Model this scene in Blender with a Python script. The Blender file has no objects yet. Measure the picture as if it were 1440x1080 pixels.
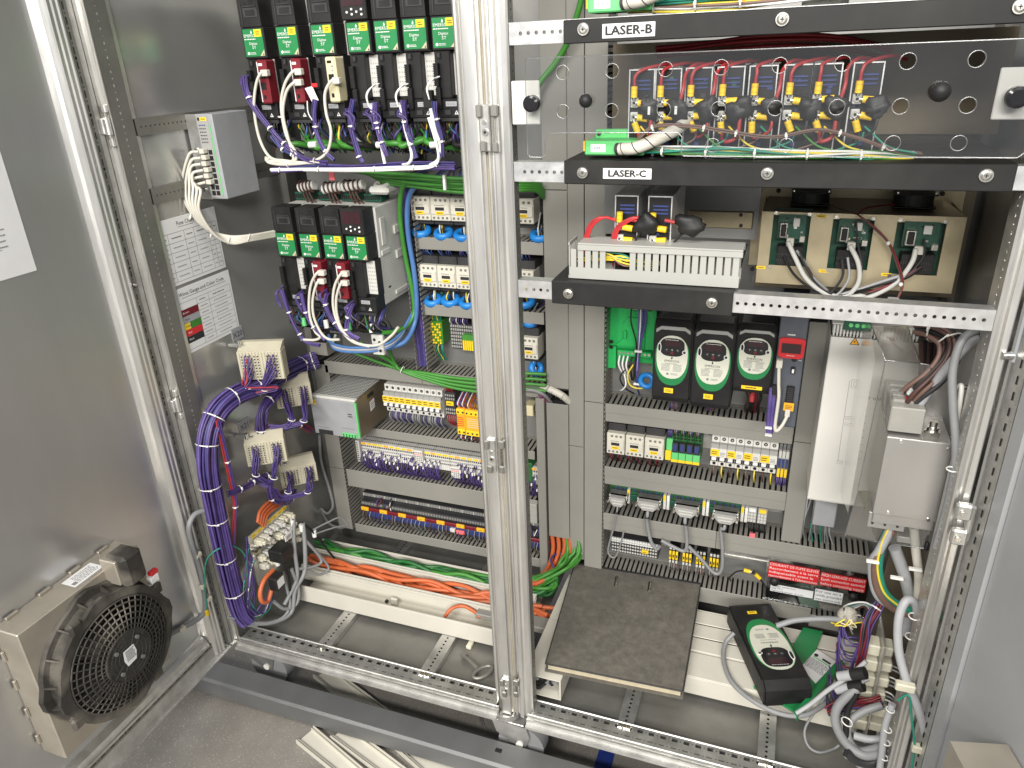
import bpy, math, random
from mathutils import Matrix, Vector
random.seed(7)
scene = bpy.context.scene
COL = scene.collection
S = 0.001                                   # everything below is written in millimetres

# ------------------------------------------------------------------ camera, light, exposure
CAM = Vector((1212.557, -1178.919, 1371.991)); YAW, PITCH, ROLL, FOC = 0.3659, 0.4208, -0.0426, 1038.6
fwd = Vector((-math.sin(YAW)*math.cos(PITCH), math.cos(YAW)*math.cos(PITCH), -math.sin(PITCH)))
rgt0 = Vector((math.cos(YAW), math.sin(YAW), 0)); up0 = rgt0.cross(fwd)
rgt = rgt0*math.cos(ROLL) + up0*math.sin(ROLL); upv = -rgt0*math.sin(ROLL) + up0*math.cos(ROLL)
cd = bpy.data.cameras.new('camera'); cam = bpy.data.objects.new('camera', cd); COL.objects.link(cam)
cam.matrix_world = Matrix(((rgt.x, upv.x, -fwd.x, CAM.x*S), (rgt.y, upv.y, -fwd.y, CAM.y*S), (rgt.z, upv.z, -fwd.z, CAM.z*S), (0, 0, 0, 1)))
cd.sensor_width = 36; cd.lens = 36*FOC/1440; cd.clip_start = 0.02; cd.clip_end = 100
scene.camera = cam
world = bpy.data.worlds.new('World'); scene.world = world; world.use_nodes = True
bg = world.node_tree.nodes['Background']; bg.inputs['Color'].default_value = (0.95, 0.97, 1.0, 1); bg.inputs['Strength'].default_value = 0.55
def ceiling_lamp(name, loc, sx, sy, power, aim=None, col=(1, 0.965, 0.91)):
    l = bpy.data.lights.new(name, 'AREA'); l.shape = 'RECTANGLE'; l.size = sx; l.size_y = sy; l.energy = power; l.color = col
    o = bpy.data.objects.new(name, l); COL.objects.link(o); o.location = loc
    if aim: o.rotation_euler = (Vector(aim) - Vector(loc)).to_track_quat('-Z', 'Y').to_euler()
    return o
ceiling_lamp('ceiling_tube_light', (1.0, -1.7, 3.6), 2.6, 0.35, 60, aim=(0.7, 0.1, 0.5))
ceiling_lamp('ceiling_tube_light', (0.0, -4.2, 3.6), 3.4, 0.5, 230, aim=(0.6, 0.2, 0.7))
ceiling_lamp('ceiling_tube_light', (3.0, -7.0, 3.9), 5.0, 1.0, 620, aim=(0.6, 0.2, 0.6))
vs = scene.view_settings; vs.view_transform = 'Standard'; vs.look = 'None'; vs.gamma = 1; vs.use_curve_mapping = False; vs.exposure = -0.08
scene.cycles.use_denoising = True
scene.cycles.max_bounces = 10; scene.cycles.transparent_max_bounces = 16; scene.cycles.caustics_reflective = False; scene.cycles.caustics_refractive = False

def at(u, v, y=None, x=None, z=None):
    """the place (mm) seen at a spot of the photograph, on a plane whose distance is known"""
    d = fwd*FOC + rgt*(u-720) - upv*(v-540)
    s = (y-CAM.y)/d.y if y is not None else (x-CAM.x)/d.x if x is not None else (z-CAM.z)/d.z
    return CAM + d*s
def P(u, v, y): return at(u, v, y=y)
def PX(u, v, x): return at(u, v, x=x)
def PZ(u, v, z): return at(u, v, z=z)

# ------------------------------------------------------------------ materials
MATS = {}
def M(name, col, rough=.5, metal=0., var=.08, scale=25., bump=0., bscale=400., stretch=(1, 1, 1), rvar=.12, spec=.5, dust=0., coat=0., col2=None, detail=4):
    m = bpy.data.materials.new(name); m.use_nodes = True; nt = m.node_tree; N = nt.nodes; Lk = nt.links
    b = N['Principled BSDF']; b.inputs['Metallic'].default_value = metal; b.inputs['Specular IOR Level'].default_value = spec
    b.inputs['Coat Weight'].default_value = coat
    tc = N.new('ShaderNodeTexCoord'); mp = N.new('ShaderNodeMapping'); mp.inputs['Scale'].default_value = stretch
    Lk.new(tc.outputs['Object'], mp.inputs['Vector'])
    n1 = N.new('ShaderNodeTexNoise'); n1.inputs['Scale'].default_value = scale; n1.inputs['Detail'].default_value = detail; n1.inputs['Roughness'].default_value = .62
    Lk.new(mp.outputs[0], n1.inputs['Vector'])
    r = N.new('ShaderNodeValToRGB'); r.color_ramp.elements[0].position = .3; r.color_ramp.elements[1].position = .7
    c2 = col2 or tuple(min(1, c*(1+var)) for c in col); c1 = tuple(c*(1-var) for c in col)
    r.color_ramp.elements[0].color = (*c1, 1); r.color_ramp.elements[1].color = (*c2, 1)
    Lk.new(n1.outputs['Fac'], r.inputs['Fac'])
    out = r.outputs['Color']
    if dust:
        n3 = N.new('ShaderNodeTexNoise'); n3.inputs['Scale'].default_value = scale*.35; n3.inputs['Detail'].default_value = 6
        Lk.new(tc.outputs['Object'], n3.inputs['Vector'])
        rr = N.new('ShaderNodeValToRGB'); rr.color_ramp.elements[0].position = .45; rr.color_ramp.elements[1].position = .75
        Lk.new(n3.outputs['Fac'], rr.inputs['Fac'])
        mm = N.new('ShaderNodeMath'); mm.operation = 'MULTIPLY'; mm.inputs[1].default_value = dust; Lk.new(rr.outputs['Color'], mm.inputs[0])
        mx = N.new('ShaderNodeMix'); mx.data_type = 'RGBA'; Lk.new(mm.outputs[0], mx.inputs[0]); Lk.new(out, mx.inputs[6]); mx.inputs[7].default_value = (.33, .30, .25, 1)
        out = mx.outputs[2]
    Lk.new(out, b.inputs['Base Color'])
    mr = N.new('ShaderNodeMapRange'); mr.inputs[3].default_value = max(.03, rough-rvar); mr.inputs[4].default_value = min(1, rough+rvar)
    Lk.new(n1.outputs['Fac'], mr.inputs[0]); Lk.new(mr.outputs[0], b.inputs['Roughness'])
    if bump:
        n2 = N.new('ShaderNodeTexNoise'); n2.inputs['Scale'].default_value = bscale; n2.inputs['Detail'].default_value = 3
        Lk.new(mp.outputs[0], n2.inputs['Vector'])
        bp = N.new('ShaderNodeBump'); bp.inputs['Strength'].default_value = bump; bp.inputs['Distance'].default_value = .001
        Lk.new(n2.outputs['Fac'], bp.inputs['Height']); Lk.new(bp.outputs[0], b.inputs['Normal'])
    MATS[name] = m
    return m
def clear_mat(name, tint=(.97, .98, .98), base=.05, rough=.02, gloss=(1, 1, 1), milk=0.):
    m = bpy.data.materials.new(name); m.use_nodes = True; nt = m.node_tree; N = nt.nodes; N.clear(); Lk = nt.links
    o = N.new('ShaderNodeOutputMaterial'); t = N.new('ShaderNodeBsdfTransparent'); t.inputs[0].default_value = (*tint, 1)
    g = N.new('ShaderNodeBsdfGlossy'); g.inputs['Roughness'].default_value = rough; g.inputs[0].default_value = (*gloss, 1)
    lw = N.new('ShaderNodeLayerWeight'); lw.inputs[0].default_value = .35
    mr = N.new('ShaderNodeMapRange'); mr.inputs[3].default_value = base; mr.inputs[4].default_value = .75; Lk.new(lw.outputs['Fresnel'], mr.inputs[0])
    mx = N.new('ShaderNodeMixShader'); Lk.new(mr.outputs[0], mx.inputs[0])
    if milk:
        df = N.new('ShaderNodeBsdfDiffuse'); df.inputs[0].default_value = (.8, .78, .73, 1); m0 = N.new('ShaderNodeMixShader'); m0.inputs[0].default_value = milk; Lk.new(t.outputs[0], m0.inputs[1]); Lk.new(df.outputs[0], m0.inputs[2]); t = m0
    Lk.new(t.outputs[0], mx.inputs[1]); Lk.new(g.outputs[0], mx.inputs[2]); Lk.new(mx.outputs[0], o.inputs[0])
    MATS[name] = m
    return m
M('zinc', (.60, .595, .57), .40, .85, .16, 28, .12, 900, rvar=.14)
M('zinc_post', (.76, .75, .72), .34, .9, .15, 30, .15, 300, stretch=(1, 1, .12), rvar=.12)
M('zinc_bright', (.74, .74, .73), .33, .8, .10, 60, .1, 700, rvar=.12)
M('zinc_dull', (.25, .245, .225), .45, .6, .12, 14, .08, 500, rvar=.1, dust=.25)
M('sheet', (.50, .50, .48), .24, .65, .05, 6, .03, 600, stretch=(1, .35, 1), rvar=.05)
M('sheet_door', (.63, .632, .63), .34, .85, .06, 5, .05, 350, stretch=(1, 1, .25), rvar=.05)
M('door_paint', (.46, .47, .48), .42, .35, .05, 6, .04, 300, rvar=.08)
M('plate', (.30, .30, .29), .42, .55, .08, 6, .04, 400, dust=.2)
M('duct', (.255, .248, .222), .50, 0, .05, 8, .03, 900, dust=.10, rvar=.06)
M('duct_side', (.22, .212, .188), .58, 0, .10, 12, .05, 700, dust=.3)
M('duct_light', (.36, .36, .335), .45, 0, .04, 12, .03, 900, dust=.1)
M('dark', (.008, .008, .008), .9, 0, .2, 20)  # near-black, paints the shade inside holes, slots and hollow parts
M('black', (.013, .013, .0135), .45, 0, .15, 40, .06, 1500, dust=.04, spec=.3)
M('black_gloss', (.012, .012, .014), .14, 0, .1, 40)
M('black_paint_and_shade', (.015, .0148, .0145), .5, .0, .15, 30, .10, 1800, dust=.03, spec=.3)  # black-painted metal; on the rear wall it stands for shade
M('charcoal', (.032, .032, .034), .5, 0, .1, 40, .05, 900, dust=.08, spec=.35)
M('green', (.015, .20, .060), .38, 0, .06, 30)
M('green_bright', (.02, .42, .10), .42, 0, .06, 25, .04, 800)
M('green_light', (.13, .55, .18), .45, 0, .06, 25, .04, 800)
M('pcb', (.012, .075, .045), .4, 0, .25, 90, .25, 900)
M('yellow', (.88, .60, .02), .5, 0, .05, 60)
M('yellow_wire', (.80, .62, .05), .45, 0, .08, 60)
M('amber', (.85, .40, .02), .5, 0, .06, 60)
M('red', (.62, .025, .03), .45, 0, .06, 40)
M('red_label', (.62, .02, .025), .35, 0, .04, 40)
M('red_wire', (.40, .035, .04), .42, 0, .12, 60)
M('maroon', (.17, .012, .020), .42, 0, .1, 40)
M('pink', (.80, .16, .18), .55, 0, .05, 60)
M('brown', (.075, .035, .028), .5, 0, .15, 60)
M('purple', (.058, .036, .15), .45, 0, .22, 30)
M('violet', (.10, .07, .24), .45, 0, .2, 30)
M('navy', (.03, .045, .16), .45, 0, .1, 50)
M('blue', (.02, .22, .62), .4, 0, .08, 40)
M('blue_wire', (.07, .17, .40), .42, 0, .1, 40)
M('white', (.66, .65, .61), .5, 0, .04, 40)
M('white_cable', (.60, .575, .50), .45, 0, .05, 40)
M('tie', (.80, .79, .74), .5, 0, .04, 60)
M('cream', (.66, .60, .38), .5, 0, .05, 40, dust=.05)
M('contactor', (.62, .595, .51), .5, 0, .05, 30, .03, 900, dust=.08)
M('beige', (.50, .465, .355), .55, 0, .06, 30, .05, 900, dust=.15)
M('nylon', (.66, .63, .50), .5, 0, .06, 60, .04, 700)
M('grey_plastic', (.34, .34, .325), .5, 0, .05, 30, .03, 900, dust=.1)
M('grey_light', (.56, .555, .52), .5, 0, .05, 30, .03, 900, dust=.12)
M('cable_grey', (.235, .24, .245), .5, 0, .08, 30, dust=.1)
M('cable_light', (.37, .375, .385), .48, 0, .06, 30)
M('cable_green', (.05, .225, .03), .42, 0, .10, 20)
M('cable_dgreen', (.02, .13, .03), .45, 0, .12, 20)
M('cable_orange', (.55, .125, .04), .45, 0, .10, 20, dust=.1)
M('teal', (.02, .25, .17), .45, 0, .1, 40)
M('tan', (.17, .10, .078), .5, 0, .1, 40)
M('paper', (.74, .74, .74), .7, 0, .02, 20)
M('print', (.02, .02, .022), .7, 0, .1, 100)
M('print_grey', (.22, .22, .22), .7, 0, .1, 100)
M('print_white', (.74, .74, .72), .5, 0, .02, 100)
M('tag_grey', (.42, .43, .45), .45, .3, .05, 30)
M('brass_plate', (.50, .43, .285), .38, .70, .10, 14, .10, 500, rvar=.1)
M('nickel', (.70, .68, .62), .28, 1, .08, 40)
M('chrome', (.72, .72, .70), .14, 1, .04, 40)
M('alu', (.50, .49, .475), .35, .85, .05, 10, .04, 600, stretch=(1, 1, .2))
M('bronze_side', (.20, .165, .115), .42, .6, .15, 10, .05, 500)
M('white_metal', (.66, .645, .60), .42, 0, .03, 8, .03, 700, dust=.03)
M('trunk', (.60, .575, .50), .48, 0, .05, 9, .03, 600, dust=.12)
M('terminal_shell', (.33, .32, .29), .4, 0, .05, 30)
M('lcd', (.035, .012, .016), .12, 0, .1, 20)
M('cover_face', (.62, .625, .53), .35, 0, .03, 30)
bmn = M('binder', (.115, .106, .090), .72, 0, .25, 60, .5, 900, dust=.12, detail=9)
M('binder_edge', (.03, .03, .03), .6, 0, .2, 60, .2, 600)
M('cardboard', (.50, .44, .31), .8, 0, .1, 60)
M('fan_steel', (.44, .40, .335), .42, .55, .14, 9, .08, 400, dust=.35)
M('fan_black', (.034, .031, .027), .6, 0, .35, 30, .05, 600, dust=.62, spec=.35)
M('servo', (.075, .085, .105), .45, 0, .08, 30, .04, 900, dust=.1)
M('tape_blue', (.015, .035, .22), .5, 0, .1, 40, dust=.05)
M('copper', (.60, .30, .18), .35, 1, .1, 60)
M('gauze', (.36, .34, .29), .7, 0, .25, 200, .6, 600)
fm = M('floor', (.20, .185, .165), .48, 0, .32, 3.0, .25, 500, rvar=.15, detail=9)
def specks(m, scale, thr, col, fac):
    nt = m.node_tree; N = nt.nodes; Lk = nt.links; b = N['Principled BSDF']; src = b.inputs['Base Color'].links[0].from_socket
    tc = N.new('ShaderNodeTexCoord'); v = N.new('ShaderNodeTexVoronoi'); v.inputs['Scale'].default_value = scale; Lk.new(tc.outputs['Object'], v.inputs['Vector'])
    r = N.new('ShaderNodeValToRGB'); r.color_ramp.elements[0].position = thr*.6; r.color_ramp.elements[0].color = (fac, fac, fac, 1); r.color_ramp.elements[1].position = thr; r.color_ramp.elements[1].color = (0, 0, 0, 1); Lk.new(v.outputs['Distance'], r.inputs['Fac'])
    mx = N.new('ShaderNodeMix'); mx.data_type = 'RGBA'; Lk.new(r.outputs['Color'], mx.inputs[0]); Lk.new(src, mx.inputs[6]); mx.inputs[7].default_value = (*col, 1); Lk.new(mx.outputs[2], b.inputs['Base Color'])
specks(fm, 160, .22, (.5, .48, .44), .7); specks(bmn, 500, .2, (.30, .28, .25), .5); specks(fm, 420, .25, (.08, .075, .07), .7)
M('beam_paint', (.135, .138, .14), .42, .25, .10, 7, .06, 300, dust=.25)
clear_mat('acrylic', (.91, .92, .92), .085, .04)
clear_mat('acrylic_dense', (.74, .73, .70), .10, .22, milk=.20)
clear_mat('acrylic_edge', (.75, .76, .76), .22, .3)
clear_mat('clear_label', (.90, .90, .86), .10, .2)

# ------------------------------------------------------------------ mesh builder
_text_cache = {}
def text_geo(s):
    if s not in _text_cache:
        c = bpy.data.curves.new('t', 'FONT'); c.body = s; c.size = 1; c.resolution_u = 2; c.align_x = 'CENTER'; c.align_y = 'CENTER'
        o = bpy.data.objects.new('t', c); me = bpy.data.meshes.new_from_object(o)
        _text_cache[s] = ([tuple(v.co) for v in me.vertices], [tuple(p.vertices) for p in me.polygons])
        bpy.data.objects.remove(o); bpy.data.meshes.remove(me); bpy.data.curves.remove(c)
    return _text_cache[s]
def spline(pts, res=6):
    pts = [Vector(p) for p in pts]
    if len(pts) < 3:
        return [pts[0].lerp(pts[-1], i/res) for i in range(res+1)]
    out = []
    ex = [pts[0]*2-pts[1]] + pts + [pts[-1]*2-pts[-2]]
    for i in range(1, len(ex)-2):
        p0, p1, p2, p3 = ex[i-1:i+3]
        for k in range(res):
            t = k/res; t2 = t*t; t3 = t2*t
            out.append(.5*((2*p1) + (p2-p0)*t + (2*p0-5*p1+4*p2-p3)*t2 + (3*p1-p0-3*p2+p3)*t3))
    out.append(pts[-1])
    return out
def frames(path):
    """parallel-transported normal and binormal along a path"""
    T = []
    for i in range(len(path)):
        a = path[max(0, i-1)]; b = path[min(len(path)-1, i+1)]
        d = b-a; T.append(d.normalized() if d.length > 1e-9 else Vector((0, 0, 1)))
    n = T[0].orthogonal().normalized(); out = []
    for t in T:
        n = (n - t*n.dot(t)); n = n.normalized() if n.length > 1e-6 else t.orthogonal().normalized()
        out.append((t, n, t.cross(n)))
    return out
class MB:
    def __init__(s): s.v = []; s.f = []; s.m = []; s.sm = []; s.mats = []; s.X = None
    def mi(s, m):
        if m not in s.mats: s.mats.append(m)
        return s.mats.index(m)
    def add(s, vs, fs, m, smooth=False):
        o = len(s.v)
        s.v += [(s.X @ Vector(p)) if s.X else Vector(p) for p in vs]
        k = s.mi(m)
        for f in fs: s.f.append(tuple(i+o for i in f)); s.m.append(k); s.sm.append(smooth)
        return s
    def box(s, x0, x1, y0, y1, z0, z1, m, b=0):
        if x0 > x1: x0, x1 = x1, x0
        if y0 > y1: y0, y1 = y1, y0
        if z0 > z1: z0, z1 = z1, z0
        if b <= 0:
            vs = [(x, y, z) for x in (x0, x1) for y in (y0, y1) for z in (z0, z1)]
            return s.add(vs, [(0, 1, 3, 2), (4, 6, 7, 5), (0, 4, 5, 1), (2, 3, 7, 6), (0, 2, 6, 4), (1, 5, 7, 3)], m)
        b = min(b, (x1-x0)*.49, (y1-y0)*.49, (z1-z0)*.49)
        vs = []; idx = {}
        for i, x in enumerate((x0, x1)):
            for j, y in enumerate((y0, y1)):
                for k, z in enumerate((z0, z1)):
                    sx, sy, sz = (b, -b)[i], (b, -b)[j], (b, -b)[k]
                    idx[i, j, k] = len(vs)
                    vs += [(x, y+sy, z+sz), (x+sx, y, z+sz), (x+sx, y+sy, z)]
        I = lambda i, j, k, a: idx[i, j, k]+a
        fs = [(I(0,0,0,0), I(0,0,1,0), I(0,1,1,0), I(0,1,0,0)), (I(1,0,0,0), I(1,1,0,0), I(1,1,1,0), I(1,0,1,0)),
              (I(0,0,0,1), I(1,0,0,1), I(1,0,1,1), I(0,0,1,1)), (I(0,1,0,1), I(0,1,1,1), I(1,1,1,1), I(1,1,0,1)),
              (I(0,0,0,2), I(0,1,0,2), I(1,1,0,2), I(1,0,0,2)), (I(0,0,1,2), I(1,0,1,2), I(1,1,1,2), I(0,1,1,2))]
        for j in (0, 1):
            for k in (0, 1): fs.append((I(0,j,k,1), I(1,j,k,1), I(1,j,k,2), I(0,j,k,2)))
        for i in (0, 1):
            for k in (0, 1): fs.append((I(i,0,k,0), I(i,1,k,0), I(i,1,k,2), I(i,0,k,2)))
        for i in (0, 1):
            for j in (0, 1): fs.append((I(i,j,0,0), I(i,j,1,0), I(i,j,1,1), I(i,j,0,1)))
        for i in (0, 1):
            for j in (0, 1):
                for k in (0, 1): fs.append((I(i,j,k,0), I(i,j,k,1), I(i,j,k,2)))
        return s.add(vs, fs, m)
    def quad(s, pts, m): return s.add(pts, [tuple(range(len(pts)))], m)
    def cyl(s, p, q, r, m, n=12, r2=None, smooth=True, cap=True):
        p = Vector(p); q = Vector(q); t = (q-p).normalized(); a = t.orthogonal().normalized(); b = t.cross(a); r2 = r if r2 is None else r2
        vs = []
        for c, rr in ((p, r), (q, r2)):
            for k in range(n):
                w = 2*math.pi*(k+.5)/n; vs.append(c + a*math.cos(w)*rr + b*math.sin(w)*rr)
        s.add(vs, [(k, (k+1) % n, n+(k+1) % n, n+k) for k in range(n)], m, smooth)
        if cap: s.add(vs[:n], [tuple(range(n))[::-1]], m); s.add(vs[n:], [tuple(range(n))], m)
        return s
    def ring(s, c, axis, ro, ri, h, m, n=20):
        """a flat ring (torus of square section) round an axis"""
        c = Vector(c); t = Vector(axis).normalized(); a = t.orthogonal().normalized(); b = t.cross(a); vs = []
        for rr, d in ((ro, 0), (ro, h), (ri, h), (ri, 0)):
            for k in range(n):
                w = 2*math.pi*k/n; vs.append(c + t*d + a*math.cos(w)*rr + b*math.sin(w)*rr)
        fs = []
        for j in range(4):
            for k in range(n): fs.append((j*n+k, j*n+(k+1) % n, ((j+1) % 4)*n+(k+1) % n, ((j+1) % 4)*n+k))
        return s.add(vs, fs, m)
    def tube(s, path, r, m, n=7, cap=True):
        path = [Vector(p) for p in path]; vs = []; fr = frames(path)
        for p, (t, a, b) in zip(path, fr):
            for k in range(n):
                w = 2*math.pi*k/n; vs.append(p + a*math.cos(w)*r + b*math.sin(w)*r)
        fs = [(i*n+k, i*n+(k+1) % n, (i+1)*n+(k+1) % n, (i+1)*n+k) for i in range(len(path)-1) for k in range(n)]
        s.add(vs, fs, m, True)
        if cap: s.add(vs[:n], [tuple(range(n))[::-1]], m); s.add(vs[-n:], [tuple(range(n))], m)
        return s
    def torus(s, c, axis, R, r, m, nu=18, nv=8, sq=1.):
        c = Vector(c); t = Vector(axis).normalized(); a = t.orthogonal().normalized(); b = t.cross(a); vs = []
        for i in range(nu):
            w = 2*math.pi*i/nu; d = a*math.cos(w)+b*math.sin(w)
            for j in range(nv):
                q = 2*math.pi*j/nv; vs.append(c + d*(R+r*math.cos(q)) + t*(r*sq*math.sin(q)))
        return s.add(vs, [(i*nv+j, i*nv+(j+1) % nv, ((i+1) % nu)*nv+(j+1) % nv, ((i+1) % nu)*nv+j) for i in range(nu) for j in range(nv)], m, True)
    def ball(s, c, r, m, nu=10, nv=6, sc=(1, 1, 1)):
        vs = []; fs = []
        for j in range(nv+1):
            ph = math.pi*j/nv
            for k in range(nu):
                w = 2*math.pi*k/nu; vs.append((c[0]+r*sc[0]*math.sin(ph)*math.cos(w), c[1]+r*sc[1]*math.sin(ph)*math.sin(w), c[2]+r*sc[2]*math.cos(ph)))
        for j in range(nv):
            for k in range(nu): fs.append((j*nu+k, (j+1)*nu+k, (j+1)*nu+(k+1) % nu, j*nu+(k+1) % nu))
        return s.add(vs, fs, m, True)
    def lump(s, c, r, m, seed, sc=(1, 1, 1), nu=16, nv=11):
        """an uneven wrapped lump: a ball with a crumpled surface"""
        rnd = random.Random(seed); ph = [rnd.uniform(0, 6.3) for _ in range(6)]; o = len(s.v); s.ball((0, 0, 0), 1, m, nu, nv)
        for k in range(o, len(s.v)):
            p = s.v[k]; f = 1 + .16*math.sin(3.1*p.x+ph[0]+2*p.z) + .12*math.sin(5.3*p.z+ph[1]-p.x*2) + .07*math.sin(9*p.x+ph[2]) + .06*math.sin(11*p.z+ph[3]+3*p.y)
            s.v[k] = Vector((c[0]+p.x*f*r*sc[0], c[1]+p.y*f*r*sc[1], c[2]+p.z*f*r*sc[2]))
        return s
    def prism(s, poly, a0, a1, axis, m):
        """a 2-D outline pushed along an axis: 'x' takes (y,z), 'y' takes (x,z), 'z' takes (x,y)"""
        def mk(p, a): return {'x': (a, p[0], p[1]), 'y': (p[0], a, p[1]), 'z': (p[0], p[1], a)}[axis]
        n = len(poly); vs = [mk(p, a0) for p in poly] + [mk(p, a1) for p in poly]
        return s.add(vs, [(k, (k+1) % n, n+(k+1) % n, n+k) for k in range(n)] + [tuple(range(n))[::-1], tuple(range(n, 2*n))], m)
    def text(s, t, c, size, m, right=(1, 0, 0), up=(0, 0, 1), off=.4, sx=1.):
        vs, fs = text_geo(t); R = Vector(right).normalized(); U = Vector(up).normalized(); nrm = R.cross(U); c = Vector(c) + nrm*off
        return s.add([c + R*(p[0]*size*sx) + U*(p[1]*size) for p in vs], fs, m)
    def rect(s, c, w, h, m, right=(1, 0, 0), up=(0, 0, 1), off=.3):
        R = Vector(right).normalized(); U = Vector(up).normalized(); c = Vector(c) + R.cross(U)*off
        return s.quad([c-R*w/2-U*h/2, c+R*w/2-U*h/2, c+R*w/2+U*h/2, c-R*w/2+U*h/2], m)
    def lines(s, c, w, h, n, m, right=(1, 0, 0), up=(0, 0, 1), fill=.45, off=.5):
        """rows of small unreadable print: short dashes of uneven length"""
        R = Vector(right).normalized(); U = Vector(up).normalized(); rnd = random.Random(int(abs(c[0]*7+c[2]*13))+n)
        for i in range(n):
            z = h/2 - (i+.5)*h/n; x = -w/2
            while x < w/2*rnd.uniform(.6, 1):
                l = min(rnd.uniform(.05, .16)*w, w/2-x)
                if l > .4: s.rect(Vector(c)+R*(x+l/2)+U*z, l, h/n*fill, m, R, U, off)
                x += l + .03*w
        return s
    def perf(s, org, ex, ey, L, Hh, cells, m, edge=None, depth=2.):
        """a flat strip with real holes. cells: (position along L, cell width, [(dy, half_w, half_h, round)])"""
        org = Vector(org); ex = Vector(ex).normalized(); ey = Vector(ey).normalized(); nz = ex.cross(ey)
        edge = edge or m
        def q(a, b, d=0): return org + ex*a + ey*b - nz*d
        x = 0.
        for (c, w, hs) in cells:
            a, b = c-w/2, c+w/2
            if a > x+1e-6: s.quad([q(x, 0), q(a, 0), q(a, Hh), q(x, Hh)], m)
            y = 0.; hs = sorted(hs)
            bounds = [0.] + [(hs[i][0]+hs[i+1][0])/2 for i in range(len(hs)-1)] + [Hh]
            for i, (cy, hw, hh, rd) in enumerate(hs):
                y0, y1 = bounds[i], bounds[i+1]
                outer = [(b, cy), (b, y1), (c, y1), (a, y1), (a, cy), (a, y0), (c, y0), (b, y0)]
                k = .7071 if rd else 1.
                inner = [(c+hw, cy), (c+hw*k, cy+hh*k), (c, cy+hh), (c-hw*k, cy+hh*k), (c-hw, cy), (c-hw*k, cy-hh*k), (c, cy-hh), (c+hw*k, cy-hh*k)]
                vs = [q(*p) for p in outer] + [q(*p) for p in inner] + [q(*p, depth) for p in inner]
                s.add(vs, [(j, (j+1) % 8, 8+(j+1) % 8, 8+j) for j in range(8)], m)
                s.add(vs, [(8+j, 8+(j+1) % 8, 16+(j+1) % 8, 16+j) for j in range(8)], edge)
            x = b
        if x < L-1e-6: s.quad([q(x, 0), q(L, 0), q(L, Hh), q(x, Hh)], m)
        return s
    def build(s, name, parent=None, origin=None, local=False):
        """one mesh object; world-millimetre vertices unless local. A child shares its thing's origin"""
        if parent is not None: o0 = Vector(parent.get('_o', (0, 0, 0)))
        elif origin is not None: o0 = Vector(origin)
        elif s.v:
            xs = [p.x for p in s.v]; ys = [p.y for p in s.v]; o0 = Vector(((min(xs)+max(xs))/2, (min(ys)+max(ys))/2, min(p.z for p in s.v)))
        else: o0 = Vector()
        off = Vector() if local else o0
        me = bpy.data.meshes.new(name); me.from_pydata([(p-off)*S for p in s.v], [], s.f)
        for m in s.mats: me.materials.append(MATS[m])
        me.polygons.foreach_set('material_index', s.m); me.polygons.foreach_set('use_smooth', s.sm); me.update()
        o = bpy.data.objects.new(name, me); COL.objects.link(o)
        if parent is not None: o.parent = parent
        else: o.location = o0*S
        o['_o'] = tuple(o0)
        return o
def tag(o, label, cat, group=None, kind=None):
    if label: o['label'] = label
    if cat: o['category'] = cat
    if group: o['group'] = group
    if kind: o['kind'] = kind
    return o
def thing(name, label, cat, loc=(0, 0, 0), group=None, rotz=0):
    o = bpy.data.objects.new(name, None); COL.objects.link(o); o.location = Vector(loc)*S; o.rotation_euler = (0, 0, rotz); o['_o'] = tuple(loc)
    o.empty_display_size = .02
    return tag(o, label, cat, group)
def copy_tree(o, loc=None, label=None, parent=None):
    c = o.copy(); COL.objects.link(c)
    if parent is not None: c.parent = parent
    if loc is not None: c.location = Vector(loc)*S; c['_o'] = tuple(loc)
    if label: c['label'] = label
    for ch in list(o.children): copy_tree(ch, None, None, c)
    return c
def bx(name, parent, m, x0, x1, y0, y1, z0, z1, b=0): return MB().box(x0, x1, y0, y1, z0, z1, m, b).build(name, parent)
def stuff(o): o['kind'] = 'stuff'; return o
ORD = ['leftmost', 'second', 'third', 'fourth', 'fifth', 'sixth', 'seventh', 'eighth', 'ninth', 'tenth', 'eleventh', 'twelfth']
def ordl(i, n): return 'leftmost' if i == 0 else 'rightmost' if i == n-1 else ORD[i]+' from left'
def wire(name, parent, pts, r, m, n=7, res=6, label=None, cat=None, group=None):
    o = MB().tube(spline(pts, res), r, m, n).build(name, parent)
    if label: tag(o, label, cat or 'cable', group)
    return o
def tie_on(parent, path, i, R, name='cable_tie', m='tie', w=2.6, tail=9, ang=None):
    """a cable tie: band round the bundle at path point i, with lock head and cut tail"""
    fr = frames(path); t, a, b = fr[i]; p = path[i]
    mb = MB(); k = 12; vs = []
    for d in (-w/2, w/2):
        for j in range(k):
            w_ = 2*math.pi*j/k; vs.append(p + t*d + (a*math.cos(w_)+b*math.sin(w_))*(R+.7))
    mb.add(vs, [(j, (j+1) % k, k+(j+1) % k, k+j) for j in range(k)], m, True)
    to = (CAM-p).normalized(); side = (to - t*to.dot(t)).normalized()
    if ang: side = (Matrix.Rotation(ang, 3, t) @ side)
    c = p + side*(R+1.6); s2 = t.cross(side)
    X = Matrix.Identity(4)
    for r_ in range(3):
        X[r_][0] = t[r_]; X[r_][1] = side[r_]; X[r_][2] = s2[r_]; X[r_][3] = c[r_]
    mb.X = X
    mb.box(-w*.8, w*.8, -1.4, 2, -2.4, 2.4, m, .5)
    if tail: mb.box(-w*.4, w*.4, .2, 1., 2, 2+tail*.35, m)
    mb.X = None
    return mb.build(name, parent)
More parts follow.
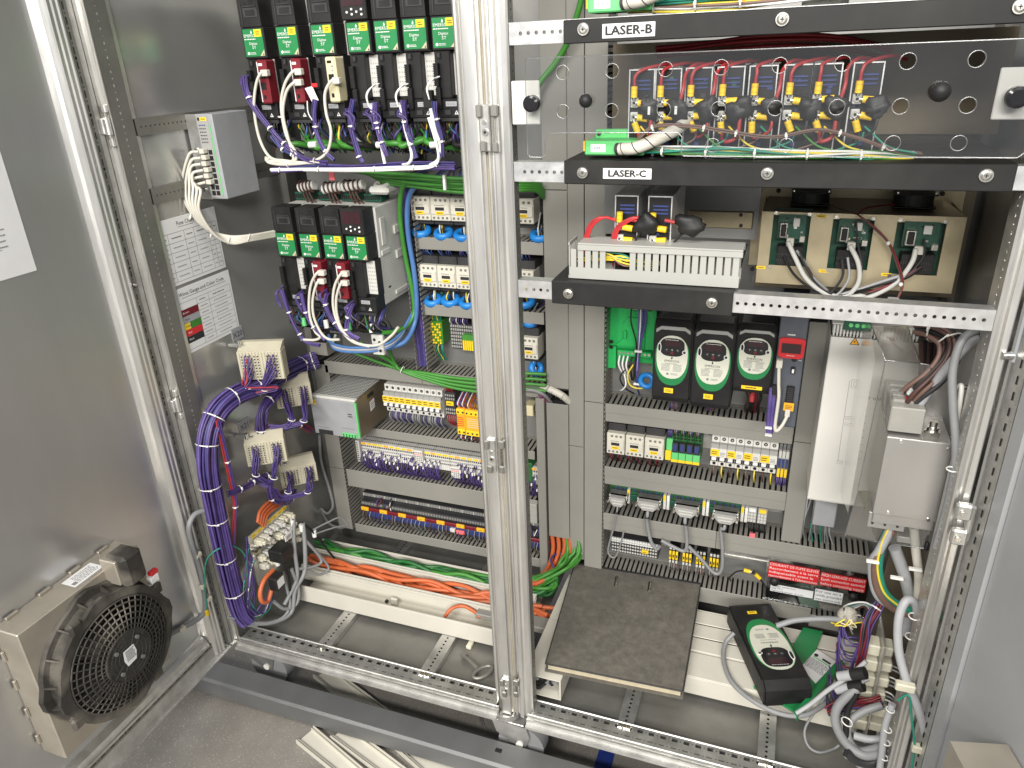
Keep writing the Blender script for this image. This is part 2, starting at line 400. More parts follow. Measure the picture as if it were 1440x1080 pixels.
def bundle(parent, pts, n, R, r, cols, res=7, seed=1, twist=.6, ties=(), wname='wire', jit=.25, nseg=6, tail=9):
    """n wires running together along a path, each an own mesh, with cable ties at the given fractions"""
    rnd = random.Random(seed); path = spline(pts, res); fr = frames(path); out = []
    for i in range(n):
        rad = R*math.sqrt((i+.5)/n)*.95; a0 = i*2.399963; ph = rnd.uniform(0, 6); tw = twist*rnd.uniform(-1, 1); pp = []
        for k, (p, (t, a, b)) in enumerate(zip(path, fr)):
            f = k/max(1, len(path)-1); w = a0 + tw*f*3; rr = rad*(1+jit*math.sin(ph+f*9))
            pp.append(p + a*math.cos(w)*rr + b*math.sin(w)*rr)
        c = cols[int(rnd.random()*len(cols))]
        out.append(MB().tube(pp, r, c, nseg, False).build(wname, parent))
    for f in ties: tie_on(parent, path, min(len(path)-2, max(1, int(f*(len(path)-1)))), R+r*.6, tail=tail)
    return path
# ================================================================== the setting
fl = MB(); fl.box(-5000, 6000, -5000, 3000, -260, -185, 'floor'); o = fl.build('floor'); o['kind'] = 'structure'
o = MB().box(0, 38, 0, 520, 0, 1.2, 'tape_blue').build('floor_tape', origin=(0, 0, 0))
tp = PZ(852, 1062, -184); o.location = (tp-Vector((19, 300, -.1)))*S
tag(o, 'strip of dark blue marking tape on the workshop floor', 'floor tape')
# grey steel beam on the floor before the plinth
bm_ = MB(); bm_.prism([(-94, -168), (-94, -122), (-88, -116), (-34, -113), (-28, -119), (-28, -168)], -700, 1500, 'x', 'beam_paint')
for xh in (702,): bm_.box(xh, xh+16, -62, -52, -116, -113.2, 'dark')
tag(bm_.build('steel_beam'), 'long grey painted steel beam lying on the floor in front of cabinet', 'beam')

# ================================================================== enclosure
ENC = thing('electrical_enclosure', 'tall two-bay zinc-grey electrical enclosure standing open on casters', 'enclosure', (750, 0, -40))
def post(poly, z0=-30, z1=1720, m='zinc_post', name='post'): return MB().prism(poly, z0, z1, 'z', m).build(name, ENC)
ZT = 1720
# centre posts, one of each bay, rolled profile with ridges
post([(693, 4), (693, -13), (697, -17), (701, -17), (703, -11), (706, -11), (708, -20), (711, -21), (729, -21), (731, -20), (732, -12), (735, -12), (736, -17), (738.5, -17), (738.5, 4)])
post([(741.5, 4), (741.5, -15), (744, -18), (747, -18), (749, -12), (752, -11), (754, -19), (757, -21), (764, -21), (766, -14), (770, -13), (773, -19), (783, -20), (786, -17), (786, 4)])
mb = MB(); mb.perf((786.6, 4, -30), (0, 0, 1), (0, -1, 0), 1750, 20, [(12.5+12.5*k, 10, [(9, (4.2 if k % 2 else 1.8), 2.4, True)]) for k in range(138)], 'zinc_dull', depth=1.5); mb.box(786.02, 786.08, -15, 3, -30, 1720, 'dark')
mb.build('perforated_side', ENC)
mb = MB(); mb.box(738.6, 741.4, -12, 10, -30, ZT, 'cardboard'); mb.build('gasket', ENC)
# left front post with dotted inner side
post([(-66, 40), (-66, -10), (-60, -16), (-52, -14), (-50, -8), (-47, -8), (-45, -16), (-41, -19), (-38.5, -19), (-38.5, 40)])
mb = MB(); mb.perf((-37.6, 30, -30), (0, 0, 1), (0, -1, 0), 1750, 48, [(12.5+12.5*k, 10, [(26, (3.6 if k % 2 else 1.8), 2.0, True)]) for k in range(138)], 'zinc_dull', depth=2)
mb.box(-40.6, -39.9, -18, 30, -30, 1720, 'dark'); mb.build('perforated_side', ENC)
# right front post
post([(1503.6, 40), (1503.6, -18), (1507, -20), (1511, -19), (1513, -12), (1516, -12), (1518, -20), (1526, -20), (1529, -14), (1529, 40)])
mb = MB(); mb.perf((1503, -19, -30), (0, 0, 1), (0, 1, 0), 1750, 56, [(12.5+12.5*k, 10, [(19, (3.4 if k % 2 else 1.8), 2.0, True)]) for k in range(138)], 'zinc', depth=2)
mb.box(1505, 1505.6, -16, 38, -30, 1720, 'dark'); mb.build('perforated_side', ENC)
# rear posts
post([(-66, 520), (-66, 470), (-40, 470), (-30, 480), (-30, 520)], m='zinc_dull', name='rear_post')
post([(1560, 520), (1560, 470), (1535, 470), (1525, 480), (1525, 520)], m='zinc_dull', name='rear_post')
# walls
bx('side_wall', ENC, 'sheet', -46, -42, 30, 520, -30, ZT)
bx('side_wall', ENC, 'sheet', 1546, 1550, 30, 520, -30, ZT)
bx('rear_wall', ENC, 'black_paint_and_shade', -60, 1560, 560, 564, -30, ZT)  # coloured black to paint in the dark void behind the plates
bx('unseen_roof', ENC, 'sheet', -66, 1560, 40, 560, ZT, ZT+5)  # out of view, added to shape the light falling into the bays
bx('mounting_plate', ENC, 'plate', 20, 735, 500, 503, 30, ZT-60)
bx('mounting_plate', ENC, 'plate', 790, 1535, 500, 503, 30, ZT-60)
# rear left vertical rail seen behind the side connectors
for zc in (1265, 1128):
    mb = MB(); mb.perf((-36, 32, zc-16), (0, 1, 0), (0, 0, 1), 430, 32, [(14+12.5*k, 12.5, [(16, 2.2, 2.2, True)]) for k in range(33)], 'zinc_dull', depth=3)
    mb.box(-39, -38.4, 30, 462, zc-16, zc+16, 'dark'); mb.box(-41, -36, 32, 462, zc+16, zc+17, 'zinc_dull'); mb.box(-41, -36, 32, 462, zc-17, zc-16, 'zinc_dull')
    tag(mb.build('punched_rail'), 'dull punched steel rail on the left side wall, '+('behind the network switch' if zc > 1200 else 'just below the network switch'), 'rail', 'punched rails on the left side wall')
# bottom sills
for bi, xs in enumerate((0, 803)):
    mb = MB(); cells = []
    for k in range(28):
        cells.append((18+25*k, 15, [(10, 6, 1.5, False), (31, 6, 4.6, False)])); cells.append((18+25*k+12.5, 10, [(10, 1.6, 1.4, True), (31, 1.7, 1.7, True)]))
    mb.perf((xs-18, -31, 0), (1, 0, 0), (0, 1, 0), 718, 40, cells, 'zinc', depth=2.5)
    mb.box(xs-18, xs+700, -29, 8, -14, -12, 'dark')
    mb.prism([(-31, -.1), (-33.5, -1.5), (-34, -9), (-39, -10), (-40.5, -5), (-43, -5), (-44, -16), (-52, -18), (-53, -24), (-40, -30), (-31, -30)], xs-26, xs+706, 'x', 'zinc')
    mb.prism([(9, -.1), (11, 1.5), (13, 1.5), (13, -16), (9, -16)], xs-18, xs+700, 'x', 'zinc')
    mb.build('sill', ENC)
    for nm, (a, b) in enumerate(((0, 190), (196, 500))):
        bx('floor_panel', ENC, 'zinc_dull', xs-30, xs+712, 13+a if nm else 13, 13+b if b < 400 else 520, -20+nm*2.5, -17.5+nm*2.5)
def floor_strut(x0, x1, label):
    mb = MB(); w = x1-x0
    mb.perf((x1, 4, -1.2), (0, 1, 0), (-1, 0, 0), 490, w, [(16+12.5*k, 12.5, [(w/2, 3.0, 3.0, True)]) for k in range(37)], 'zinc', 'dark', 3)
    mb.box(x0+1, x1-1, 6, 492, -9, -8, 'dark'); mb.box(x0, x0+1.5, 4, 494, -16, -1.3, 'zinc'); mb.box(x1-1.5, x1, 4, 494, -16, -1.3, 'zinc')
    s = mb.build('floor_strut', ENC)
    m2 = MB()
    for dx in (-9, 9): m2.box((x0+x1)/2+dx-5, (x0+x1)/2+dx+5, -6, 6, -.6, 2.6, 'chrome', 1)
    m2.cyl(((x0+x1)/2, 0, 0), ((x0+x1)/2, 0, 5), 5, 'nickel', 10); m2.build('clip', s)
floor_strut(188, 226, ''); floor_strut(483, 521, ''); floor_strut(975, 1010, ''); floor_strut(1273, 1308, '')
# latch keepers on the centre posts
for (u, v) in ((683, 180), (692, 640), (712, 965)):
    c = P(u, v, -22); h = 36 if v < 900 else 26
    mb = MB(); mb.box(c.x-9, c.x+9, -27, -20.5, c.z-h, c.z+h, 'zinc', 1.5); mb.box(c.x-12, c.x-2, -33, -26, c.z+h-20, c.z+h, 'zinc_dull', 2); mb.box(c.x-8, c.x+3, -33, -26, c.z-h, c.z-h+17, 'zinc_dull', 2)
    mb.cyl((c.x+1, -26, c.z-6), (c.x+1, -29, c.z-6), 5.5, 'nickel', 10); mb.cyl((c.x+1, -29.2, c.z-6), (c.x+1, -29.4, c.z-6), 2.4, 'dark', 6); mb.cyl((c.x, -26, c.z+9), (c.x, -28, c.z+9), 4, 'nickel', 10)
    mb.build('latch_keeper', ENC)
    c = P(u+14.5, v+1, -22); mb = MB(); mb.box(c.x-6, c.x+7, -30, -21, c.z+h-18, c.z+h, 'zinc_dull', 2); mb.box(c.x-6, c.x+5, -30, -21, c.z-h, c.z-h+16, 'zinc_dull', 2); mb.box(c.x+3, c.x+7, -26, -21, c.z-h, c.z+h, 'zinc', 1)
    mb.box(c.x-4, c.x-1, -28, -22, c.z-h+14, c.z+h-16, 'nickel', 1); mb.build('latch_keeper', ENC)

# ------------------------------------------------------------------ left door, standing open at a right angle
DOOR = thing('enclosure_door', 'left zinc-grey cabinet door swung open, fan unit mounted low on it', 'door', (-70, -40, -40))
bx('door_sheet', DOOR, 'sheet_door', -92, -88, -900, -40, -38, ZT)
mb = MB()
mb.prism([(-88, -96), (-76, -92), (-70, -88), (-64, -80), (-62, -77), (-62, -70), (-60, -67), (-60, -60), (-58, -57), (-58, -54), (-63, -53), (-88, -53)], -30, ZT, 'z', 'zinc_post'); mb.build('frame_tube', DOOR)
mb = MB(); cells = []
for k in range(70):
    cells.append((12.5+25*k, 15, [(8, 6.3, 1.9, False)])); cells.append((25+25*k, 10, [(8, 3.6 if k % 4 == 0 else 1.7, 3.2 if k % 4 == 0 else 1.7, True)]))
mb.perf((-61, -37, -30), (0, 0, 1), (0, -1, 0), 1750, 16, cells, 'zinc_dull', depth=2); mb.box(-64, -63.4, -52, -37, -30, ZT, 'dark'); mb.build('perforated_strip', DOOR)
mb = MB(); mb.prism([(-88, -52), (-65, -52), (-65, -36.5), (-61.5, -36.5), (-60, -14), (-66, -13), (-90, -14)], -30, ZT, 'z', 'zinc'); mb.box(-60.9, -60.2, -25, -24, -30, ZT, 'dark'); mb.build('edge_return', DOOR)
# bottom rail of the door
mb = MB(); mb.prism([(-88, 44), (-80, 42), (-70, 36), (-66, 30), (-66, 24), (-62, 22), (-62, 16), (-66, 14), (-88, 14)], -900, -96, 'y', 'zinc_post'); mb.build('frame_tube', DOOR)
mb = MB(); cells = []
for k in range(34):
    cells.append((20+25*k, 15, [(7, 6.3, 1.8, False)])); cells.append((32.5+25*k, 10, [(7, 3.4 if k % 4 == 0 else 1.7, 3 if k % 4 == 0 else 1.7, True)]))
mb.perf((-67, -900, 0), (0, 1, 0), (0, 0, 1), 850, 14, cells, 'zinc_dull', depth=2); mb.box(-70, -69.4, -900, -52, 0, 14, 'dark'); mb.build('perforated_strip', DOOR)
mb = MB(); mb.prism([(-90, -38), (-52, -38), (-52, -34), (-66, -30), (-67, 0), (-71, 0), (-88, 0)], -900, -14, 'y', 'zinc'); mb.build('edge_return', DOOR)
for (u0, v0, u1, v1) in ((146, 146, 160, 208), (243, 545, 257, 592)):
    a = PX((u0+u1)/2, v0, -52); b = PX((u0+u1)/2, v1, -52); z0, z1 = b.z, a.z; zc = (z0+z1)/2
    mb = MB(); mb.cyl((-52, -20, zc-16), (-52, -20, zc+16), 7, 'zinc', 10); mb.cyl((-52, -20, z0), (-52, -20, z1), 3, 'nickel', 8)
    for q in (z1-16, z0): mb.box(-56, -46, -24, -4, q, q+16, 'zinc', 2); mb.cyl((-46, -12, q+8), (-44.5, -12, q+8), 3, 'nickel', 8)
    mb.box(-60, -50, -34, -20, zc-15, zc+15, 'zinc', 2); mb.build('hinge', DOOR)
mb = MB()
for (u, v) in ((188, 400), (322, 908)):
    c = PX(u, v, -60); mb.cyl((-61, c.y, c.z), (-54, c.y, c.z), 5, 'chrome', 8); mb.cyl((-54, c.y, c.z), (-50, c.y, c.z), 3, 'chrome', 6)
mb.build('grounding_bolt', DOOR)
# paper on the door
a = PX(52, 380, -87); mb = MB(); mb.box(-87.6, -87, -520, a.y, a.z, a.z+320, 'paper'); mb.lines((-87, a.y-48, a.z+70), 22, 40, 4, 'print_grey', (0, 1, 0), (0, 0, 1), fill=.22)
for k in range(3): mb.box(-86.8, -86.7, -420, a.y-52, a.z+50+k*13, a.z+50.6+k*13, 'print')
tag(mb.build('paper_sheet'), 'white paper sheet stuck on the inner face of the left door', 'paper')

# ------------------------------------------------------------------ right door
th = math.radians(14)
RD = thing('enclosure_door', 'right cabinet door, light grey inner face, at the right edge', 'door', (1540, -30, -40))
def rdv(a, d, z): return Vector((1540 + a*math.sin(th) + d*math.cos(th), -30 - a*math.cos(th) + d*math.sin(th), z))
def rdbox(name, a0, a1, d0, d1, z0, z1, m):
    vs = [rdv(a, d, z) for a in (a0, a1) for d in (d0, d1) for z in (z0, z1)]
    return MB().add(vs, [(0, 1, 3, 2), (4, 6, 7, 5), (0, 4, 5, 1), (2, 3, 7, 6), (0, 2, 6, 4), (1, 5, 7, 3)], m).build(name, RD)
rdbox('edge_return', -6, 26, 0, 20, -30, ZT, 'zinc'); rdbox('frame_tube', 30, 58, -1, 20, -30, ZT, 'door_paint'); rdbox('seam', 26, 29.5, 6, 20, -30, ZT, 'dark')
rdbox('door_sheet', 61, 800, 6, 20, -30, ZT, 'door_paint')
mb = MB()
for k in range(60): z = -10+25*k; vs = [rdv(a, -.7, zz) for a, zz in ((9, z), (13, z), (13, z+13), (9, z+13))]; mb.quad(vs, 'dark')
mb.build('slot_row', RD)
for (u, v) in ((1352, 717), (1345, 752)):
    c = P(u, v, -30); mb = MB(); mb.box(c.x-9, c.x+14, -40, -26, c.z-14, c.z+14, 'zinc', 3); mb.cyl((c.x, -41, c.z), (c.x, -44, c.z), 4, 'nickel', 8); mb.build('hinge', RD)
c = P(1362, 735, -28); mb = MB(); mb.cyl((c.x, -30, c.z-30), (c.x, -30, c.z+30), 6, 'zinc', 10); mb.build('hinge_pin', RD)
c = P(1424, 500, -20); mb = MB(); mb.cyl((c.x, c.y, c.z), (c.x-14, c.y-4, c.z), 6, 'chrome', 8); mb.build('grounding_bolt', RD)
# box on the right door
mb = MB(); c0 = 150
vs = [rdv(a, d, z) for a in (205, 420) for d in (-75, 4) for z in (160, 430)]
mb.add(vs, [(0, 1, 3, 2), (4, 6, 7, 5), (0, 4, 5, 1), (2, 3, 7, 6), (0, 2, 6, 4), (1, 5, 7, 3)], 'fan_steel')
tag(mb.build('filter_housing'), 'beige sheet-metal housing low on the right door at frame edge', 'housing')

# ------------------------------------------------------------------ casters
def caster(x, y, label):
    t = thing('caster', label, 'caster', (x, y, -185), 'casters under the enclosure')
    mb = MB(); mb.cyl((x, y, -34), (x, y, -48), 36, 'zinc', 20); mb.cyl((x, y, -48), (x, y, -56), 30, 'nickel', 20); mb.build('swivel_plate', t)
    mb = MB(); mb.prism([(x-30, -60), (x+55, -62), (x+62, -90), (x+52, -128), (x+30, -128), (x-20, -95)], y-27, y-23, 'y', 'zinc'); mb.prism([(x-30, -60), (x+55, -62), (x+62, -90), (x+52, -128), (x+30, -128), (x-20, -95)], y+23, y+27, 'y', 'zinc')
    mb.box(x-28, x+50, y-27, y+27, -60, -56, 'zinc', 1); mb.build('fork', t)
    mb = MB(); mb.cyl((x+38, y-19, -128), (x+38, y+19, -128), 57, 'cable_grey', 24); w = mb.build('wheel', t)
    mb = MB(); mb.cyl((x+38, y-30, -118), (x+38, y+30, -118), 9, 'tie', 10); mb.build('axle', w)
caster(-22, 24, 'caster under the left front corner of the enclosure'); caster(712, 5, 'caster under the centre post of the enclosure')
# ================================================================== slotted cable ducts
def hduct(label, x0, x1, zt, zb, yf=420, yb=500, m='duct', top=True, bot=False, splits=(), seam=0, group=None, pitch=12.5, open_=False):
    """a level slotted duct: closed front lid, finger walls above and below"""
    t = thing('cable_duct', label, 'cable duct', ((x0+x1)/2, yb, zb), group)
    xs = [x0] + list(splits) + [x1]
    if not open_:
        for a, b in zip(xs[:-1], xs[1:]):
            mb = MB(); mb.box(a+.4, b-.4, yf, yf+2.5, zb, zt, m, 1.0)
            if seam:                                   # lid lip standing proud over the body
                mb.box(a+.4, b-.4, yf-2.2, yf-.1, zb+(zt-zb)*seam, zt+.6, m, .8)
            mb.build('lid', t)
    bx('duct_inner_shade', t, 'dark', x0+1, x1-1, yf+6, yb-1, zb+3, zt-14)  # near-black box painting the shade inside the duct
    for on, z in ((top, zt-2.6), (bot, zb+.8)):
        if on:
            mb = MB(); n = int((x1-x0)/pitch)
            for k in range(n):
                a = x0 + (x1-x0-n*pitch)/2 + k*pitch + 2; zz = z + random.uniform(-.5, .5)
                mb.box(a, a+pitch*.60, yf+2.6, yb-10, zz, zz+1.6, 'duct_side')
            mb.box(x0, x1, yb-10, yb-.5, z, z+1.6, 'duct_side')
            stuff(mb.build('slotted_wall', t))
    return t
def vduct(label, x0, x1, zt, zb, yf=420, yb=500, m='duct', splits=(), right=False, left=False, open_=False, group=None, pitch=12.5):
    t = thing('cable_duct', label, 'cable duct', ((x0+x1)/2, yb, zb), group); zs = [zb] + list(splits) + [zt]
    if not open_:
        for a, b in zip(zs[:-1], zs[1:]): MB().box(x0, x1, yf, yf+2.5, a+.7, b-.7, m, 1.0).build('lid', t)
        bx('side_wall', t, 'duct_side', x1-2, x1-.3, yf+2.6, yb-1, zb, zt) if not right else None
        bx('side_wall', t, 'duct_side', x0+.3, x0+2, yf+2.6, yb-1, zb, zt) if not left else None
    bx('duct_inner_shade', t, 'dark', x0+4, x1-4, yf+20 if not open_ else yb-4, yb-1, zb+1, zt-1)  # near-black box stands in for the dark duct interior
    for on, x in ((right, x1-2), (left, x0+.4)):
        if on:
            mb = MB(); n = int((zt-zb)/pitch)
            for k in range(n):
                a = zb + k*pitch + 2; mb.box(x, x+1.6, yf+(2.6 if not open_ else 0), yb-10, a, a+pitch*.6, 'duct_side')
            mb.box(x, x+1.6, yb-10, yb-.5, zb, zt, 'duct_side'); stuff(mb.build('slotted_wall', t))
    return t
def span(tl, bl, r, y=420):
    a = P(*tl, y); b = P(*bl, y); c = P(*r, y); return a.x, c.x, a.z, b.z
GL = 'ducts of the left bay'
x0, x1, zt, zb = span((582.5, 333), (583, 350), (764, 345)); hduct('grey slotted duct under the upper row of cream contactors', x0, x1, zt, zb, group=GL)
x0, x1, zt, zb = span((592.5, 427), (593, 442.5), (765, 438)); hduct('grey slotted duct under the second row of cream contactors', x0, x1, zt, zb, group=GL)
x0, x1, zt, zb = span((455, 507), (457, 524), (762, 525)); hduct('grey slotted duct above the big power supply and breakers', x0, x1, zt, zb, splits=(P(592, 520, 420).x,), group=GL)
x0, x1, zt, zb = span((497, 592), (499, 603), (752, 633)); hduct('grey slotted duct under the yellow-labelled breakers', x0, x1, P(527.5, 603, 420).z, P(525, 613.5, 420).z, group=GL)
x0, x1, zt, zb = span((486, 659.5), (489, 683), (756, 703)); hduct('wide grey duct below the terminal row with purple wires', x0, x1, zt, zb, group=GL)
x0, x1, zt, zb = span((498.6, 736), (500, 747), (764, 785)); hduct('lowest grey slotted duct of the left bay, below the fuse terminals', x0, x1, zt, zb, group=GL)
a = P(452.5, 590, 420); b = P(482.5, 656, 420); c = P(459, 656, 420); d = P(495, 736, 420)
vduct('upright grey duct at the left end of the terminal rows', a.x, b.x, 600, 48, splits=(c.z,), right=True, group=GL)
a = P(434, 480, 420); b = P(461, 501, 420); vduct('short grey duct stub beside the purple harness end', a.x, b.x, a.z, b.z, group=GL)
a = P(563, 300, 420); b = P(590, 516, 420)
vduct('open upright duct filled with green and blue cables', 338, 372, 1160, 625, yf=405, right=True, left=True, open_=True, group=GL)
# uprights in the middle, between the two bays
GM = 'tall ducts between the bays'
a = P(763, 267, 415); b = P(797.5, 267, 415); zj = a.z; zb_ = P(780, 546, 415).z
vduct('tall grey upright duct right of the contactors, ending above a white wrapped cable', a.x, b.x, 1700, zb_, yf=415, splits=(zj,), group=GM)
a2 = P(768, 566, 415); b2 = P(799, 566, 415); zt2 = a2.z; zb2 = P(785, 756, 415).z
vduct('lower grey upright duct below the white wrapped cable', a2.x, b2.x, zt2, zb2, yf=415, group=GM)
a3 = P(753, 559, 412); b3 = P(765, 560, 412); vduct('narrow grey upright duct beside the green relay board', a3.x, b3.x, a3.z, P(768, 808, 412).z, yf=410, group=GM)
a = P(798.5, 400, 418); b = P(821, 400, 418); vduct('middle grey upright duct with a joint at mid height', a.x, b.x, 1700, P(812, 786, 418).z, yf=418, splits=(P(810, 628, 418).z,), group=GM)
a = P(822, 400, 416); b = P(846, 400, 416); vduct('right grey upright duct beside the right-bay shelves', a.x, b.x+8, 1700, P(830, 800, 416).z, yf=416, splits=(P(835, 566, 416).z,), right=True, group=GM)

# ================================================================== servo drives, left bay
DW, DH, DD = 62, 246, 225
def drive(name, label, loc, keypad=False, module=None, group=None, side=True):
    t = thing(name, label, 'servo drive', loc, group); X, Y, Z = loc
    B = lambda nm, m, x0, x1, y0, y1, z0, z1, b=0: bx(nm, t, m, X+x0, X+x1, Y+y0, Y+y1, Z+z0, Z+z1, b)
    mb = MB(); mb.box(X, X+DW-6, Y, Y+46, Z+126, Z+188, 'black', 2); mb.box(X+2, X+36, Y+2, Y+46, Z+38, Z+126, 'black', 2); mb.box(X, X+DW-2, Y+1, Y+46, Z+2, Z+38, 'black', 2); mb.box(X+36, X+DW-2, Y+20, Y+46, Z+38, Z+126, 'black')
    mb.box(X+6, X+DW-6, Y+4, Y+30, Z-6, Z+2, 'charcoal', 1); mb.build('front_shell', t)
    mb = MB(); mb.box(X+1, X+DW-3, Y+46, Y+DD, Z+8, Z+DH-4, 'grey_light', 2); mb.box(X+36.5, X+DW-3, Y+18.5, Y+20, Z+44, Z+124, 'grey_light')
    for i in range(4):
        for j in range(7): mb.box(X+40+i*5, X+42.4+i*5, Y+18, Y+18.6, Z+52+j*9, Z+55+j*9, 'grey_plastic')
    if side:                                            # ribs, vents and clips on the outer flank
        xr = X+DW-3
        mb.box(xr, xr+3, Y+60, Y+80, Z+150, Z+215, 'grey_light', 1); mb.box(xr, xr+5, Y+120, Y+150, Z+165, Z+185, 'grey_light', 1); mb.box(xr, xr+5, Y+120, Y+150, Z+105, Z+125, 'grey_light', 1)
        mb.box(xr, xr+4, Y+52, Y+90, Z+128, Z+140, 'grey_light', 1); mb.box(xr, xr+4, Y+100, Y+DD-6, Z+20, Z+30, 'grey_light', 1); mb.box(xr-.5, xr+.4, Y+70, Y+82, Z+44, Z+48, 'dark')
        for i in range(9):
            for j in range(11): mb.box(xr-.4, xr+.15, Y+55+i*7, Y+57.4+i*7, Z+50+j*6.4, Z+52.4+j*6.4, 'grey_plastic')
    mb.build('housing', t)
    mb = MB(); mb.prism([(X+1, Z+188.5), (X+DW-7, Z+188.5), (X+DW-8, Z+DH-1), (X+2, Z+DH-1)], Y-1, Y+46, 'y', 'black')
    if not keypad:
        mb.box(X+8, X+10, Y-2.2, Y-1, Z+192, Z+238, 'charcoal'); mb.box(X+14, X+50, Y-2.4, Y-1, Z+206, Z+224, 'charcoal', .5); mb.box(X+20, X+44, Y-2.8, Y-2.4, Z+209, Z+220, 'black')
        mb.box(X+30, X+40, Y-1.6, Y-.9, Z+232, Z+239, 'dark'); mb.box(X+20, X+24, Y-1.6, Y-.9, Z+230, Z+234, 'dark'); mb.box(X+15, X+49, Y-3.2, Y-1, Z+226, Z+227.6, 'charcoal')
    cp = mb.build('top_cap', t)
    if keypad:
        mb = MB(); mb.box(X-2, X+DW-5, Y-7, Y-1.2, Z+189, Z+DH+2, 'black', 2); kp = mb.build('keypad', t)
        bx('display', kp, 'lcd', X+3, X+DW-10, Y-7.8, Y-7.1, Z+214, Z+242)
        mb = MB()
        for (dx, dz) in ((13, 203), (24, 208), (24, 199), (35, 203), (46, 207), (46, 198)): mb.cyl((X+dx, Y-7.2, Z+dz), (X+dx, Y-9, Z+dz), 2.3, 'print_white', 8)
        mb.build('button', kp)
    mb = MB(); mb.box(X+4, X+DW-9, Y-.9, Y-.1, Z+131, Z+184, 'green')
    yy = Y-1.
    mb.text('EMERSON', (X+24, yy, Z+171), 8.2, 'print_white'); mb.lines((X+22, yy, Z+164.5), 32, 4, 1, 'print_white'); mb.text('Digitax', (X+27, yy, Z+156), 7.4, 'print_white'); mb.text('ST', (X+28, yy, Z+148), 8, 'print_white', sx=1.2)
    mb.quad([(X+24, yy-.3, Z+176.5), (X+26, yy-.3, Z+174.5), (X+28, yy-.3, Z+177.5), (X+26, yy-.3, Z+182)], 'print_white'); mb.cyl((X+12, yy-.2, Z+137), (X+12, yy-.5, Z+137), 3, 'print_white', 10); mb.lines((X+24, yy, Z+137), 16, 5, 2, 'print_white')
    mb.rect((X+42, yy, Z+176), 18, 14, 'yellow', off=.5); mb.lines((X+42, yy, Z+176), 10, 8, 2, 'print', off=.8)
    mb.quad([(X+DW-21, yy-.5, Z+131.5), (X+DW-9.4, yy-.5, Z+131.5), (X+DW-9.4, yy-.5, Z+144)], 'cardboard'); mb.quad([(X+DW-14, yy-.8, Z+132.5), (X+DW-10.4, yy-.8, Z+132.5), (X+DW-12, yy-.8, Z+137)], 'print')
    mb.build('label_panel', t)
    mb = MB(); mb.box(X+9, X+17, Y-.6, Y, Z+112, Z+124, 'dark'); mb.box(X+10, X+15, Y-1, Y-.5, Z+114, Z+122, 'charcoal'); mb.build('socket', t)
    for z0, z1, dx in ((62, 104, 4), (20, 60, 6)):
        mb = MB(); mb.box(X+dx, X+dx+9, Y-9, Y, Z+z0, Z+z1, 'black')
        for k in range(int((z1-z0)/4.2)): mb.box(X+dx-.6, X+dx+9.6, Y-10.4, Y-9, Z+z0+1+k*4.2, Z+z0+3.6+k*4.2, 'black')
        mb.build('terminal_strip', t)
    mb = MB(); mb.rect((X+33, Y+1, Z+28), 24, 9, 'tag_grey', off=.4); mb.lines((X+33, Y+1, Z+28), 20, 6, 2, 'print_grey', off=.7); mb.build('rating_label', t)
    mb = MB(); mb.quad([(X+39, Y+.5, Z+8), (X+48, Y+.5, Z+8), (X+43.5, Y+.5, Z+16)], 'print_white'); mb.quad([(X+42, Y+.2, Z+9.5), (X+45, Y+.2, Z+9.5), (X+43.5, Y+.2, Z+14)], 'print'); mb.box(X+18, X+32, Y-2, Y+1, Z+7, Z+17, 'charcoal', 1); mb.build('warning_mark', t)
    if module:
        mb = MB(); mb.box(X+36, X+DW-1, Y-16, Y+17, Z+36, Z+124, module, 3)
        md = mb.build('option_module', t); mb = MB()
        mb.box(X+38, X+40, Y-16.6, Y-15.8, Z+40, Z+120, 'print_white') if module == 'maroon' else mb.lines((X+53, Y-16, Z+90), 5, 40, 5, 'print_grey')
        for k in (94, 72) if module == 'maroon' else (84,): mb.box(X+42, X+54, Y-17, Y-15.9, Z+k-7, Z+k+7, 'dark')
        mb.box(X+44, X+50, Y-17, Y-15.9, Z+46, Z+54, 'dark'); mb.box(X+42, X+52, Y-17, Y-15.9, Z+112, Z+117, 'dark' if module != 'maroon' else 'print_white'); mb.build('jack', md)
    return t
G1 = 'servo drives in the top row'; G2 = 'servo drives in the second row'
yD = 265
xs1 = [P(u, v, yD).x-4 for u, v in [(340.8, 42), (388, 39), (437, 37), (487, 33), (526, 31), (566, 28), (607, 26)]]
mods = ['maroon', 'maroon', 'cream', None, None, None, None]
extra = ['with a maroon module and one white plug', 'with a maroon module and two white plugs', 'with a cream network module', 'with a dark keypad display on top', 'right of the keypad drive', 'two places right of the keypad drive', 'partly behind the centre post']
for i, x in enumerate(xs1):
    drive('servo_drive', 'black green-labelled servo drive in top row, '+extra[i], (x, yD, 1256), i == 3, mods[i], G1)
xs2 = [P(u, v, yD).x-4 for u, v in [(388, 327), (420.5, 327), (454, 330), (487, 334)]]
extra = ['leftmost of four', 'second from left', 'third, with a maroon module', 'rightmost, with keypad and pale grey flank']
for i, x in enumerate(xs2):
    drive('servo_drive', 'black green-labelled servo drive in second row, '+extra[i], (x, yD, 821), i == 3, [None, 'maroon', 'maroon', None][i], G2)
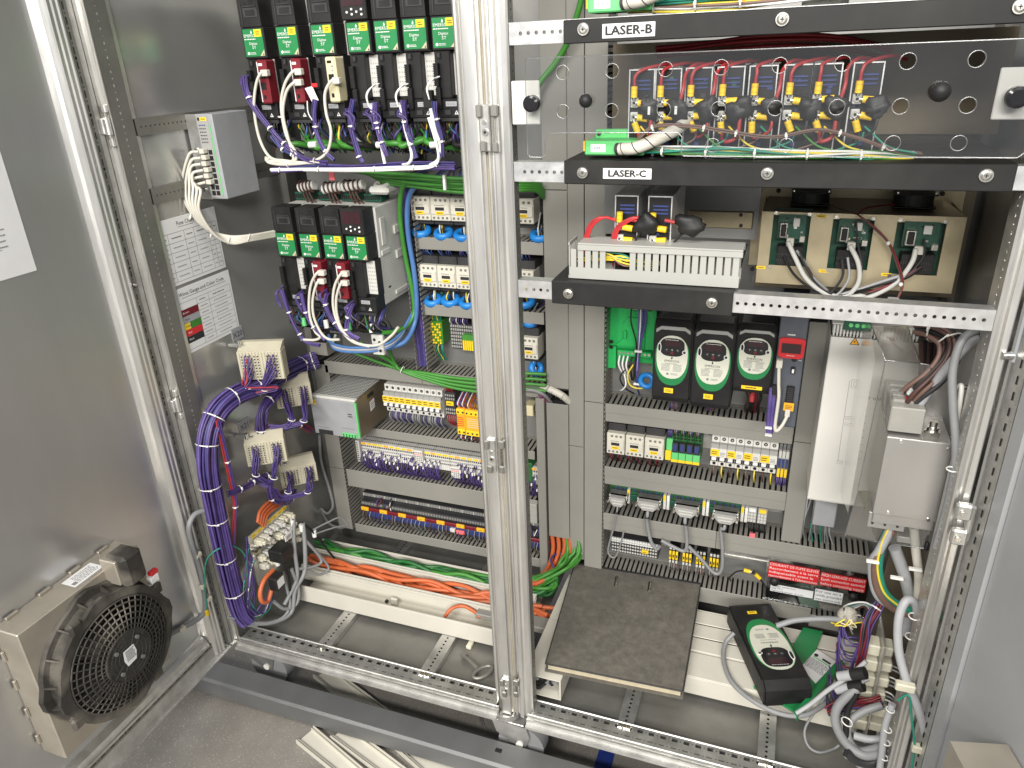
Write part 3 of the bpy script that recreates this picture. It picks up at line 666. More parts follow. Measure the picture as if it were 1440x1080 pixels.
# ================================================================== contactors, rings and small devices, left bay
CW, CH = 46, 56
def contactor(label, loc, w=CW, h=CH, group=None, name='contactor'):
    t = thing(name, label, 'contactor', loc, group); X, Y, Z = loc
    mb = MB(); mb.box(X+.6, X+w-.6, Y, Y+50, Z, Z+h, 'contactor', 1.5); mb.box(X+2, X+w-2, Y-3, Y, Z+h*.28, Z+h*.72, 'contactor', 1); mb.build('body', t)
    MB().box(X+.8, X+w-.8, Y+14, Y+70, Z-12, Z, 'charcoal', 1.5).build('lower_terminals', t)
    mb = MB(); mb.box(X+.8, X+w-.8, Y+14, Y+70, Z+h, Z+h+20, 'charcoal', 1.5)
    for k in range(3): mb.box(X+w*(.12+.29*k), X+w*(.12+.29*k)+9, Y+18, Y+40, Z+h+19, Z+h+21, 'dark')
    mb.build('upper_terminals', t)
    mb = MB()
    for k in range(3): mb.cyl((X+w*(.3+.24*k), Y-.2, Z+h*.86), (X+w*(.3+.24*k), Y+1, Z+h*.86), 3.1, 'dark', 8); mb.cyl((X+w*(.3+.24*k), Y-.4, Z+h*.86), (X+w*(.3+.24*k), Y-.3, Z+h*.86), 1.6, 'grey_plastic', 6)
    for k in range(4): mb.cyl((X+w*(.16+.22*k), Y-.2, Z+h*.12), (X+w*(.16+.22*k), Y+1, Z+h*.12), 3.0, 'dark', 8); mb.cyl((X+w*(.16+.22*k), Y-.4, Z+h*.12), (X+w*(.16+.22*k), Y-.3, Z+h*.12), 1.6, 'grey_plastic', 6)
    mb.build('screw', t)
    mb = MB(); mb.box(X+w*.28, X+w*.72, Y-3.6, Y-2.9, Z+h*.45, Z+h*.58, 'dark'); mb.box(X+w*.34, X+w*.66, Y-3.9, Y-3.5, Z+h*.485, Z+h*.54, 'charcoal'); mb.lines((X+w*.5, Y-3, Z+h*.66), w*.5, 4, 1, 'print_grey'); mb.build('indicator', t)
    mb = MB(); mb.rect((X+w*.5, Y-3.1, Z+h*.34), w*.42, h*.14, 'yellow', off=.4); mb.lines((X+w*.5, Y-3.1, Z+h*.34), w*.3, 4, 1, 'print', off=.7); mb.build('label', t)
    return t
yC = 415; rowspec = [((576, 276), 28, [0, 1, 2, 5], 'upper row'), ((587.5, 372), 26.2, [0, 1, 2, 5], 'second row'), ((596, 452), 0, [], '')]
names = {0: 'leftmost', 1: 'second from left', 2: 'third, half behind the centre post', 5: 'alone right of the centre post'}
for ri, (tl, dp, ks, rn) in enumerate(rowspec):
    if not ks: continue
    a = P(*tl, yC); pit = P(tl[0]+dp*2, tl[1]+5, yC).x; pit = (pit-a.x)/2
    for k in ks:
        tc = contactor('cream contactor with yellow tag in the %s, %s' % (rn, names[k]), (a.x+k*pit, yC, a.z-CH), pit, CH, 'cream contactors in the left bay')
        for j in range(5):
            x = a.x+k*pit+8+j*7; r_ = random.Random(ri*97+k*11+j)
            wire('lead', tc, [(x, yC+24, a.z+18), (x+r_.uniform(-5, 5), yC+8, a.z+34+r_.uniform(0, 10)), (x+r_.uniform(-10, 10), yC+45, a.z+56), (x+r_.uniform(-8, 8), 498, a.z+60)], 1.5, r_.choice(['navy', 'purple', 'blue_wire', 'navy']), 5, 4)
a = P(731, 474, yC); tc = contactor('cream contactor with yellow tag in the lowest row right of the centre post', (a.x, yC, a.z-CH), 46, CH, 'cream contactors in the left bay')
for j in range(5):
    x = a.x+8+j*7; r_ = random.Random(900+j)
    wire('lead', tc, [(x, yC+24, a.z+18), (x, yC+8, a.z+40), (x+4, yC+40, a.z+62), (x+6, 498, a.z+70)], 1.5, r_.choice(['navy', 'violet']), 5, 4)
def ring(u, v, label, y=440, R=18, tilt=(.03, -.30, .95), wires=True, seed=0):
    c = P(u, v, y); t = thing('current_sensor_ring', label, 'ring core', c, 'blue ring cores in the left bay')
    MB().torus(c, tilt, R, 8, 'blue', 20, 8, 1.2).build('core', t)
    if wires:
        rr = random.Random(seed)
        for k in range(5):
            p = c + Vector((rr.uniform(-9, 9), rr.uniform(-4, 4), rr.uniform(-4, 6)))
            MB().tube(spline([p+Vector((rr.uniform(-12, 12), 22, 42)), p+Vector((0, 0, 14)), p, p+Vector((0, 10, -30))], 4), 1.9, ['black', 'black', 'print_white', 'black', 'yellow_wire'][k], 5).build('lead', t)
for i, (u, v, l) in enumerate([(593, 325, 'blue ring core left of three on the upper duct'), (624, 328, 'blue ring core with white wire ends on the upper duct'), (652, 330, 'blue ring core beside the centre post on the upper duct'), (760, 331, 'blue ring core at the right end of the upper duct'),
     (609, 422, 'blue ring core left of three on the second duct'), (634, 422, 'blue ring core in the middle on the second duct'), (659, 425, 'blue ring core beside the centre post on the second duct'), (739, 424, 'blue ring core right of the centre post below the rail')]):
    ring(u, v, l, seed=i)
c = P(746, 455, 440); ring(746, 452, 'blue ring core above the lowest contactor', R=13, seed=20); ring(754, 518, 'tilted blue ring core above the green cables by the post', R=14, tilt=(.7, -.5, .4), seed=21)
# yellow-green earth terminals and grey terminals on the third row
a = P(604, 452, 450); t = thing('earth_terminal_block', 'green and yellow earth terminal block with green wires below', 'terminal block', (a.x, 450, a.z-70))
mb = MB(); mb.box(a.x, a.x+34, 452, 495, a.z-62, a.z, 'cable_green', 1); mb.build('body', t)
mb = MB()
for i in range(5):
    for j in range(8): mb.box(a.x-1+i*6.6, a.x+4+i*6.6, 448, 452, a.z-60+j*7.4, a.z-55.5+j*7.4, 'yellow' if (i+j) % 3 else 'cable_green', .4)
stuff(mb.build('clamp', t))
for j in range(6):
    for up in (0, 1):
        x = a.x+3+j*5; MB().tube(spline([(x, 462, a.z-62+62*up), (x+random.uniform(-4, 4), 458, a.z-80+110*up), (x+random.uniform(-6, 6), 480, a.z-118+190*up)], 4), 1.6, 'teal' if j % 3 else 'yellow_wire', 5).build('wire', t)
a = P(632, 455, 445); t = thing('terminal_block', 'grey lattice-faced terminal block on the third row beside the post', 'terminal block', (a.x, 445, a.z-75))
mb = MB(); mb.box(a.x, a.x+70, 450, 495, a.z-70, a.z, 'charcoal', 1); mb.build('body', t)
mb = MB()
for i in range(11):
    for j in range(7): mb.box(a.x+1+i*6.2, a.x+5.4+i*6.2, 447, 450, a.z-66+j*9.4, a.z-60+j*9.4, 'grey_plastic', .4)
stuff(mb.build('clamp', t))
mb = MB(); mb.box(a.x+40, a.x+72, 430, 447, a.z-48, a.z-22, 'cable_green', 1)
for k in range(5): mb.box(a.x+42+k*6, a.x+46.5+k*6, 427, 430, a.z-62, a.z-36, 'yellow')
mb.build('plug', t)
for j in range(9):
    x = a.x+4+j*6; MB().tube(spline([(x, 452, a.z-4), (x, 440, a.z+14), (x+3, 470, a.z+40)], 4), 1.4, 'purple' if j % 3 else 'print_white', 5).build('wire', t)
# ------------------------------------------------------------------ big DIN-rail power supply
yP = 330; a = P(435, 556, yP); b = P(501, 562, yP); c = P(507, 618, yP); x0, x1, zt, zb = a.x, b.x, (a.z+b.z)/2, c.z
t = thing('power_supply', 'large grey DIN-rail power supply with perforated top and green edge strip', 'power supply', (x0, 488, zb))
mb = MB(); mb.box(x0, x1-9, yP, yP+4, zb, zt-9, 'tag_grey', 1); mb.lines((x0+30, yP, zb+22), 40, 5, 1, 'print_grey'); mb.lines((x1-38, yP, zb+28), 40, 5, 1, 'print_grey'); mb.lines((x1-26, yP, zt-48), 14, 14, 2, 'print'); mb.build('front_plate', t)
mb = MB(); mb.box(x0, x1-6, yP-1.5, yP+16, zt-9, zt, 'grey_light', 3); mb.build('top_edge', t)
bx('edge_strip', t, 'green_light', x1-8.5, x1-4, yP-.6, yP+6, zb+3, zt-9.5)
mb = MB(); mb.box(x0+1, x1-5, yP+4.5, 488, zb+4, zt-8, 'charcoal'); mb.box(x1-4.8, x1-3, yP+5, 488, zb+2, zt-3, 'bronze_side'); mb.build('case', t)
mb = MB(); nX, nY = 11, 15
for i in range(nX+1): xx = x0+6+(x1-x0-14)*i/nX; mb.box(xx-1.3, xx+1.3, yP+17, 486, zt-5, zt-2.6, 'grey_plastic')
for j in range(nY+1): yy = yP+18+(466-yP)*j/nY; mb.box(x0+4, x1-7, yy-1.3, yy+1.3, zt-4.8, zt-2.8, 'grey_plastic')
mb.box(x0+2, x0+6, yP+16, 487, zt-6, zt-2, 'grey_plastic'); mb.box(x1-9, x1-4, yP+16, 487, zt-6, zt-1.5, 'bronze_side'); stuff(mb.build('vent_grille', t))
mb = MB(); mb.box(x0, x0+16, yP-.8, yP-.1, zt-28, zt-14, 'yellow'); mb.lines((x0+8, yP-.8, zt-21), 10, 6, 2, 'print'); mb.build('tag', t)
mb = MB(); mb.quad([(x1-2.7, 395, zt-36), (x1-2.7, 420, zt-32), (x1-2.7, 420, zt-60), (x1-2.7, 395, zt-64)], 'paper'); mb.lines((x1-2.6, 408, zt-48), 20, 20, 4, 'print_grey', (0, 1, 0)); mb.box(x1-3, x1-2.6, 388, 420, zt-22, zt-10, 'black'); mb.build('type_plate', t)
for x_, n_, m_ in ((x0+14, 5, 'charcoal'), (x1-58, 5, 'green_light')):
    mb = MB(); mb.box(x_, x_+n_*9, yP-3, yP, zb+2, zb+15, m_, 1)
    for k in range(n_): mb.cyl((x_+4.5+k*9, yP-3.2, zb+10), (x_+4.5+k*9, yP-3, zb+10), 2.2, 'dark', 6); mb.box(x_+2.5+k*9, x_+6.5+k*9, yP-3.2, yP-3, zb+3.5, zb+6.5, 'dark')
    mb.build('connector', t)
# ------------------------------------------------------------------ breakers
def breaker(name, label, loc, w, h, strip, lever, group, tagm=None, wirec='cable_grey'):
    t = thing(name, label, 'circuit breaker', loc, group); X, Y, Z = loc
    mb = MB(); mb.box(X+.3, X+w-.3, Y+16, Y+72, Z, Z+h, 'white', .8); mb.box(X+.3, X+w-.3, Y, Y+16, Z+h*.26, Z+h*.66, 'white', .8); mb.box(X+.3, X+w-.3, Y+5, Y+17, Z+h*.66, Z+h*.78, 'grey_plastic', .5); mb.build('body', t)
    mb = MB(); mb.cyl((X+w/2, Y+15.4, Z+h*.89), (X+w/2, Y+16.5, Z+h*.89), w*.24, 'dark', 10); mb.cyl((X+w/2, Y+15.2, Z+h*.89), (X+w/2, Y+15.6, Z+h*.89), w*.13, 'nickel', 6); mb.cyl((X+w/2, Y+15.4, Z+h*.08), (X+w/2, Y+16.5, Z+h*.08), w*.22, 'dark', 10); mb.build('terminal', t)
    mb = MB(); mb.box(X+.5, X+w-.5, Y-.6, Y-.1, Z+h*.44, Z+h*.65, strip)
    if strip == 'yellow': mb.lines((X+w/2, Y-.6, Z+h*.55), w*.7, h*.16, 2, 'print')
    else: mb.lines((X+w/2, Y-.6, Z+h*.5), w*.6, h*.14, 3, 'print_grey')
    mb.build('marking', t)
    mb = MB(); mb.box(X+.6, X+w-.6, Y-.4, Y+2, Z+h*.26, Z+h*.40, 'dark'); mb.box(X+w*.2, X+w*.8, Y-5, Y+2, Z+h*.30, Z+h*.40, lever, 1); mb.build('toggle', t)
    if wirec: MB().tube(spline([(X+w/2, Y+22, Z+2), (X+w/2, Y+12, Z-14), (X+w/2+2, Y+30, Z-40)], 4), 2, wirec, 5).build('lead', t)
    return t
yM = 428; a = P(539.4, 540, yM+14); b = P(621, 550, yM+14); bb = P(623.5, 586, yM+14); pit = (b.x-a.x)/10; h = 82
for k in range(10):
    breaker('circuit_breaker', 'white breaker with yellow label right of the power supply, %s of ten' % ordl(k, 10), (a.x+k*pit, yM, a.z-h), pit, h, 'yellow', 'print_white', 'yellow-labelled breakers in the left bay')
mb = MB(); mb.box(60, 700, 494, 499.5, a.z-60, a.z-25, 'zinc'); tag(mb.build('din_rail'), 'zinc DIN rail carrying the yellow-labelled breakers', 'rail')
bw_ = thing('wire_bundle', 'purple and grey wires dropping from the yellow-labelled breakers', 'wires', (a.x+80, 450, a.z-h-40))
for k in range(26):
    x = a.x+8+k*6.6; r_ = random.Random(k); wire('wire', bw_, [(x, 450, a.z-h+4), (x+1, 442, a.z-h-18), (x+r_.uniform(-3, 3), 470, a.z-h-44)], 1.6, r_.choice(['purple', 'purple', 'cable_grey']), 5, 3)
a = P(625, 551, 440); t = thing('relay_module', 'dark grey terminal module with yellow tag right of the ten breakers', 'module', (a.x, 440, a.z-70))
mb = MB(); mb.box(a.x, a.x+30, 440, 495, a.z-68, a.z, 'charcoal', 1); mb.build('body', t)
mb = MB()
for i in range(5):
    for j in (0, 1, 4, 5): mb.box(a.x+1+i*5.8, a.x+5+i*5.8, 438, 440, a.z-64+j*10.5, a.z-58+j*10.5, 'grey_plastic', .5)
stuff(mb.build('clamp', t)); mb = MB(); mb.box(a.x+4, a.x+25, 437.4, 439.6, a.z-38, a.z-26, 'yellow'); mb.lines((a.x+14, 437.4, a.z-32), 14, 5, 1, 'print'); mb.build('tag', t)
for k in range(5): MB().tube(spline([(a.x+4+k*5.4, 446, a.z-66), (a.x+4+k*5.4, 438, a.z-84), (a.x+6+k*4, 465, a.z-112)], 4), 1.6, 'red_wire', 5).build('lead', t)
for k in range(4): MB().tube(spline([(a.x+4+k*5.4, 450, a.z-4), (a.x+4+k*5.4, 445, a.z+16), (a.x+6+k*4, 480, a.z+40)], 4), 1.6, 'red_wire', 5).build('lead', t)
for k, (u, v, w, h, l) in enumerate(((641, 574, 26, 76, 'narrow yellow safety relay right of the breakers'), (653, 576, 60, 76, 'wide yellow safety relay with orange face at the centre post'))):
    a = P(u, v, 405); t = thing('safety_relay', l, 'relay', (a.x, 405, a.z-h), 'yellow safety relays')
    mb = MB(); mb.box(a.x, a.x+w-1.5, 405, 490, a.z-h, a.z, 'amber', 2); mb.build('case', t)
    mb = MB(); mb.box(a.x+1, a.x+w-3, 402, 405, a.z-16, a.z-1, 'yellow', 1); mb.box(a.x+1, a.x+w-3, 402, 405, a.z-h+1, a.z-h+16, 'yellow', 1); mb.build('terminal_cover', t)
    mb = MB()
    for q in range(4 if w > 30 else 2):
        for zz in (a.z-9, a.z-h+8): mb.cyl((a.x+7+q*13, 401.6, zz), (a.x+7+q*13, 402.4, zz), 3, 'charcoal', 8)
    mb.lines((a.x+w*.45, 405, a.z-h*.5), w*.7, h*.4, 5, 'red' if k == 0 else 'cream'); mb.build('marking', t)
    for q in range(7): MB().tube(spline([(a.x+3+q*w/8, 415, a.z), (a.x+3+q*w/8, 405, a.z+16), (a.x+5+q*w/9, 440, a.z+34)], 4), 1.5, ['navy', 'print_white', 'red_wire', 'purple'][q % 4], 5).build('lead', t)
    for q in range(5): MB().tube(spline([(a.x+3+q*w/6, 420, a.z-h), (a.x+3+q*w/6, 408, a.z-h-14), (a.x+q*w/6, 450, a.z-h-30)], 4), 1.5, ['brown', 'print_white', 'maroon'][q % 3], 5).build('lead', t)
# ------------------------------------------------------------------ long terminal row with purple wires
yT = 432; a = P(507, 618, yT); b = P(674, 641, yT); x0, x1 = a.x, 690; z0 = P(520, 622, yT).z-2
t = thing('terminal_row', 'long white terminal row with yellow marker strip and many purple wires', 'terminal row', (x0, 490, z0-60)); pit = 6.2; n = int((x1-x0)/pit)
mb = MB()
for k in range(n):
    x = x0+k*pit; mb.box(x+.2, x+pit-.2, yT, 490, z0-52, z0, 'white' if k % 9 else 'grey_light', .5)
    mb.box(x+1.4, x+pit-1.4, yT-.6, yT+.1, z0-14, z0-9, 'dark'); mb.box(x+1.4, x+pit-1.4, yT-.6, yT+.1, z0-24, z0-19, 'print_grey'); mb.box(x+1.4, x+pit-1.4, yT-.6, yT+.1, z0-34, z0-30, 'dark')
stuff(mb.build('terminal', t))
mb = MB()
for k in range(n//3): mb.box(x0+k*pit*3+.4, x0+k*pit*3+pit*3-3.2, yT-1.6, yT, z0-7, z0-1, 'yellow' if k % 4 else 'amber', .4)
stuff(mb.build('marker', t))
mb = MB()
for k in range(n): mb.cyl((x0+(k+.5)*pit, yT+14, z0+.2), (x0+(k+.5)*pit, yT+14, z0+1.2), 2, 'dark', 6); mb.cyl((x0+(k+.5)*pit, yT+34, z0+.2), (x0+(k+.5)*pit, yT+34, z0+1.2), 2, 'dark', 6)
stuff(mb.build('clamp_hole', t))
for k in range(int(n*.98)):
    r_ = random.Random(400+k)
    if k % 16 in (14,) or (40 < k < 46) or (62 < k < 68): continue
    x = x0+(k+.5)*pit; zs = z0-r_.choice([24, 34, 44]); d = r_.uniform(0, 9)
    p = [Vector((x, yT+4, zs)), Vector((x+r_.uniform(-1, 1), yT-7-d*.5, zs-5)), Vector((x+r_.uniform(-2, 2), yT-10-d, zs-20)), Vector((x+4+r_.uniform(-4, 4), yT-4-d, z0-74)), Vector((x+9+r_.uniform(-5, 5), yT+20, z0-104))]
    pp = spline(p, 4); w = MB(); w.tube(pp, 1.9, 'purple' if r_.random() < .92 else 'violet', 5)
    w.build('wire', t)
    if r_.random() < .72: MB().tube(pp[3:6] if r_.random() < .6 else pp[6:9], 2.4, 'print_white', 5).build('wire_sleeve', t)
mb = MB(); mb.box(x0-16, x0-4, yT-6, 490, z0-66, z0+4, 'grey_light', 1.5)
for k in range(9): mb.box(x0-13, x0-8, yT-6.6, yT-5.8, z0-60+k*7, z0-57+k*7, 'charcoal')
mb.build('end_block', t)
for u, v in ((590, 640), (642, 663)):
    c = P(u, v, yT-8); mb = MB(); mb.box(c.x-13, c.x+13, yT-16, yT-6, c.z-17, c.z+17, 'white', 1)
    for i in range(4):
        for j in range(5): mb.box(c.x-11+i*6, c.x-7+i*6, yT-16.5, yT-15.8, c.z-14+j*6, c.z-10.5+j*6, 'print_grey' if j != 3 else 'pink')
    mb.build('plug', t)
# ------------------------------------------------------------------ bottom fuse terminal row
yT = 430; a = P(505, 705, yT); x0 = a.x; x1 = 668; zc = P(506, 724, yT).z+30
t = thing('fuse_terminal_row', 'tiered grey terminal row with red and yellow fuse tags over a blue strip', 'terminal row', (x0, 490, zc-40))
mb = MB(); mb.box(x0, x1, yT+26, 495, zc-30, zc+38, 'charcoal', 1); mb.box(x0, x1, yT+12, 495, zc-30, zc+16, 'charcoal', 1); mb.box(x0, x1, yT, 495, zc-36, zc-4, 'charcoal', 1); mb.build('body', t)
mb = MB(); nn = int((x1-x0)/5.2)
for k in range(nn):
    x = x0+k*5.2; mb.box(x+.6, x+4.2, yT+25, yT+26, zc+26, zc+36, 'grey_plastic' if k % 7 else 'grey_light', .3); mb.box(x+.6, x+4.2, yT+25, yT+26, zc+17, zc+24, 'charcoal'); mb.box(x+1.2, x+3.6, yT+11.3, yT+12, zc+4, zc+13, 'grey_plastic')
stuff(mb.build('clamp', t))
mb = MB()
for k in range(9): mb.box(x0+20+k*66, x0+80+k*66, yT-6, yT, zc-6, zc+5, 'maroon', 1.5)
mb.build('fuse_strip', t)
for k in range(9):
    mb = MB(); mb.box(x0+8+k*63, x0+34+k*63, yT-8, yT-2, zc-5, zc+7, 'amber', 1.5); mb.rect((x0+21+k*63, yT-8, zc+1), 18, 7, 'yellow', off=.3); mb.lines((x0+21+k*63, yT-8, zc+1), 12, 4, 1, 'print', off=.6); mb.build('tag', t)
bx('blue_strip', t, 'navy', x0+24, x1, yT-3, yT+4, zc-26, zc-9, 1)
for k in range(41):
    r_ = random.Random(k+77); x = x0+12+k*14+r_.uniform(-4, 4); MB().tube(spline([(x, yT-2, zc-8), (x+r_.uniform(-3, 3), yT-10, zc-26), (x+r_.uniform(-6, 6), yT+14, zc-62)], 4), 1.2, r_.choice(['tan', 'cable_grey', 'brown', 'purple', 'cable_grey']), 5).build('wire', t)
for k in range(34):
    r_ = random.Random(k+177); x = (x0+60 if k < 8 else x0+420)+r_.uniform(0, 40 if k < 8 else 190); zz = zc+r_.uniform(18, 34); MB().tube(spline([(x, yT+24, zz), (x+r_.uniform(-8, 8), yT+10, zz-6), (x+r_.uniform(-14, 14), yT+4, zz-22)], 4), 1.5, r_.choice(['purple', 'purple', 'charcoal', 'print_white', 'maroon']), 5).build('wire', t)
mb = MB(); c = P(619, 702, yT+20); mb.box(c.x-6, c.x+6, yT+18, yT+24, c.z-6, c.z+6, 'yellow', .6); mb.lines((c.x, yT+18, c.z), 7, 4, 1, 'print'); mb.build('tag', t)
c = P(648, 748, 425); tag(MB().box(c.x-13, c.x+13, 420, 426, c.z-6, c.z+6, 'pink', 1).build('wire_tag'), 'pink-red wire tag hanging over the lowest left duct', 'tag')
c = P(637, 745, 425); tag(MB().box(c.x-8, c.x+8, 420, 428, c.z-6, c.z+6, 'white', 1).build('wire_tag'), 'small white wire tag beside the pink one', 'tag')
# ------------------------------------------------------------------ green board behind the post, right strip of the left bay
a = P(738, 648, 440); tag(MB().box(a.x, a.x+24, 430, 490, a.z-62, a.z, 'cable_dgreen', 2).build('relay_board'), 'dark green relay board in the gap right of the centre post', 'board')
a = P(740, 704, 425); tag(MB().box(a.x, a.x+34, 412, 426, P(740, 730, 425).z, a.z, 'duct_light', 1).build('duct_cover'), 'pale grey cover plate low in the gap right of the centre post', 'cover')
a = P(736, 570, 440); mb = MB(); mb.box(a.x, a.x+26, 440, 490, a.z-30, a.z, 'cream', 2); mb.box(a.x+28, a.x+40, 450, 492, a.z-20, a.z, 'zinc', 1); tag(mb.build('end_clamp'), 'cream end clamp on a rail in the gap right of the centre post', 'clamp')
# ================================================================== right bay: front rails and shelves
yR = -18
def punched_rail(z, x0, x1, label, first):
    mb = MB(); L = x1-x0; off = (first-x0) % 12.5
    mb.perf((x0, yR, z-14), (1, 0, 0), (0, 0, 1), L, 28, [(off+12.5*k, 12.5, [(14, 2.9, 2.9, True)]) for k in range(int((L-off)/12.5)) if off+12.5*k > 6.3], 'zinc_bright', 'zinc_dull', 3)
    mb.box(x0, x1, yR, yR+24, z+14, z+15.5, 'zinc_bright'); mb.box(x0, x1, yR, yR+24, z-15.5, z-14, 'zinc_bright')
    tag(mb.build('punched_rail'), label, 'rail', 'punched rails across the right bay')
punched_rail(1398.5, 787, 1503, 'bright punched steel rail behind the upper black shelf front', 793)
punched_rail(1196.2, 787, 1503, 'bright punched steel rail behind the middle black shelf front', 793)
punched_rail(999.5, 787, 1503, 'bright punched steel rail running free across the right bay at lowest shelf', 1165.4)
def shelf(label, x0, x1, z0, z1, depth, screws, name='shelf'):
    t = thing(name, label, 'shelf', ((x0+x1)/2, -20, z0), 'black shelves on the punched rails')
    MB().box(x0, x1, -24, -20.5, z0, z1, 'black_paint_and_shade', 1.4).build('front_lip', t)
    bx('tray', t, 'black_paint_and_shade', x0, x1, -20.5, depth, z1-2.6, z1-.6)
    for (u, v) in screws:
        c = P(u, v, -27); mb = MB(); mb.cyl((c.x, -24, c.z), (c.x, -27.5, c.z), 8.6, 'nickel', 18); mb.cyl((c.x, -27.5, c.z), (c.x, -29, c.z), 7, 'nickel', 18, 4.5); mb.box(c.x-2.6, c.x+2.6, -29.4, -28.9, c.z-.5, c.z+.5, 'dark'); mb.box(c.x-.5, c.x+.5, -29.4, -28.9, c.z-2.6, c.z+2.6, 'dark'); mb.build('screw', t)
    return t
def nameplate(parent, text, tl, br):
    a = P(*tl, -25); b = P(*br, -25); mb = MB(); mb.box(a.x, b.x, -25.6, -24.1, b.z, a.z, 'print_white', .6)
    mb.text(text, ((a.x+b.x)/2, -25.7, (a.z+b.z)/2), (a.z-b.z)*.86, 'print', off=.3, sx=1.16); [mb.text(text, ((a.x+b.x)/2+dx_, -25.7, (a.z+b.z)/2+dz_), (a.z-b.z)*.86, 'print', off=.33+.01*k_, sx=1.16) for k_, (dx_, dz_) in enumerate(((.7, 0), (-.7, 0), (0, .5), (0, -.5)))]; mb.build('name_label', parent)
s1 = shelf('upper black shelf front marked LASER-B', 874, 1515, 1381, 1413, 330, [(820, 41), (1100, 27), (1435, 9)]); nameplate(s1, 'LASER-B', (847, 34), (921, 51))
s2 = shelf('middle black shelf front marked LASER-C', 873, 1487, 1179, 1215, 330, [(819, 243), (1079, 244), (1387, 247)]); nameplate(s2, 'LASER-C', (848, 236.5), (916, 252.5))
s3 = shelf('short black shelf front carrying the grey wiring trunk', 849, 1146, 979, 1019, 300, [(799, 413), (1001, 426)])
c = P(1075, 248, -20)
# clear acrylic guard with finger holes
yA = -40
t = thing('acrylic_guard', 'clear acrylic guard sheet with round holes before the power modules', 'guard', (1150, yA, 1228))
mb = MB(); x0, x1, zt, zn, zb = 819, 1500, 1364, 1258, 1228
hu = [791, 861, 936, 1014, 1096, 1184, 1275, 1371]; cells = []; rings = []
for u in hu:
    p = P(u, 97, yA); cells.append((p.x-x0, 24, [(1343-zn, 9.6, 9.6, True), (1289-zn, 9.6, 9.6, True)])); rings += [(p.x, 1343), (p.x, 1289)]
mb.perf((x0, yA, zn), (1, 0, 0), (0, 0, 1), x1-x0, zt-zn, cells, 'acrylic', 'acrylic_edge', 3); mb.build('sheet', t)
mb = MB(); mb.quad([(819, yA, 1222), (848, yA, 1222), (848, yA, zn), (819, yA, zn)], 'acrylic'); mb.quad([(1056, yA, 1225), (1500, yA, 1225), (1500, yA, zn), (1056, yA, zn)], 'acrylic'); mb.build('lower_tab', t)
mb = MB()
for p, r in [((x, yA, z), 9.9) for x, z in rings] + [((P(1256, 197, yA).x, yA, 1243), 9.5), ((P(1349, 197, yA).x, yA, 1243), 9.5), ((1200, yA, 1240), 9.5), ((1100, yA, 1240), 9.5)]: mb.torus(p, (0, 1, 0), r, .6, 'acrylic_edge', 22, 5)
stuff(mb.build('hole_rim', t))
mb = MB(); ed = [(1498, yA, 1364), (822, yA, 1364), (819, yA, 1360), (819, yA, 1226), (823, yA, 1222), (844, yA, 1222), (848, yA, 1226), (848, yA, 1252), (855, yA, 1258), (1050, yA, 1258), (1056, yA, 1252), (1056, yA, 1229), (1060, yA, 1225), (1480, yA, 1225), (1496, yA, 1240), (1498, yA, 1280)]
mb.tube([Vector(p) for p in ed], .9, 'acrylic_edge', 5); mb.build('edge', t)
for u, v, r, fl in ((746, 146, 12, 1), (823, 142, 10, 0), (1323, 129, 12.5, 0), (1432, 137, 13, 1)):
    c = P(u, v, yA-12); mb = MB()
    if fl: mb.cyl((c.x, yA-.5, c.z), (c.x, yA-13, c.z), r, 'black', 22); mb.cyl((c.x, yA-13, c.z), (c.x, yA-15, c.z), r, 'black_gloss', 22, r*.7)
    else: mb.ball((c.x, yA-9, c.z), r, 'black', 16, 10)
    mb.cyl((c.x, yA+16, c.z), (c.x, yA, c.z), 3, 'nickel', 8); mb.build('knob', t)
for l, (a, b) in (('white metal bracket holding the acrylic guard at the centre post', (P(719, 114, -26), P(760, 175, -26))), ('white metal bracket holding the acrylic guard at the right post', (P(1408, 95, -26), P(1450, 168, -26)))):
    tag(MB().box(a.x, b.x, -28, -25, b.z, a.z, 'white_metal', 1.4).build('guard_bracket'), l, 'bracket', 'brackets of the acrylic guard')
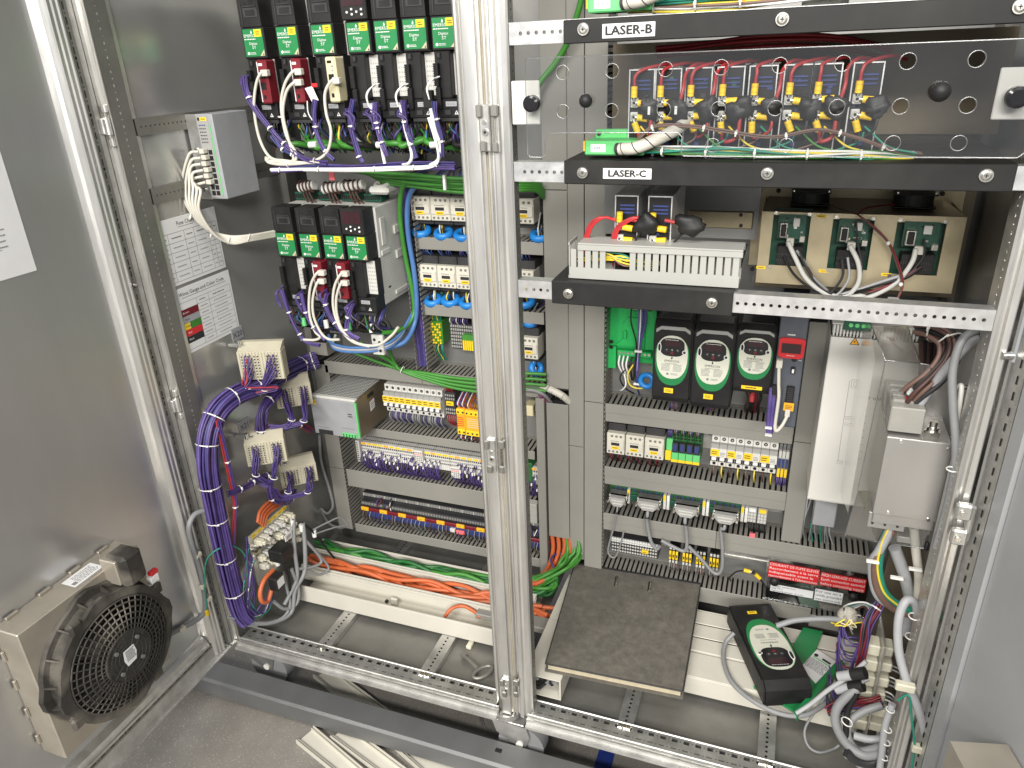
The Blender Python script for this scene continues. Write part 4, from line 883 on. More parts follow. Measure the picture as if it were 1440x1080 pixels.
# ================================================================== power modules on the shelves
def lug(mb, p, d, m='yellow'):
    p = Vector(p); d = Vector(d).normalized(); mb.cyl(p, p+d*4, 2.4, 'nickel', 6); mb.cyl(p+d*4, p+d*20, 5.2, m, 8)
    mb.cyl(p+d*8, p+d*8.8, 5.5, 'amber', 8); mb.cyl(p+d*15, p+d*15.8, 5.5, 'amber', 8)
    return p+d*20
def psu(label, X, Y, Z, w, h, i, blobs=True, group='open power modules'):
    t = thing('power_module', label, 'power module', (X, Y, Z), group)
    bx('case', t, 'black', X+1.5, X+w-1.5, Y+3, Y+150, Z, Z+h-2)
    mb = MB(); mb.box(X, X+1.8, Y, Y+150, Z, Z+h, 'zinc_bright'); mb.box(X+w-1.8, X+w, Y, Y+150, Z, Z+h, 'zinc_bright'); mb.box(X+2, X+w-2, Y, Y+150, Z+h-1.8, Z+h, 'zinc_bright'); mb.build('frame', t)
    mb = MB(); rr = random.Random(i)
    for k in range(9): a = X+4+rr.random()*(w-16); z = Z+6+rr.random()*(h-20); mb.box(a, a+rr.uniform(4, 9), Y+1.6, Y+4, z, z+rr.uniform(3, 8), rr.choice(['navy', 'navy', 'black', 'pcb', 'charcoal', 'black']), .5)
    for k in range(3): mb.box(X+8, X+w-6, Y+1, Y+4, Z+h-18-k*6, Z+h-15-k*6, 'navy', .5)
    for k in range(2): mb.box(X+w*.45, X+w*.45+8, Y-2, Y+3, Z+16+k*9, Z+23+k*9, 'navy', 1)
    stuff(mb.build('components', t))
    for zz, m in ((Z+h*.63, 0), (Z+h*.47, 1)):
        mb = MB(); mb.box(X+4, X+16, Y-5, Y+2, zz-7, zz+7, 'grey_light', 1); mb.cyl((X+10, Y-5, zz), (X+10, Y-7.5, zz), 4.6, 'nickel', 12); mb.cyl((X+10, Y-7.6, zz), (X+10, Y-7.9, zz), 2.2, 'dark', 6); mb.build('screw_terminal', t)
    z1 = Z+h*.63; z2 = Z+h*.47; mb = MB()
    e1 = lug(mb, (X+10, Y-8, z1+4), (.02, 0, 1)); e2 = lug(mb, (X+13, Y-9, z1), (1, -.1, rr.uniform(-.15, .1))); e3 = lug(mb, (X+13, Y-9, z2), (1, -.1, rr.uniform(-.25, .1))); e4 = lug(mb, (X+10, Y-8, z2-4), (rr.uniform(-.1, .5), 0, -1)); mb.build('cable_lug', t)
    # black taped diode lump between this module and the next, with a pale print
    if blobs:
        c = Vector((X+w*.92, Y-16, (z1+z2)/2)); mb = MB(); mb.lump(c, 15, 'black', i+3, (rr.uniform(.9, 1.3), .5, rr.uniform(1, 1.35))); mb.lump(c+Vector((rr.uniform(-6, 8), -2, rr.uniform(-8, 8))), 11, 'charcoal', i+30, (1.1, .55, 1))
        if i < 2: mb.box(c.x-2, c.x+2, c.y-9.4, c.y-8, c.z-6, c.z+6, 'print_white', .5)
        mb.build('taped_joint', t)
        for e, g, m in ((e1, Vector((X+14+rr.uniform(0, 30), Y+16, Z+h+4)), 'red_wire'),):
            MB().tube(spline([e, e+Vector((1, 0, 14)), (e+g)/2+Vector((0, -6, 10)), g+Vector((22, 16, 2)), g+Vector((46, 60, -4))], 6), 2.7, m, 8).build('lead', t)
        MB().tube(spline([e2, e2+Vector((8, 0, -1)), c+Vector((-2, 0, 10))], 5), 2.7, 'red_wire', 8).build('lead', t)
        MB().tube(spline([e3, e3+Vector((7, 0, 0))], 3), 2.5, 'print_white', 8).build('sleeve', t)
        if i % 3 == 0: MB().tube(spline([e4, e4+Vector((2, 0, -10)), c+Vector((-14, -2, -46)), c+Vector((0, -2, -38)), c+Vector((2, 0, -10))], 6), 3, 'red_wire', 8).build('lead', t)
        else: MB().tube(spline([e4, e4+Vector((6, 0, -8)), c+Vector((0, -2, -30)), c+Vector((2, 0, -8))], 6), 2.2, 'charcoal' if i % 2 else 'red_wire', 7).build('lead', t)
        if i in (1, 2, 4, 6): MB().tube(spline([c+Vector((4, 0, 10)), c+Vector((8, 2, 30)), (X+w+6, Y, Z+h-8), (X+w+18, Y+14, Z+h+4), (X+w+40, Y+50, Z+h+2)], 6), 2.8, 'red_wire', 8).build('lead', t)
    return t
y0 = 40; us = [885, 922, 964.5, 1009, 1054, 1103, 1143, 1200]
pos = ['leftmost', 'second from left', 'third from left', 'fourth from left', 'fifth from left', 'sixth from left', 'seventh from left', 'rightmost']
for i, u in enumerate(us):
    a = P(u, 97, y0); psu('open power module with yellow lugs on the middle shelf, %s of eight' % pos[i], a.x, y0, 1213, 40, 129, i, group='power modules on the middle shelf')
for i, (u, l) in enumerate(((865, 'left of two'), (912, 'right of two'))):
    a = P(u, 274, y0); psu('open power module with red cables on the short shelf, %s' % l, a.x, y0, 1018, 39, 134, 20+i, False, group='power modules on the short shelf')
    c = a + Vector((56+i*14, -14, -44)); t = thing('taped_joint', 'black taped cable joint hanging at the %s module of the short shelf' % ('left' if i == 0 else 'right'), 'cable joint', c)
    MB().lump(c, 17, 'black', i+70, (1.15+.4*i, .6, 1.05)).build('tape_wrap', t); MB().tube(spline([a+Vector((30, -10, -38)), a+Vector((44, -12, -40)), c], 4), 3, 'red_wire', 8).build('lead', t); MB().tube(spline([a+Vector((10, -8, -80)), a+Vector((22, -10, -100)), c+Vector((-10, 0, -12))], 5), 2, 'black', 6).build('lead', t)
    for k in range(3):
        q = a+Vector((4, -8, -40)); MB().tube(spline([q+Vector((0, 0, k)), q+Vector((-22-k*4, -6, 4)), q+Vector((-46-k*3-i*8, 0, -26)), q+Vector((-50-k*5, 20, -110))], 6), 2.2, 'red_wire' if k else 'red', 7).build('lead', t)
# harness along the foot of the power modules
t = thing('wire_harness', 'green-yellow and brown wires tied along the foot of the power modules', 'harness', (1100, 20, 1216))
bundle(t, [(958, 18, 1232), (1010, 14, 1226), (1100, 12, 1224), (1200, 12, 1222), (1300, 14, 1220), (1370, 30, 1215)], 13, 7, 1.7, ['teal', 'yellow_wire', 'teal', 'tan', 'cable_green', 'brown', 'print_white'], seed=3, ties=(.1, .24, .38, .52, .66, .8), twist=2.2)
bundle(t, [(984, 6, 1243), (1010, 10, 1262), (1070, 4, 1261), (1110, 4, 1255), (1180, 6, 1246), (1240, 6, 1256), (1290, 6, 1246), (1340, 18, 1228), (1380, 40, 1220)], 4, 3, 1.7, ['tan', 'red_wire', 'tan'], seed=5, ties=(.12, .3, .42, .55, .7, .84))
for k, u in enumerate(us):
    a = P(u+16, 178, 34); MB().tube(spline([a, a+Vector((10, -8, -8)), a+Vector((34, -16, -26)), a+Vector((70, -18, -34))], 5), 1.6, ['yellow_wire', 'teal', 'cable_green'][k % 3], 6).build('wire', t); MB().tube(spline([a+Vector((0, 0, -8)), a+Vector((-6, -10, -20)), a+Vector((-40, -18, -32))], 5), 1.5, ['tan', 'teal'][k % 2], 6).build('wire', t)
t = thing('red_cable_run', 'thick red cables running above the power modules', 'cable', (1150, 90, 1350))
bundle(t, [(985, 130, 1362), (1060, 120, 1368), (1150, 100, 1371), (1250, 110, 1368), (1330, 150, 1352)], 4, 9, 3.4, ['red_wire'], seed=8)
# green plug housings with spiral-wrapped cable
def laser_plug(name, text, tl, y, label):
    a = P(*tl, y); X, Z = a.x, a.z; t = thing('connector_housing', label, 'connector', (X+45, y+20, Z-22), 'green connector housings on the shelves')
    MB().box(X, X+94, y, y+58, Z-22, Z, 'green_light', 2).build('housing', t)
    MB().box(X+6, X+92, y+46, y+64, Z-2, Z+12, 'green_light', 1.5).build('back_flange', t)
    for dx in (12, 86): MB().cyl((X+dx, y+45.6, Z+6), (X+dx, y+44, Z+6), 3.4, 'charcoal', 10).build('screw', t)
    mb = MB(); mb.rect((X+22, y, Z-11), 24, 12, 'paper', off=.5); mb.text(text, (X+22, y, Z-11), 5, 'navy', off=.8); mb.build('name_label', t)
    bx('end_stop', t, 'amber', X-3, X-.2, y+4, y+30, Z-16, Z-1)
    p = spline([(X+58, y-3, Z-12), (X+84, y-12, Z-9), (X+112, y-6, Z+2), (X+142, y+14, Z+16), (X+150, y+46, Z+28), (X+130, y+78, Z+34), (X+90, y+100, Z+34), (X+50, y+110, Z+28)], 8)
    MB().tube(p, 9.5, 'white_cable', 14).build('cable_sleeve', t)
    mb = MB(); fr = frames(p); sp = []
    for k, (q, (tt, n_, b_)) in enumerate(zip(p, fr)):
        w = k*1.1; sp.append(q+(n_*math.cos(w)+b_*math.sin(w))*9.6)
    mb.tube(spline(sp[:30], 3), .8, 'charcoal', 5); mb.build('spiral_gap', t)
    MB().cyl((X+52, y-1, Z-12), (X+64, y-5, Z-11), 9, 'charcoal', 14).build('gland', t)
laser_plug('connector', 'LASER-C', (822, 198), 0, 'green connector housing labelled LASER-C with white wrapped cable'); laser_plug('connector', 'LASER-B', (826, -5), -4, 'green connector housing labelled LASER-B at top edge')
t = thing('wire_harness', 'green and brown wires above the upper black shelf front', 'harness', (1150, 30, 1416))
bundle(t, [(960, 20, 1428), (1100, 12, 1426), (1250, 12, 1430), (1480, 20, 1432)], 14, 10, 1.9, ['teal', 'yellow_wire', 'tan', 'cable_green', 'print_white'], seed=31, ties=(.1, .25, .4), twist=2)
mb = MB(); a = P(1128, 0, 30); mb.box(a.x, a.x+60, 30, 70, 1414, 1450, 'white_metal', 2); tag(mb.build('junction_box'), 'white box edge above the upper black shelf front', 'box')
# ------------------------------------------------------------------ grey wiring trunk on the short shelf
ya, yb_ = -4, 46; X0, X1, Z0, Z1 = 876, 1151, 1020, 1081
t = thing('wiring_trunk', 'pale grey open slotted wiring trunk on the short black shelf', 'wiring trunk', ((X0+X1)/2, ya, Z0))
mb = MB(); mb.box(X0, X1, ya, yb_, Z0, Z0+1.8, 'duct_light'); mb.box(X0, X1, ya, ya+1.8, Z0+1.8, Z0+19, 'duct_light'); mb.box(X0, X1, yb_-1.8, yb_, Z0+1.8, Z0+19, 'duct_light'); mb.build('channel', t)
n = 22; pw = (X1-X0)/n
for k in range(n):
    if 4 < k < 8: continue
    h = 50 if k < 12 else 54
    for yy in (ya, yb_-1.8): MB().box(X0+k*pw+1.6, X0+(k+1)*pw-1.6, yy, yy+1.8, Z0+19.05, Z0+h, 'duct_light').build('finger', t)
mb = MB(); mb.box(X0+14, X1+3, ya-2.2, yb_+2, Z1-3, Z1, 'duct_light', .8); mb.box(X0+14, X1+3, ya-2.2, ya-.4, Z1-12, Z1-3.1, 'duct_light', .4); mb.box(X0+14, X1+3, yb_+.2, yb_+2, Z1-12, Z1-3.1, 'duct_light', .4); mb.build('lid', t)
mb = MB()
for k in range(6): mb.box(X0-2, X0-.4, ya+2+k*8.4, ya+5+k*8.4, Z0+6, Z1-6, 'duct_light')
mb.box(X0-2.4, X0-.2, ya, yb_, Z0, Z0+5, 'duct_light'); mb.box(X0-2.4, X0-.2, ya, yb_, Z1-5, Z1, 'duct_light'); mb.build('end_fingers', t)
for k in range(10):
    r_ = random.Random(k+50); MB().tube(spline([(X0+8, 20+r_.uniform(-8, 10), Z0+22+r_.uniform(-6, 10)), (X0+50, 12, Z0+38+r_.uniform(-9, 9)), (X0+90, 8, Z0+32+r_.uniform(-10, 10)), (X0+128, 20, Z0+22+r_.uniform(-8, 8)), (X0+150, 40, Z0+24)], 5), 1.7, ['yellow_wire', 'yellow_wire', 'yellow_wire', 'teal', 'tan'][k % 5], 6).build('wire', t)
mb = MB(); mb.box(868, 1530, 332, 335, 1216, 1380, 'bronze_side'); tag(mb.build('partition'), 'dark sheet added to darken the space behind the row of power modules', 'partition')  # added sheet, its tone stands for the dark interior behind the modules
# plates between shelf 3 and the gold panel
mb = MB(); a = P(968, 295, 330); b = P(1058, 322, 330); mb.box(a.x, b.x, 326, 330, b.z, a.z, 'brass_plate', 3)
for u in (1042,):
    for v in (302, 317): c = P(u, v, 326); mb.cyl((c.x, 326, c.z), (c.x, 323, c.z), 3.6, 'charcoal', 8)
tag(mb.build('cover_plate'), 'brownish metal plate behind the short shelf, left of the brass panel', 'plate')
mb = MB(); mb.box(855, 1160, 330, 334, 1020, 1176, 'plate'); tag(mb.build('partition'), 'grey sheet-metal partition behind the short shelf', 'partition')
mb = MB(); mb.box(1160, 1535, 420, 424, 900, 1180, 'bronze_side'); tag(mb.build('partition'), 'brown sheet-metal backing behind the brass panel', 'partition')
# ------------------------------------------------------------------ brass panel with three boards and two fans
t = thing('controller_panel', 'brass-coloured folded panel carrying three green circuit boards', 'panel', (1330, 330, 955))
yG = 255; X0, X1, Z0, Z1 = 1168, 1497, 956, 1090
wins = [(P(u0, v0, yG), P(u1, v1, yG)) for (u0, v0, u1, v1) in ((1088, 302, 1132, 375), (1172, 308, 1219, 380), (1262, 312, 1317, 388))]
mb = MB(); xs = [X0] + [q for w in wins for q in (w[0].x, w[1].x)] + [X1]
for k in range(4): mb.box(xs[2*k], xs[2*k+1], yG, yG+2, Z0, Z1, 'brass_plate')
for w in wins: mb.box(w[0].x, w[1].x, yG, yG+2, w[0].z, Z1, 'brass_plate'); mb.box(w[0].x, w[1].x, yG, yG+2, Z0, w[1].z, 'brass_plate')
mb.build('front_panel', t)
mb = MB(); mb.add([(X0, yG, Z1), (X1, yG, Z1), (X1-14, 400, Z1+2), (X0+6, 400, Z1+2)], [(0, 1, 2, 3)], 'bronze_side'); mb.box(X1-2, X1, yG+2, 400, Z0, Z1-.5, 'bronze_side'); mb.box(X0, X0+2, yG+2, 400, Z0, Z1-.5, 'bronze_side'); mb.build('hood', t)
mb = MB(); mb.box(1145, 1516, 400, 403, 950, 1125, 'brass_plate', 1)
for u, v in ((1095, 268), (1325, 272), (1058, 378)): c = P(u, v, 399); mb.cyl((c.x, 400, c.z), (c.x, 396, c.z), 4.5, 'charcoal', 10)
mb.build('back_plate', t)
for i, w in enumerate(wins):
    a, b = w; W = b.x-a.x; H = a.z-b.z; mb = MB(); mb.box(a.x-2, b.x+2, yG+24, yG+26, b.z-8, a.z+8, 'pcb'); mb.box(a.x+W*.2, b.x-W*.1, yG-4, yG+24, b.z+H*.02, b.z+H*.40, 'black', 1); mb.box(a.x+W*.15, b.x-W*.12, yG-3, yG-1, a.z-H*.45, a.z+H*.02, 'pcb'); bd = mb.build('circuit_board', t)
    rr = random.Random(i+5); mb = MB()
    for k in range(16): x = a.x+W*rr.uniform(.16, .8); z = b.z+H*rr.uniform(.5, .98); mb.box(x, x+rr.uniform(2, 6), yG-5, yG-3, z, z+rr.uniform(1.5, 4), rr.choice(['black', 'print_white', 'pcb', 'grey_plastic', 'charcoal', 'cream']))
    for k in range(24): x = a.x+W*(.2+.033*(k % 12)*1.6); z = b.z+H*(.10+.12*(k//12)); mb.box(x, x+1.4, yG-6, yG-4, z, z+4, 'charcoal')
    stuff(mb.build('components', bd))
    mb = MB(); mb.box(a.x+W*.2, a.x+W*.42, yG-12, yG-3, a.z-H*.42, a.z-H*.12, 'nickel', 1.5); mb.box(a.x+W*.24, a.x+W*.38, yG-14, yG-12, a.z-H*.39, a.z-H*.15, 'black', 1); mb.build('serial_port', bd)
    mb = MB(); mb.box(a.x+W*.55, a.x+W*.72, yG-8, yG-3, a.z-H*.2, a.z-H*.04, 'white', .6); mb.box(a.x+W*.76, a.x+W*.9, yG-8, yG-3, a.z-H*.5, a.z-H*.38, 'nickel', .6); mb.box(a.x+W*.42, a.x+W*.62, yG-13, yG-3, a.z-H*.58, a.z-H*.42, 'white_cable', 1); mb.build('connector', bd)
    for (dx, dz) in ((4, 4), (W-3, 3), (2, -H-3)): c = Vector((a.x+dx, yG, a.z+dz)); MB().cyl((c.x, yG-3, c.z), (c.x, yG, c.z), 3.2, 'nickel', 8).build('screw', t)
for u, v in ((1155, 304), (1070, 376), (1158, 381), (1246, 386)):
    c = P(u, v, yG); mb = MB(); mb.rect((c.x, yG, c.z), 16, 5.5, 'yellow', off=.4); mb.lines((c.x, yG, c.z), 10, 3, 1, 'print', off=.7); mb.build('tag', t)
for (u, v, l) in ((1140, 276, 'left'), (1285, 278, 'right')):
    c = P(u, v, 330); f = thing('cooling_fan', 'black cooling fan on top of the brass panel, %s of two' % l, 'fan', (c.x, 330, 1093), 'fans on the brass panel')
    mb = MB()
    for dz in (0, 22): mb.box(c.x-34, c.x+34, 296, 364, 1094+dz, 1097+dz, 'black', 1)
    mb.ring((c.x, 330, 1097), (0, 0, 1), 33, 29, 19, 'black', 24); mb.build('frame', f)
    mb = MB(); mb.cyl((c.x, 330, 1098), (c.x, 330, 1120), 13, 'charcoal', 14)
    for k in range(7): w = k*.897; mb.quad([(c.x+12*math.cos(w), 330+12*math.sin(w), 1100), (c.x+28*math.cos(w+.1), 330+28*math.sin(w+.1), 1100), (c.x+28*math.cos(w+.6), 330+28*math.sin(w+.6), 1117), (c.x+12*math.cos(w+.6), 330+12*math.sin(w+.6), 1117)], 'charcoal')
    mb.build('rotor', f)
    for dx in (-30, 30):
        for dy in (-30, 30): MB().cyl((c.x+dx, 330+dy, 1119), (c.x+dx, 330+dy, 1122), 2.6, 'nickel', 8).build('screw', f)
c1 = P(1152, 283, 310); c2 = P(1208, 303, 235); c3 = P(1249, 342, 232)
t = thing('fan_cable', 'thin dark twin wires joining from the two fans down to a white plug', 'cable', c2)
MB().tube(spline([c1, P(1190, 297, 260), c2, P(1230, 322, 234), c3, P(1262, 375, 232), P(1268, 400, 228), P(1260, 424, 220)], 6), 1.6, 'brown', 6).build('wire', t); MB().tube(spline([P(1258, 287, 310), P(1220, 292, 260), c2, P(1231, 320, 234), c3+Vector((2, 0, 0)), P(1264, 372, 232), P(1270, 400, 228), P(1261, 424, 220)], 6), 1.6, 'maroon', 6).build('wire', t)
for p in (c3, P(1267, 400, 228)): MB().ball(p, 4, 'tie', 8, 6).build('cable_tie', t)
c = P(1256, 424, 215); MB().box(c.x-9, c.x+9, 208, 222, c.z-7, c.z+6, 'white', 1).build('plug', t)
# grey cables from the boards, gathering at the middle
t = thing('cable_group', 'grey and black cables hanging from the three circuit boards', 'cable', P(1190, 420, 235))
for (pts, r, m) in [([(1108, 340), (1118, 362), (1134, 392), (1160, 412), (1190, 418), (1215, 416)], 4.4, 'grey_light'), ([(1195, 345), (1207, 370), (1208, 395), (1196, 412), (1175, 420)], 4.4, 'grey_light'), ([(1288, 350), (1282, 370), (1262, 396), (1236, 412), (1210, 421), (1180, 424)], 4.4, 'grey_light'),
        ([(1124, 355), (1134, 375), (1150, 400), (1170, 415)], 3, 'charcoal'), ([(1102, 360), (1116, 385), (1140, 405), (1168, 416)], 2.4, 'black'), ([(1120, 352), (1130, 366), (1142, 388), (1166, 412)], 2.6, 'cable_grey'), ([(1184, 365), (1185, 388), (1172, 408), (1160, 418)], 2.4, 'charcoal'), ([(1192, 362), (1194, 390), (1182, 410), (1168, 420)], 2.2, 'cable_light'), ([(1204, 310), (1206, 340), (1212, 375), (1206, 402), (1188, 417)], 1.8, 'charcoal'),
        ([(1296, 375), (1274, 390), (1236, 400), (1200, 410), (1178, 418)], 3.4, 'black'), ([(1300, 335), (1298, 362), (1270, 392), (1238, 408), (1204, 416)], 1.8, 'charcoal'), ([(1265, 388), (1234, 398), (1205, 408), (1180, 416)], 3, 'cable_light'), ([(1290, 378), (1262, 396), (1226, 410), (1196, 420)], 2.4, 'maroon')]:
    MB().tube(spline([P(u, v, 238) for u, v in pts] + [P(pts[-1][0]-4, pts[-1][1]+12, 260)], 6), r, m, 8).build('cable', t)
# ================================================================== right bay, lower: ducts
GR = 'ducts of the right bay'
hduct('grey duct under the three black oval-faced drives', 842, 1277, 582, 533, seam=.5, group=GR)
hduct('grey duct under the right-bay contactors and breakers', 842, 1280, 405, 353, seam=.5, group=GR)
hduct('grey duct crossing below the D-sub connectors, reaching to the filter box', 841, 1482, 264, 212, seam=.5, splits=(1130,), group=GR)
hduct('lowest grey slotted duct of the right bay behind the binder', 836, 1372, 82, 36, group=GR)
vduct('upright grey duct between drives and the white inverter', 1280, 1324, 830, 268, splits=(541,), left=True, group=GR)
vduct('upright grey duct edge at the left ends of the right-bay ducts', 836, 841.5, 900, 90, yf=420, right=True, open_=True, group=GR)
# ================================================================== three black drives with oval faces
def oval(cx, cz, rx, rz_top, rz_bot, n=28, p=2.4):
    out = []
    for k in range(n):
        w = 2*math.pi*k/n; c, s_ = math.cos(w), math.sin(w); e = 2/p
        out.append((cx+rx*abs(c)**e*(1 if c >= 0 else -1), cz+(rz_top if s_ >= 0 else rz_bot)*abs(s_)**e*(1 if s_ >= 0 else -1)))
    return out
def oval_drive_parts(t, X, Y, Z, w, h, d, tagpos='low', tagw=18, brow=True):
    """black inverter, front in the XZ plane; parts go under t"""
    mb = MB(); pr_ = [(Y+6, Z), (Y, Z+12), (Y, Z+h*.93), (Y+14, Z+h), (Y+d, Z+h+4), (Y+d, Z+4)]
    mb.prism(pr_, X+3, X+w-3, 'x', 'black'); pr2 = [(Y+12, Z+3), (Y+8, Z+14), (Y+8, Z+h*.9), (Y+22, Z+h*.97), (Y+d, Z+h), (Y+d, Z+6)]
    mb.prism(pr2, X, X+3, 'x', 'black'); mb.prism(pr2, X+w-3, X+w, 'x', 'black'); mb.build('case', t)
    if brow: mb = MB(); mb.prism([(X+6, Z+h*.86), (X+w*.2, Z+h*.9), (X+w*.8, Z+h*.9), (X+w-6, Z+h*.86), (X+w-6, Z+h*.90), (X+w*.8, Z+h*.94), (X+w*.2, Z+h*.94), (X+6, Z+h*.90)], Y-1.4, Y+1, 'y', 'grey_plastic'); mb.box(X+8, X+w-8, Y+16, Y+60, Z+h+.6, Z+h+2, 'black_gloss'); mb.build('brow', t)
    cx = X+w/2; cz = Z+h*.60
    mb = MB(); mb.prism(oval(cx, cz-4, w*.435, h*.245, h*.36), Y-1.2, Y-.05, 'y', 'green'); g = mb.build('green_ring', t)
    mb = MB(); mb.prism(oval(cx, cz, w*.40, h*.235, h*.295), Y-2, Y-1.25, 'y', 'cover_face')
    mb.text('EMERSON', (cx, Y-2.1, cz-h*.075), 7.2, 'print'); mb.lines((cx, Y-2.1, cz-h*.105), w*.34, 3, 1, 'print_grey')
    for dx in (-.15, .15): mb.lines((cx+dx*w, Y-2.1, cz-h*.155), w*.22, 17, 6, 'print_grey')
    mb.cyl((cx-8, Y-2.1, cz-h*.235), (cx-8, Y-2.5, cz-h*.235), 3, 'print_grey', 10); mb.lines((cx+7, Y-2.1, cz-h*.235), 17, 5, 2, 'print_grey'); mb.quad([(cx-2, Y-2.5, cz-h*.04), (cx, Y-2.5, cz-h*.055), (cx+2, Y-2.5, cz-h*.035), (cx, Y-2.5, cz-h*.015)], 'print'); mb.build('face_label', g)
    mb = MB(); mb.prism(oval(cx, cz+h*.10, w*.31, h*.105, h*.115, p=3), Y-3, Y-2.05, 'y', 'black_gloss'); mb.box(cx-w*.2, cx+w*.2, Y-3.4, Y-3, cz+h*.11, cz+h*.18, 'lcd'); mb.lines((cx, Y-3, cz+h*.185), w*.36, 2.4, 1, 'print_white')
    for q in (-1, 0, 1): mb.cyl((cx+q*w*.14, Y-3, cz+h*.065), (cx+q*w*.14, Y-4.2, cz+h*.065), 4.4, 'charcoal', 12); mb.text(['V', 'M', 'A'][q+1], (cx+q*w*.14, Y-4.4, cz+h*.065), 4, 'print_white')
    mb.cyl((cx, Y-3, cz+h*.03), (cx, Y-4, cz+h*.03), 3.6, 'maroon', 10); mb.build('keypad', g)
    mb = MB(); mb.prism(oval(cx-w*.33, cz+h*.085, w*.05, h*.055, h*.055), Y-3.2, Y-2.1, 'y', 'print_white'); mb.prism(oval(cx-w*.33, cz+h*.085, w*.03, h*.042, h*.042), Y-3.6, Y-3.2, 'y', 'black'); mb.cyl((cx+w*.31, Y-2, cz+h*.045), (cx+w*.31, Y-3.6, cz+h*.045), 4.8, 'print_white', 12); mb.cyl((cx+w*.31, Y-3.6, cz+h*.045), (cx+w*.31, Y-4.2, cz+h*.045), 3, 'charcoal', 10); mb.build('button', g)
    if tagpos:
        zz = Z+h*(.15 if tagpos == 'low' else .09 if tagpos == 'wide' else .86); mb = MB(); mb.rect((cx-(4 if tagpos == 'low' else 0), Y-.2, zz), tagw, 12 if tagpos != 'wide' else 8, 'yellow', off=.5); mb.lines((cx-(4 if tagpos == 'low' else 0), Y-.2, zz), tagw*.6, 6, 2 if tagpos != 'wide' else 1, 'print', off=.8); mb.build('tag', t)
for (X, Z, w, h, tp_, tw, l) in ((967, 648, 84, 190, 'low', 20, 'black oval-faced drive, left of three'), (1052, 643, 86, 194, 'low', 20, 'black oval-faced drive, middle of three'), (1139, 690, 80, 152, 'wide', 42, 'shorter black oval-faced drive, right of three, with wide yellow tag')):
    t = thing('inverter_drive', l, 'drive', (X, 330, Z), 'black drives with oval faces'); oval_drive_parts(t, X, 330, Z, w, h, 160, tp_, tw)
for k, (u, v) in enumerate(((950, 572), (1000, 574))):
    c = P(u, v, 400); t = thing('control_wires', 'short dark wires leaving under the %s black drive' % ('left' if k == 0 else 'middle'), 'wires', c)
    for j in range(6): MB().tube(spline([c+Vector((j*3-8, -10, 20)), c+Vector((j*3-8, -14, 2)), c+Vector((j*2-6, 30, -16))], 4), 1.8, ['purple', 'brown', 'charcoal'][j % 3], 6).build('wire', t)
t = thing('power_leads', 'black and red leads below the right black drive', 'wires', P(1060, 560, 420))
for j, (u0, m) in enumerate(((1048, 'black'), (1054, 'black'), (1060, 'maroon'), (1066, 'black'), (1050, 'brown'))):
    MB().tube(spline([P(u0, 545, 380), P(u0+4, 558, 390), P(u0+6-j*2, 572, 440), P(u0, 585, 480)], 4), 3, m, 7).build('wire', t)
bx('sleeve', t, 'red_wire', P(1058, 556, 385).x-5, P(1058, 556, 385).x+5, 380, 388, P(1058, 565, 385).z, P(1058, 550, 385).z, 2)
# ------------------------------------------------------------------ green drive base left without its drive
X, Z, Y = 834, 660, 440; W, H = 122, 190
t = thing('drive_base', 'bright green plastic drive base plate without its drive', 'drive base', (X, Y, Z))
mb = MB(); mb.box(X, X+W, Y+24, Y+28, Z+20, Z+H, 'green_bright'); mb.box(X, X+6, Y, Y+24, Z, Z+H, 'green_bright', 1.5); mb.box(X+W-6, X+W, Y-6, Y+24, Z+10, Z+H, 'green_bright', 1.5); mb.box(X+6, X+26, Y+8, Y+24, Z+4, Z+60, 'green_bright', 1.5); mb.box(X+6, X+W-6, Y+4, Y+24, Z+H-10, Z+H, 'green_bright', 1.5); mb.box(X+W-28, X+W-6, Y+8, Y+24, Z+60, Z+H-20, 'green_bright', 1.5); mb.prism([(X+22, Z+62), (X+40, Z+80), (X+40, Z+120), (X+50, Z+134), (X+80, Z+134), (X+92, Z+118), (X+92, Z+62)], Y+16, Y+24, 'y', 'green_bright'); mb.box(X+44, X+50, Y+6, Y+16, Z+84, Z+104, 'green_bright', 1); mb.build('moulding', t)
mb = MB()
for (dx, dz, r) in ((14, 74, 5), (14, 60, 5), (66, H-18, 3)): mb.cyl((X+dx, Y+7 if dz < 90 else Y+22, Z+dz), (X+dx, Y+6.4 if dz < 90 else Y+23.8, Z+dz), r, 'dark', 12)
mb.build('hole', t)
mb = MB(); mb.box(X+54, X+102, Y+8, Y+22, Z+H-32, Z+H-24, 'print_white', .8); mb.box(X+98, X+108, Y+6, Y+22, Z+H-34, Z+H-14, 'pcb', .8); mb.build('signal_terminals', t)
mb = MB(); mb.box(X+30, X+112, Y+2, Y+20, Z+42, Z+56, 'green_bright', 1)
for k in range(8): mb.cyl((X+36+k*10, Y+1.6, Z+50), (X+36+k*10, Y+2.4, Z+50), 3.4, 'nickel', 8)
mb.build('power_terminals', t)
for (dx, m, r) in ((84, 'print_white', 2), (80, 'violet', 2), (92, 'navy', 2.4), (96, 'violet', 2.2), (62, 'black', 2), (88, 'navy', 2)):
    MB().tube(spline([(X+dx-2, Y+8, Z+H-30), (X+dx, Y-2, Z+H-60), (X+82+(dx-80)*.3, Y-6, Z+80), (X+80+(dx-80)*.2, Y-8, Z+20), (X+82, Y-8, Z-26), (X+86, Y+10, Z-60)], 5), r, m, 6).build('wire', t)
for k in range(5): MB().tube(spline([(X+36+k*10, Y+4, Z+42), (X+36+k*9, Y-6, Z+22), (X+44+k*7, Y+4, Z-4), (X+50+k*4, Y+30, Z-30)], 5), 2.4, ['print_white', 'print_white', 'print_white', 'black', 'charcoal'][k], 6).build('wire', t)
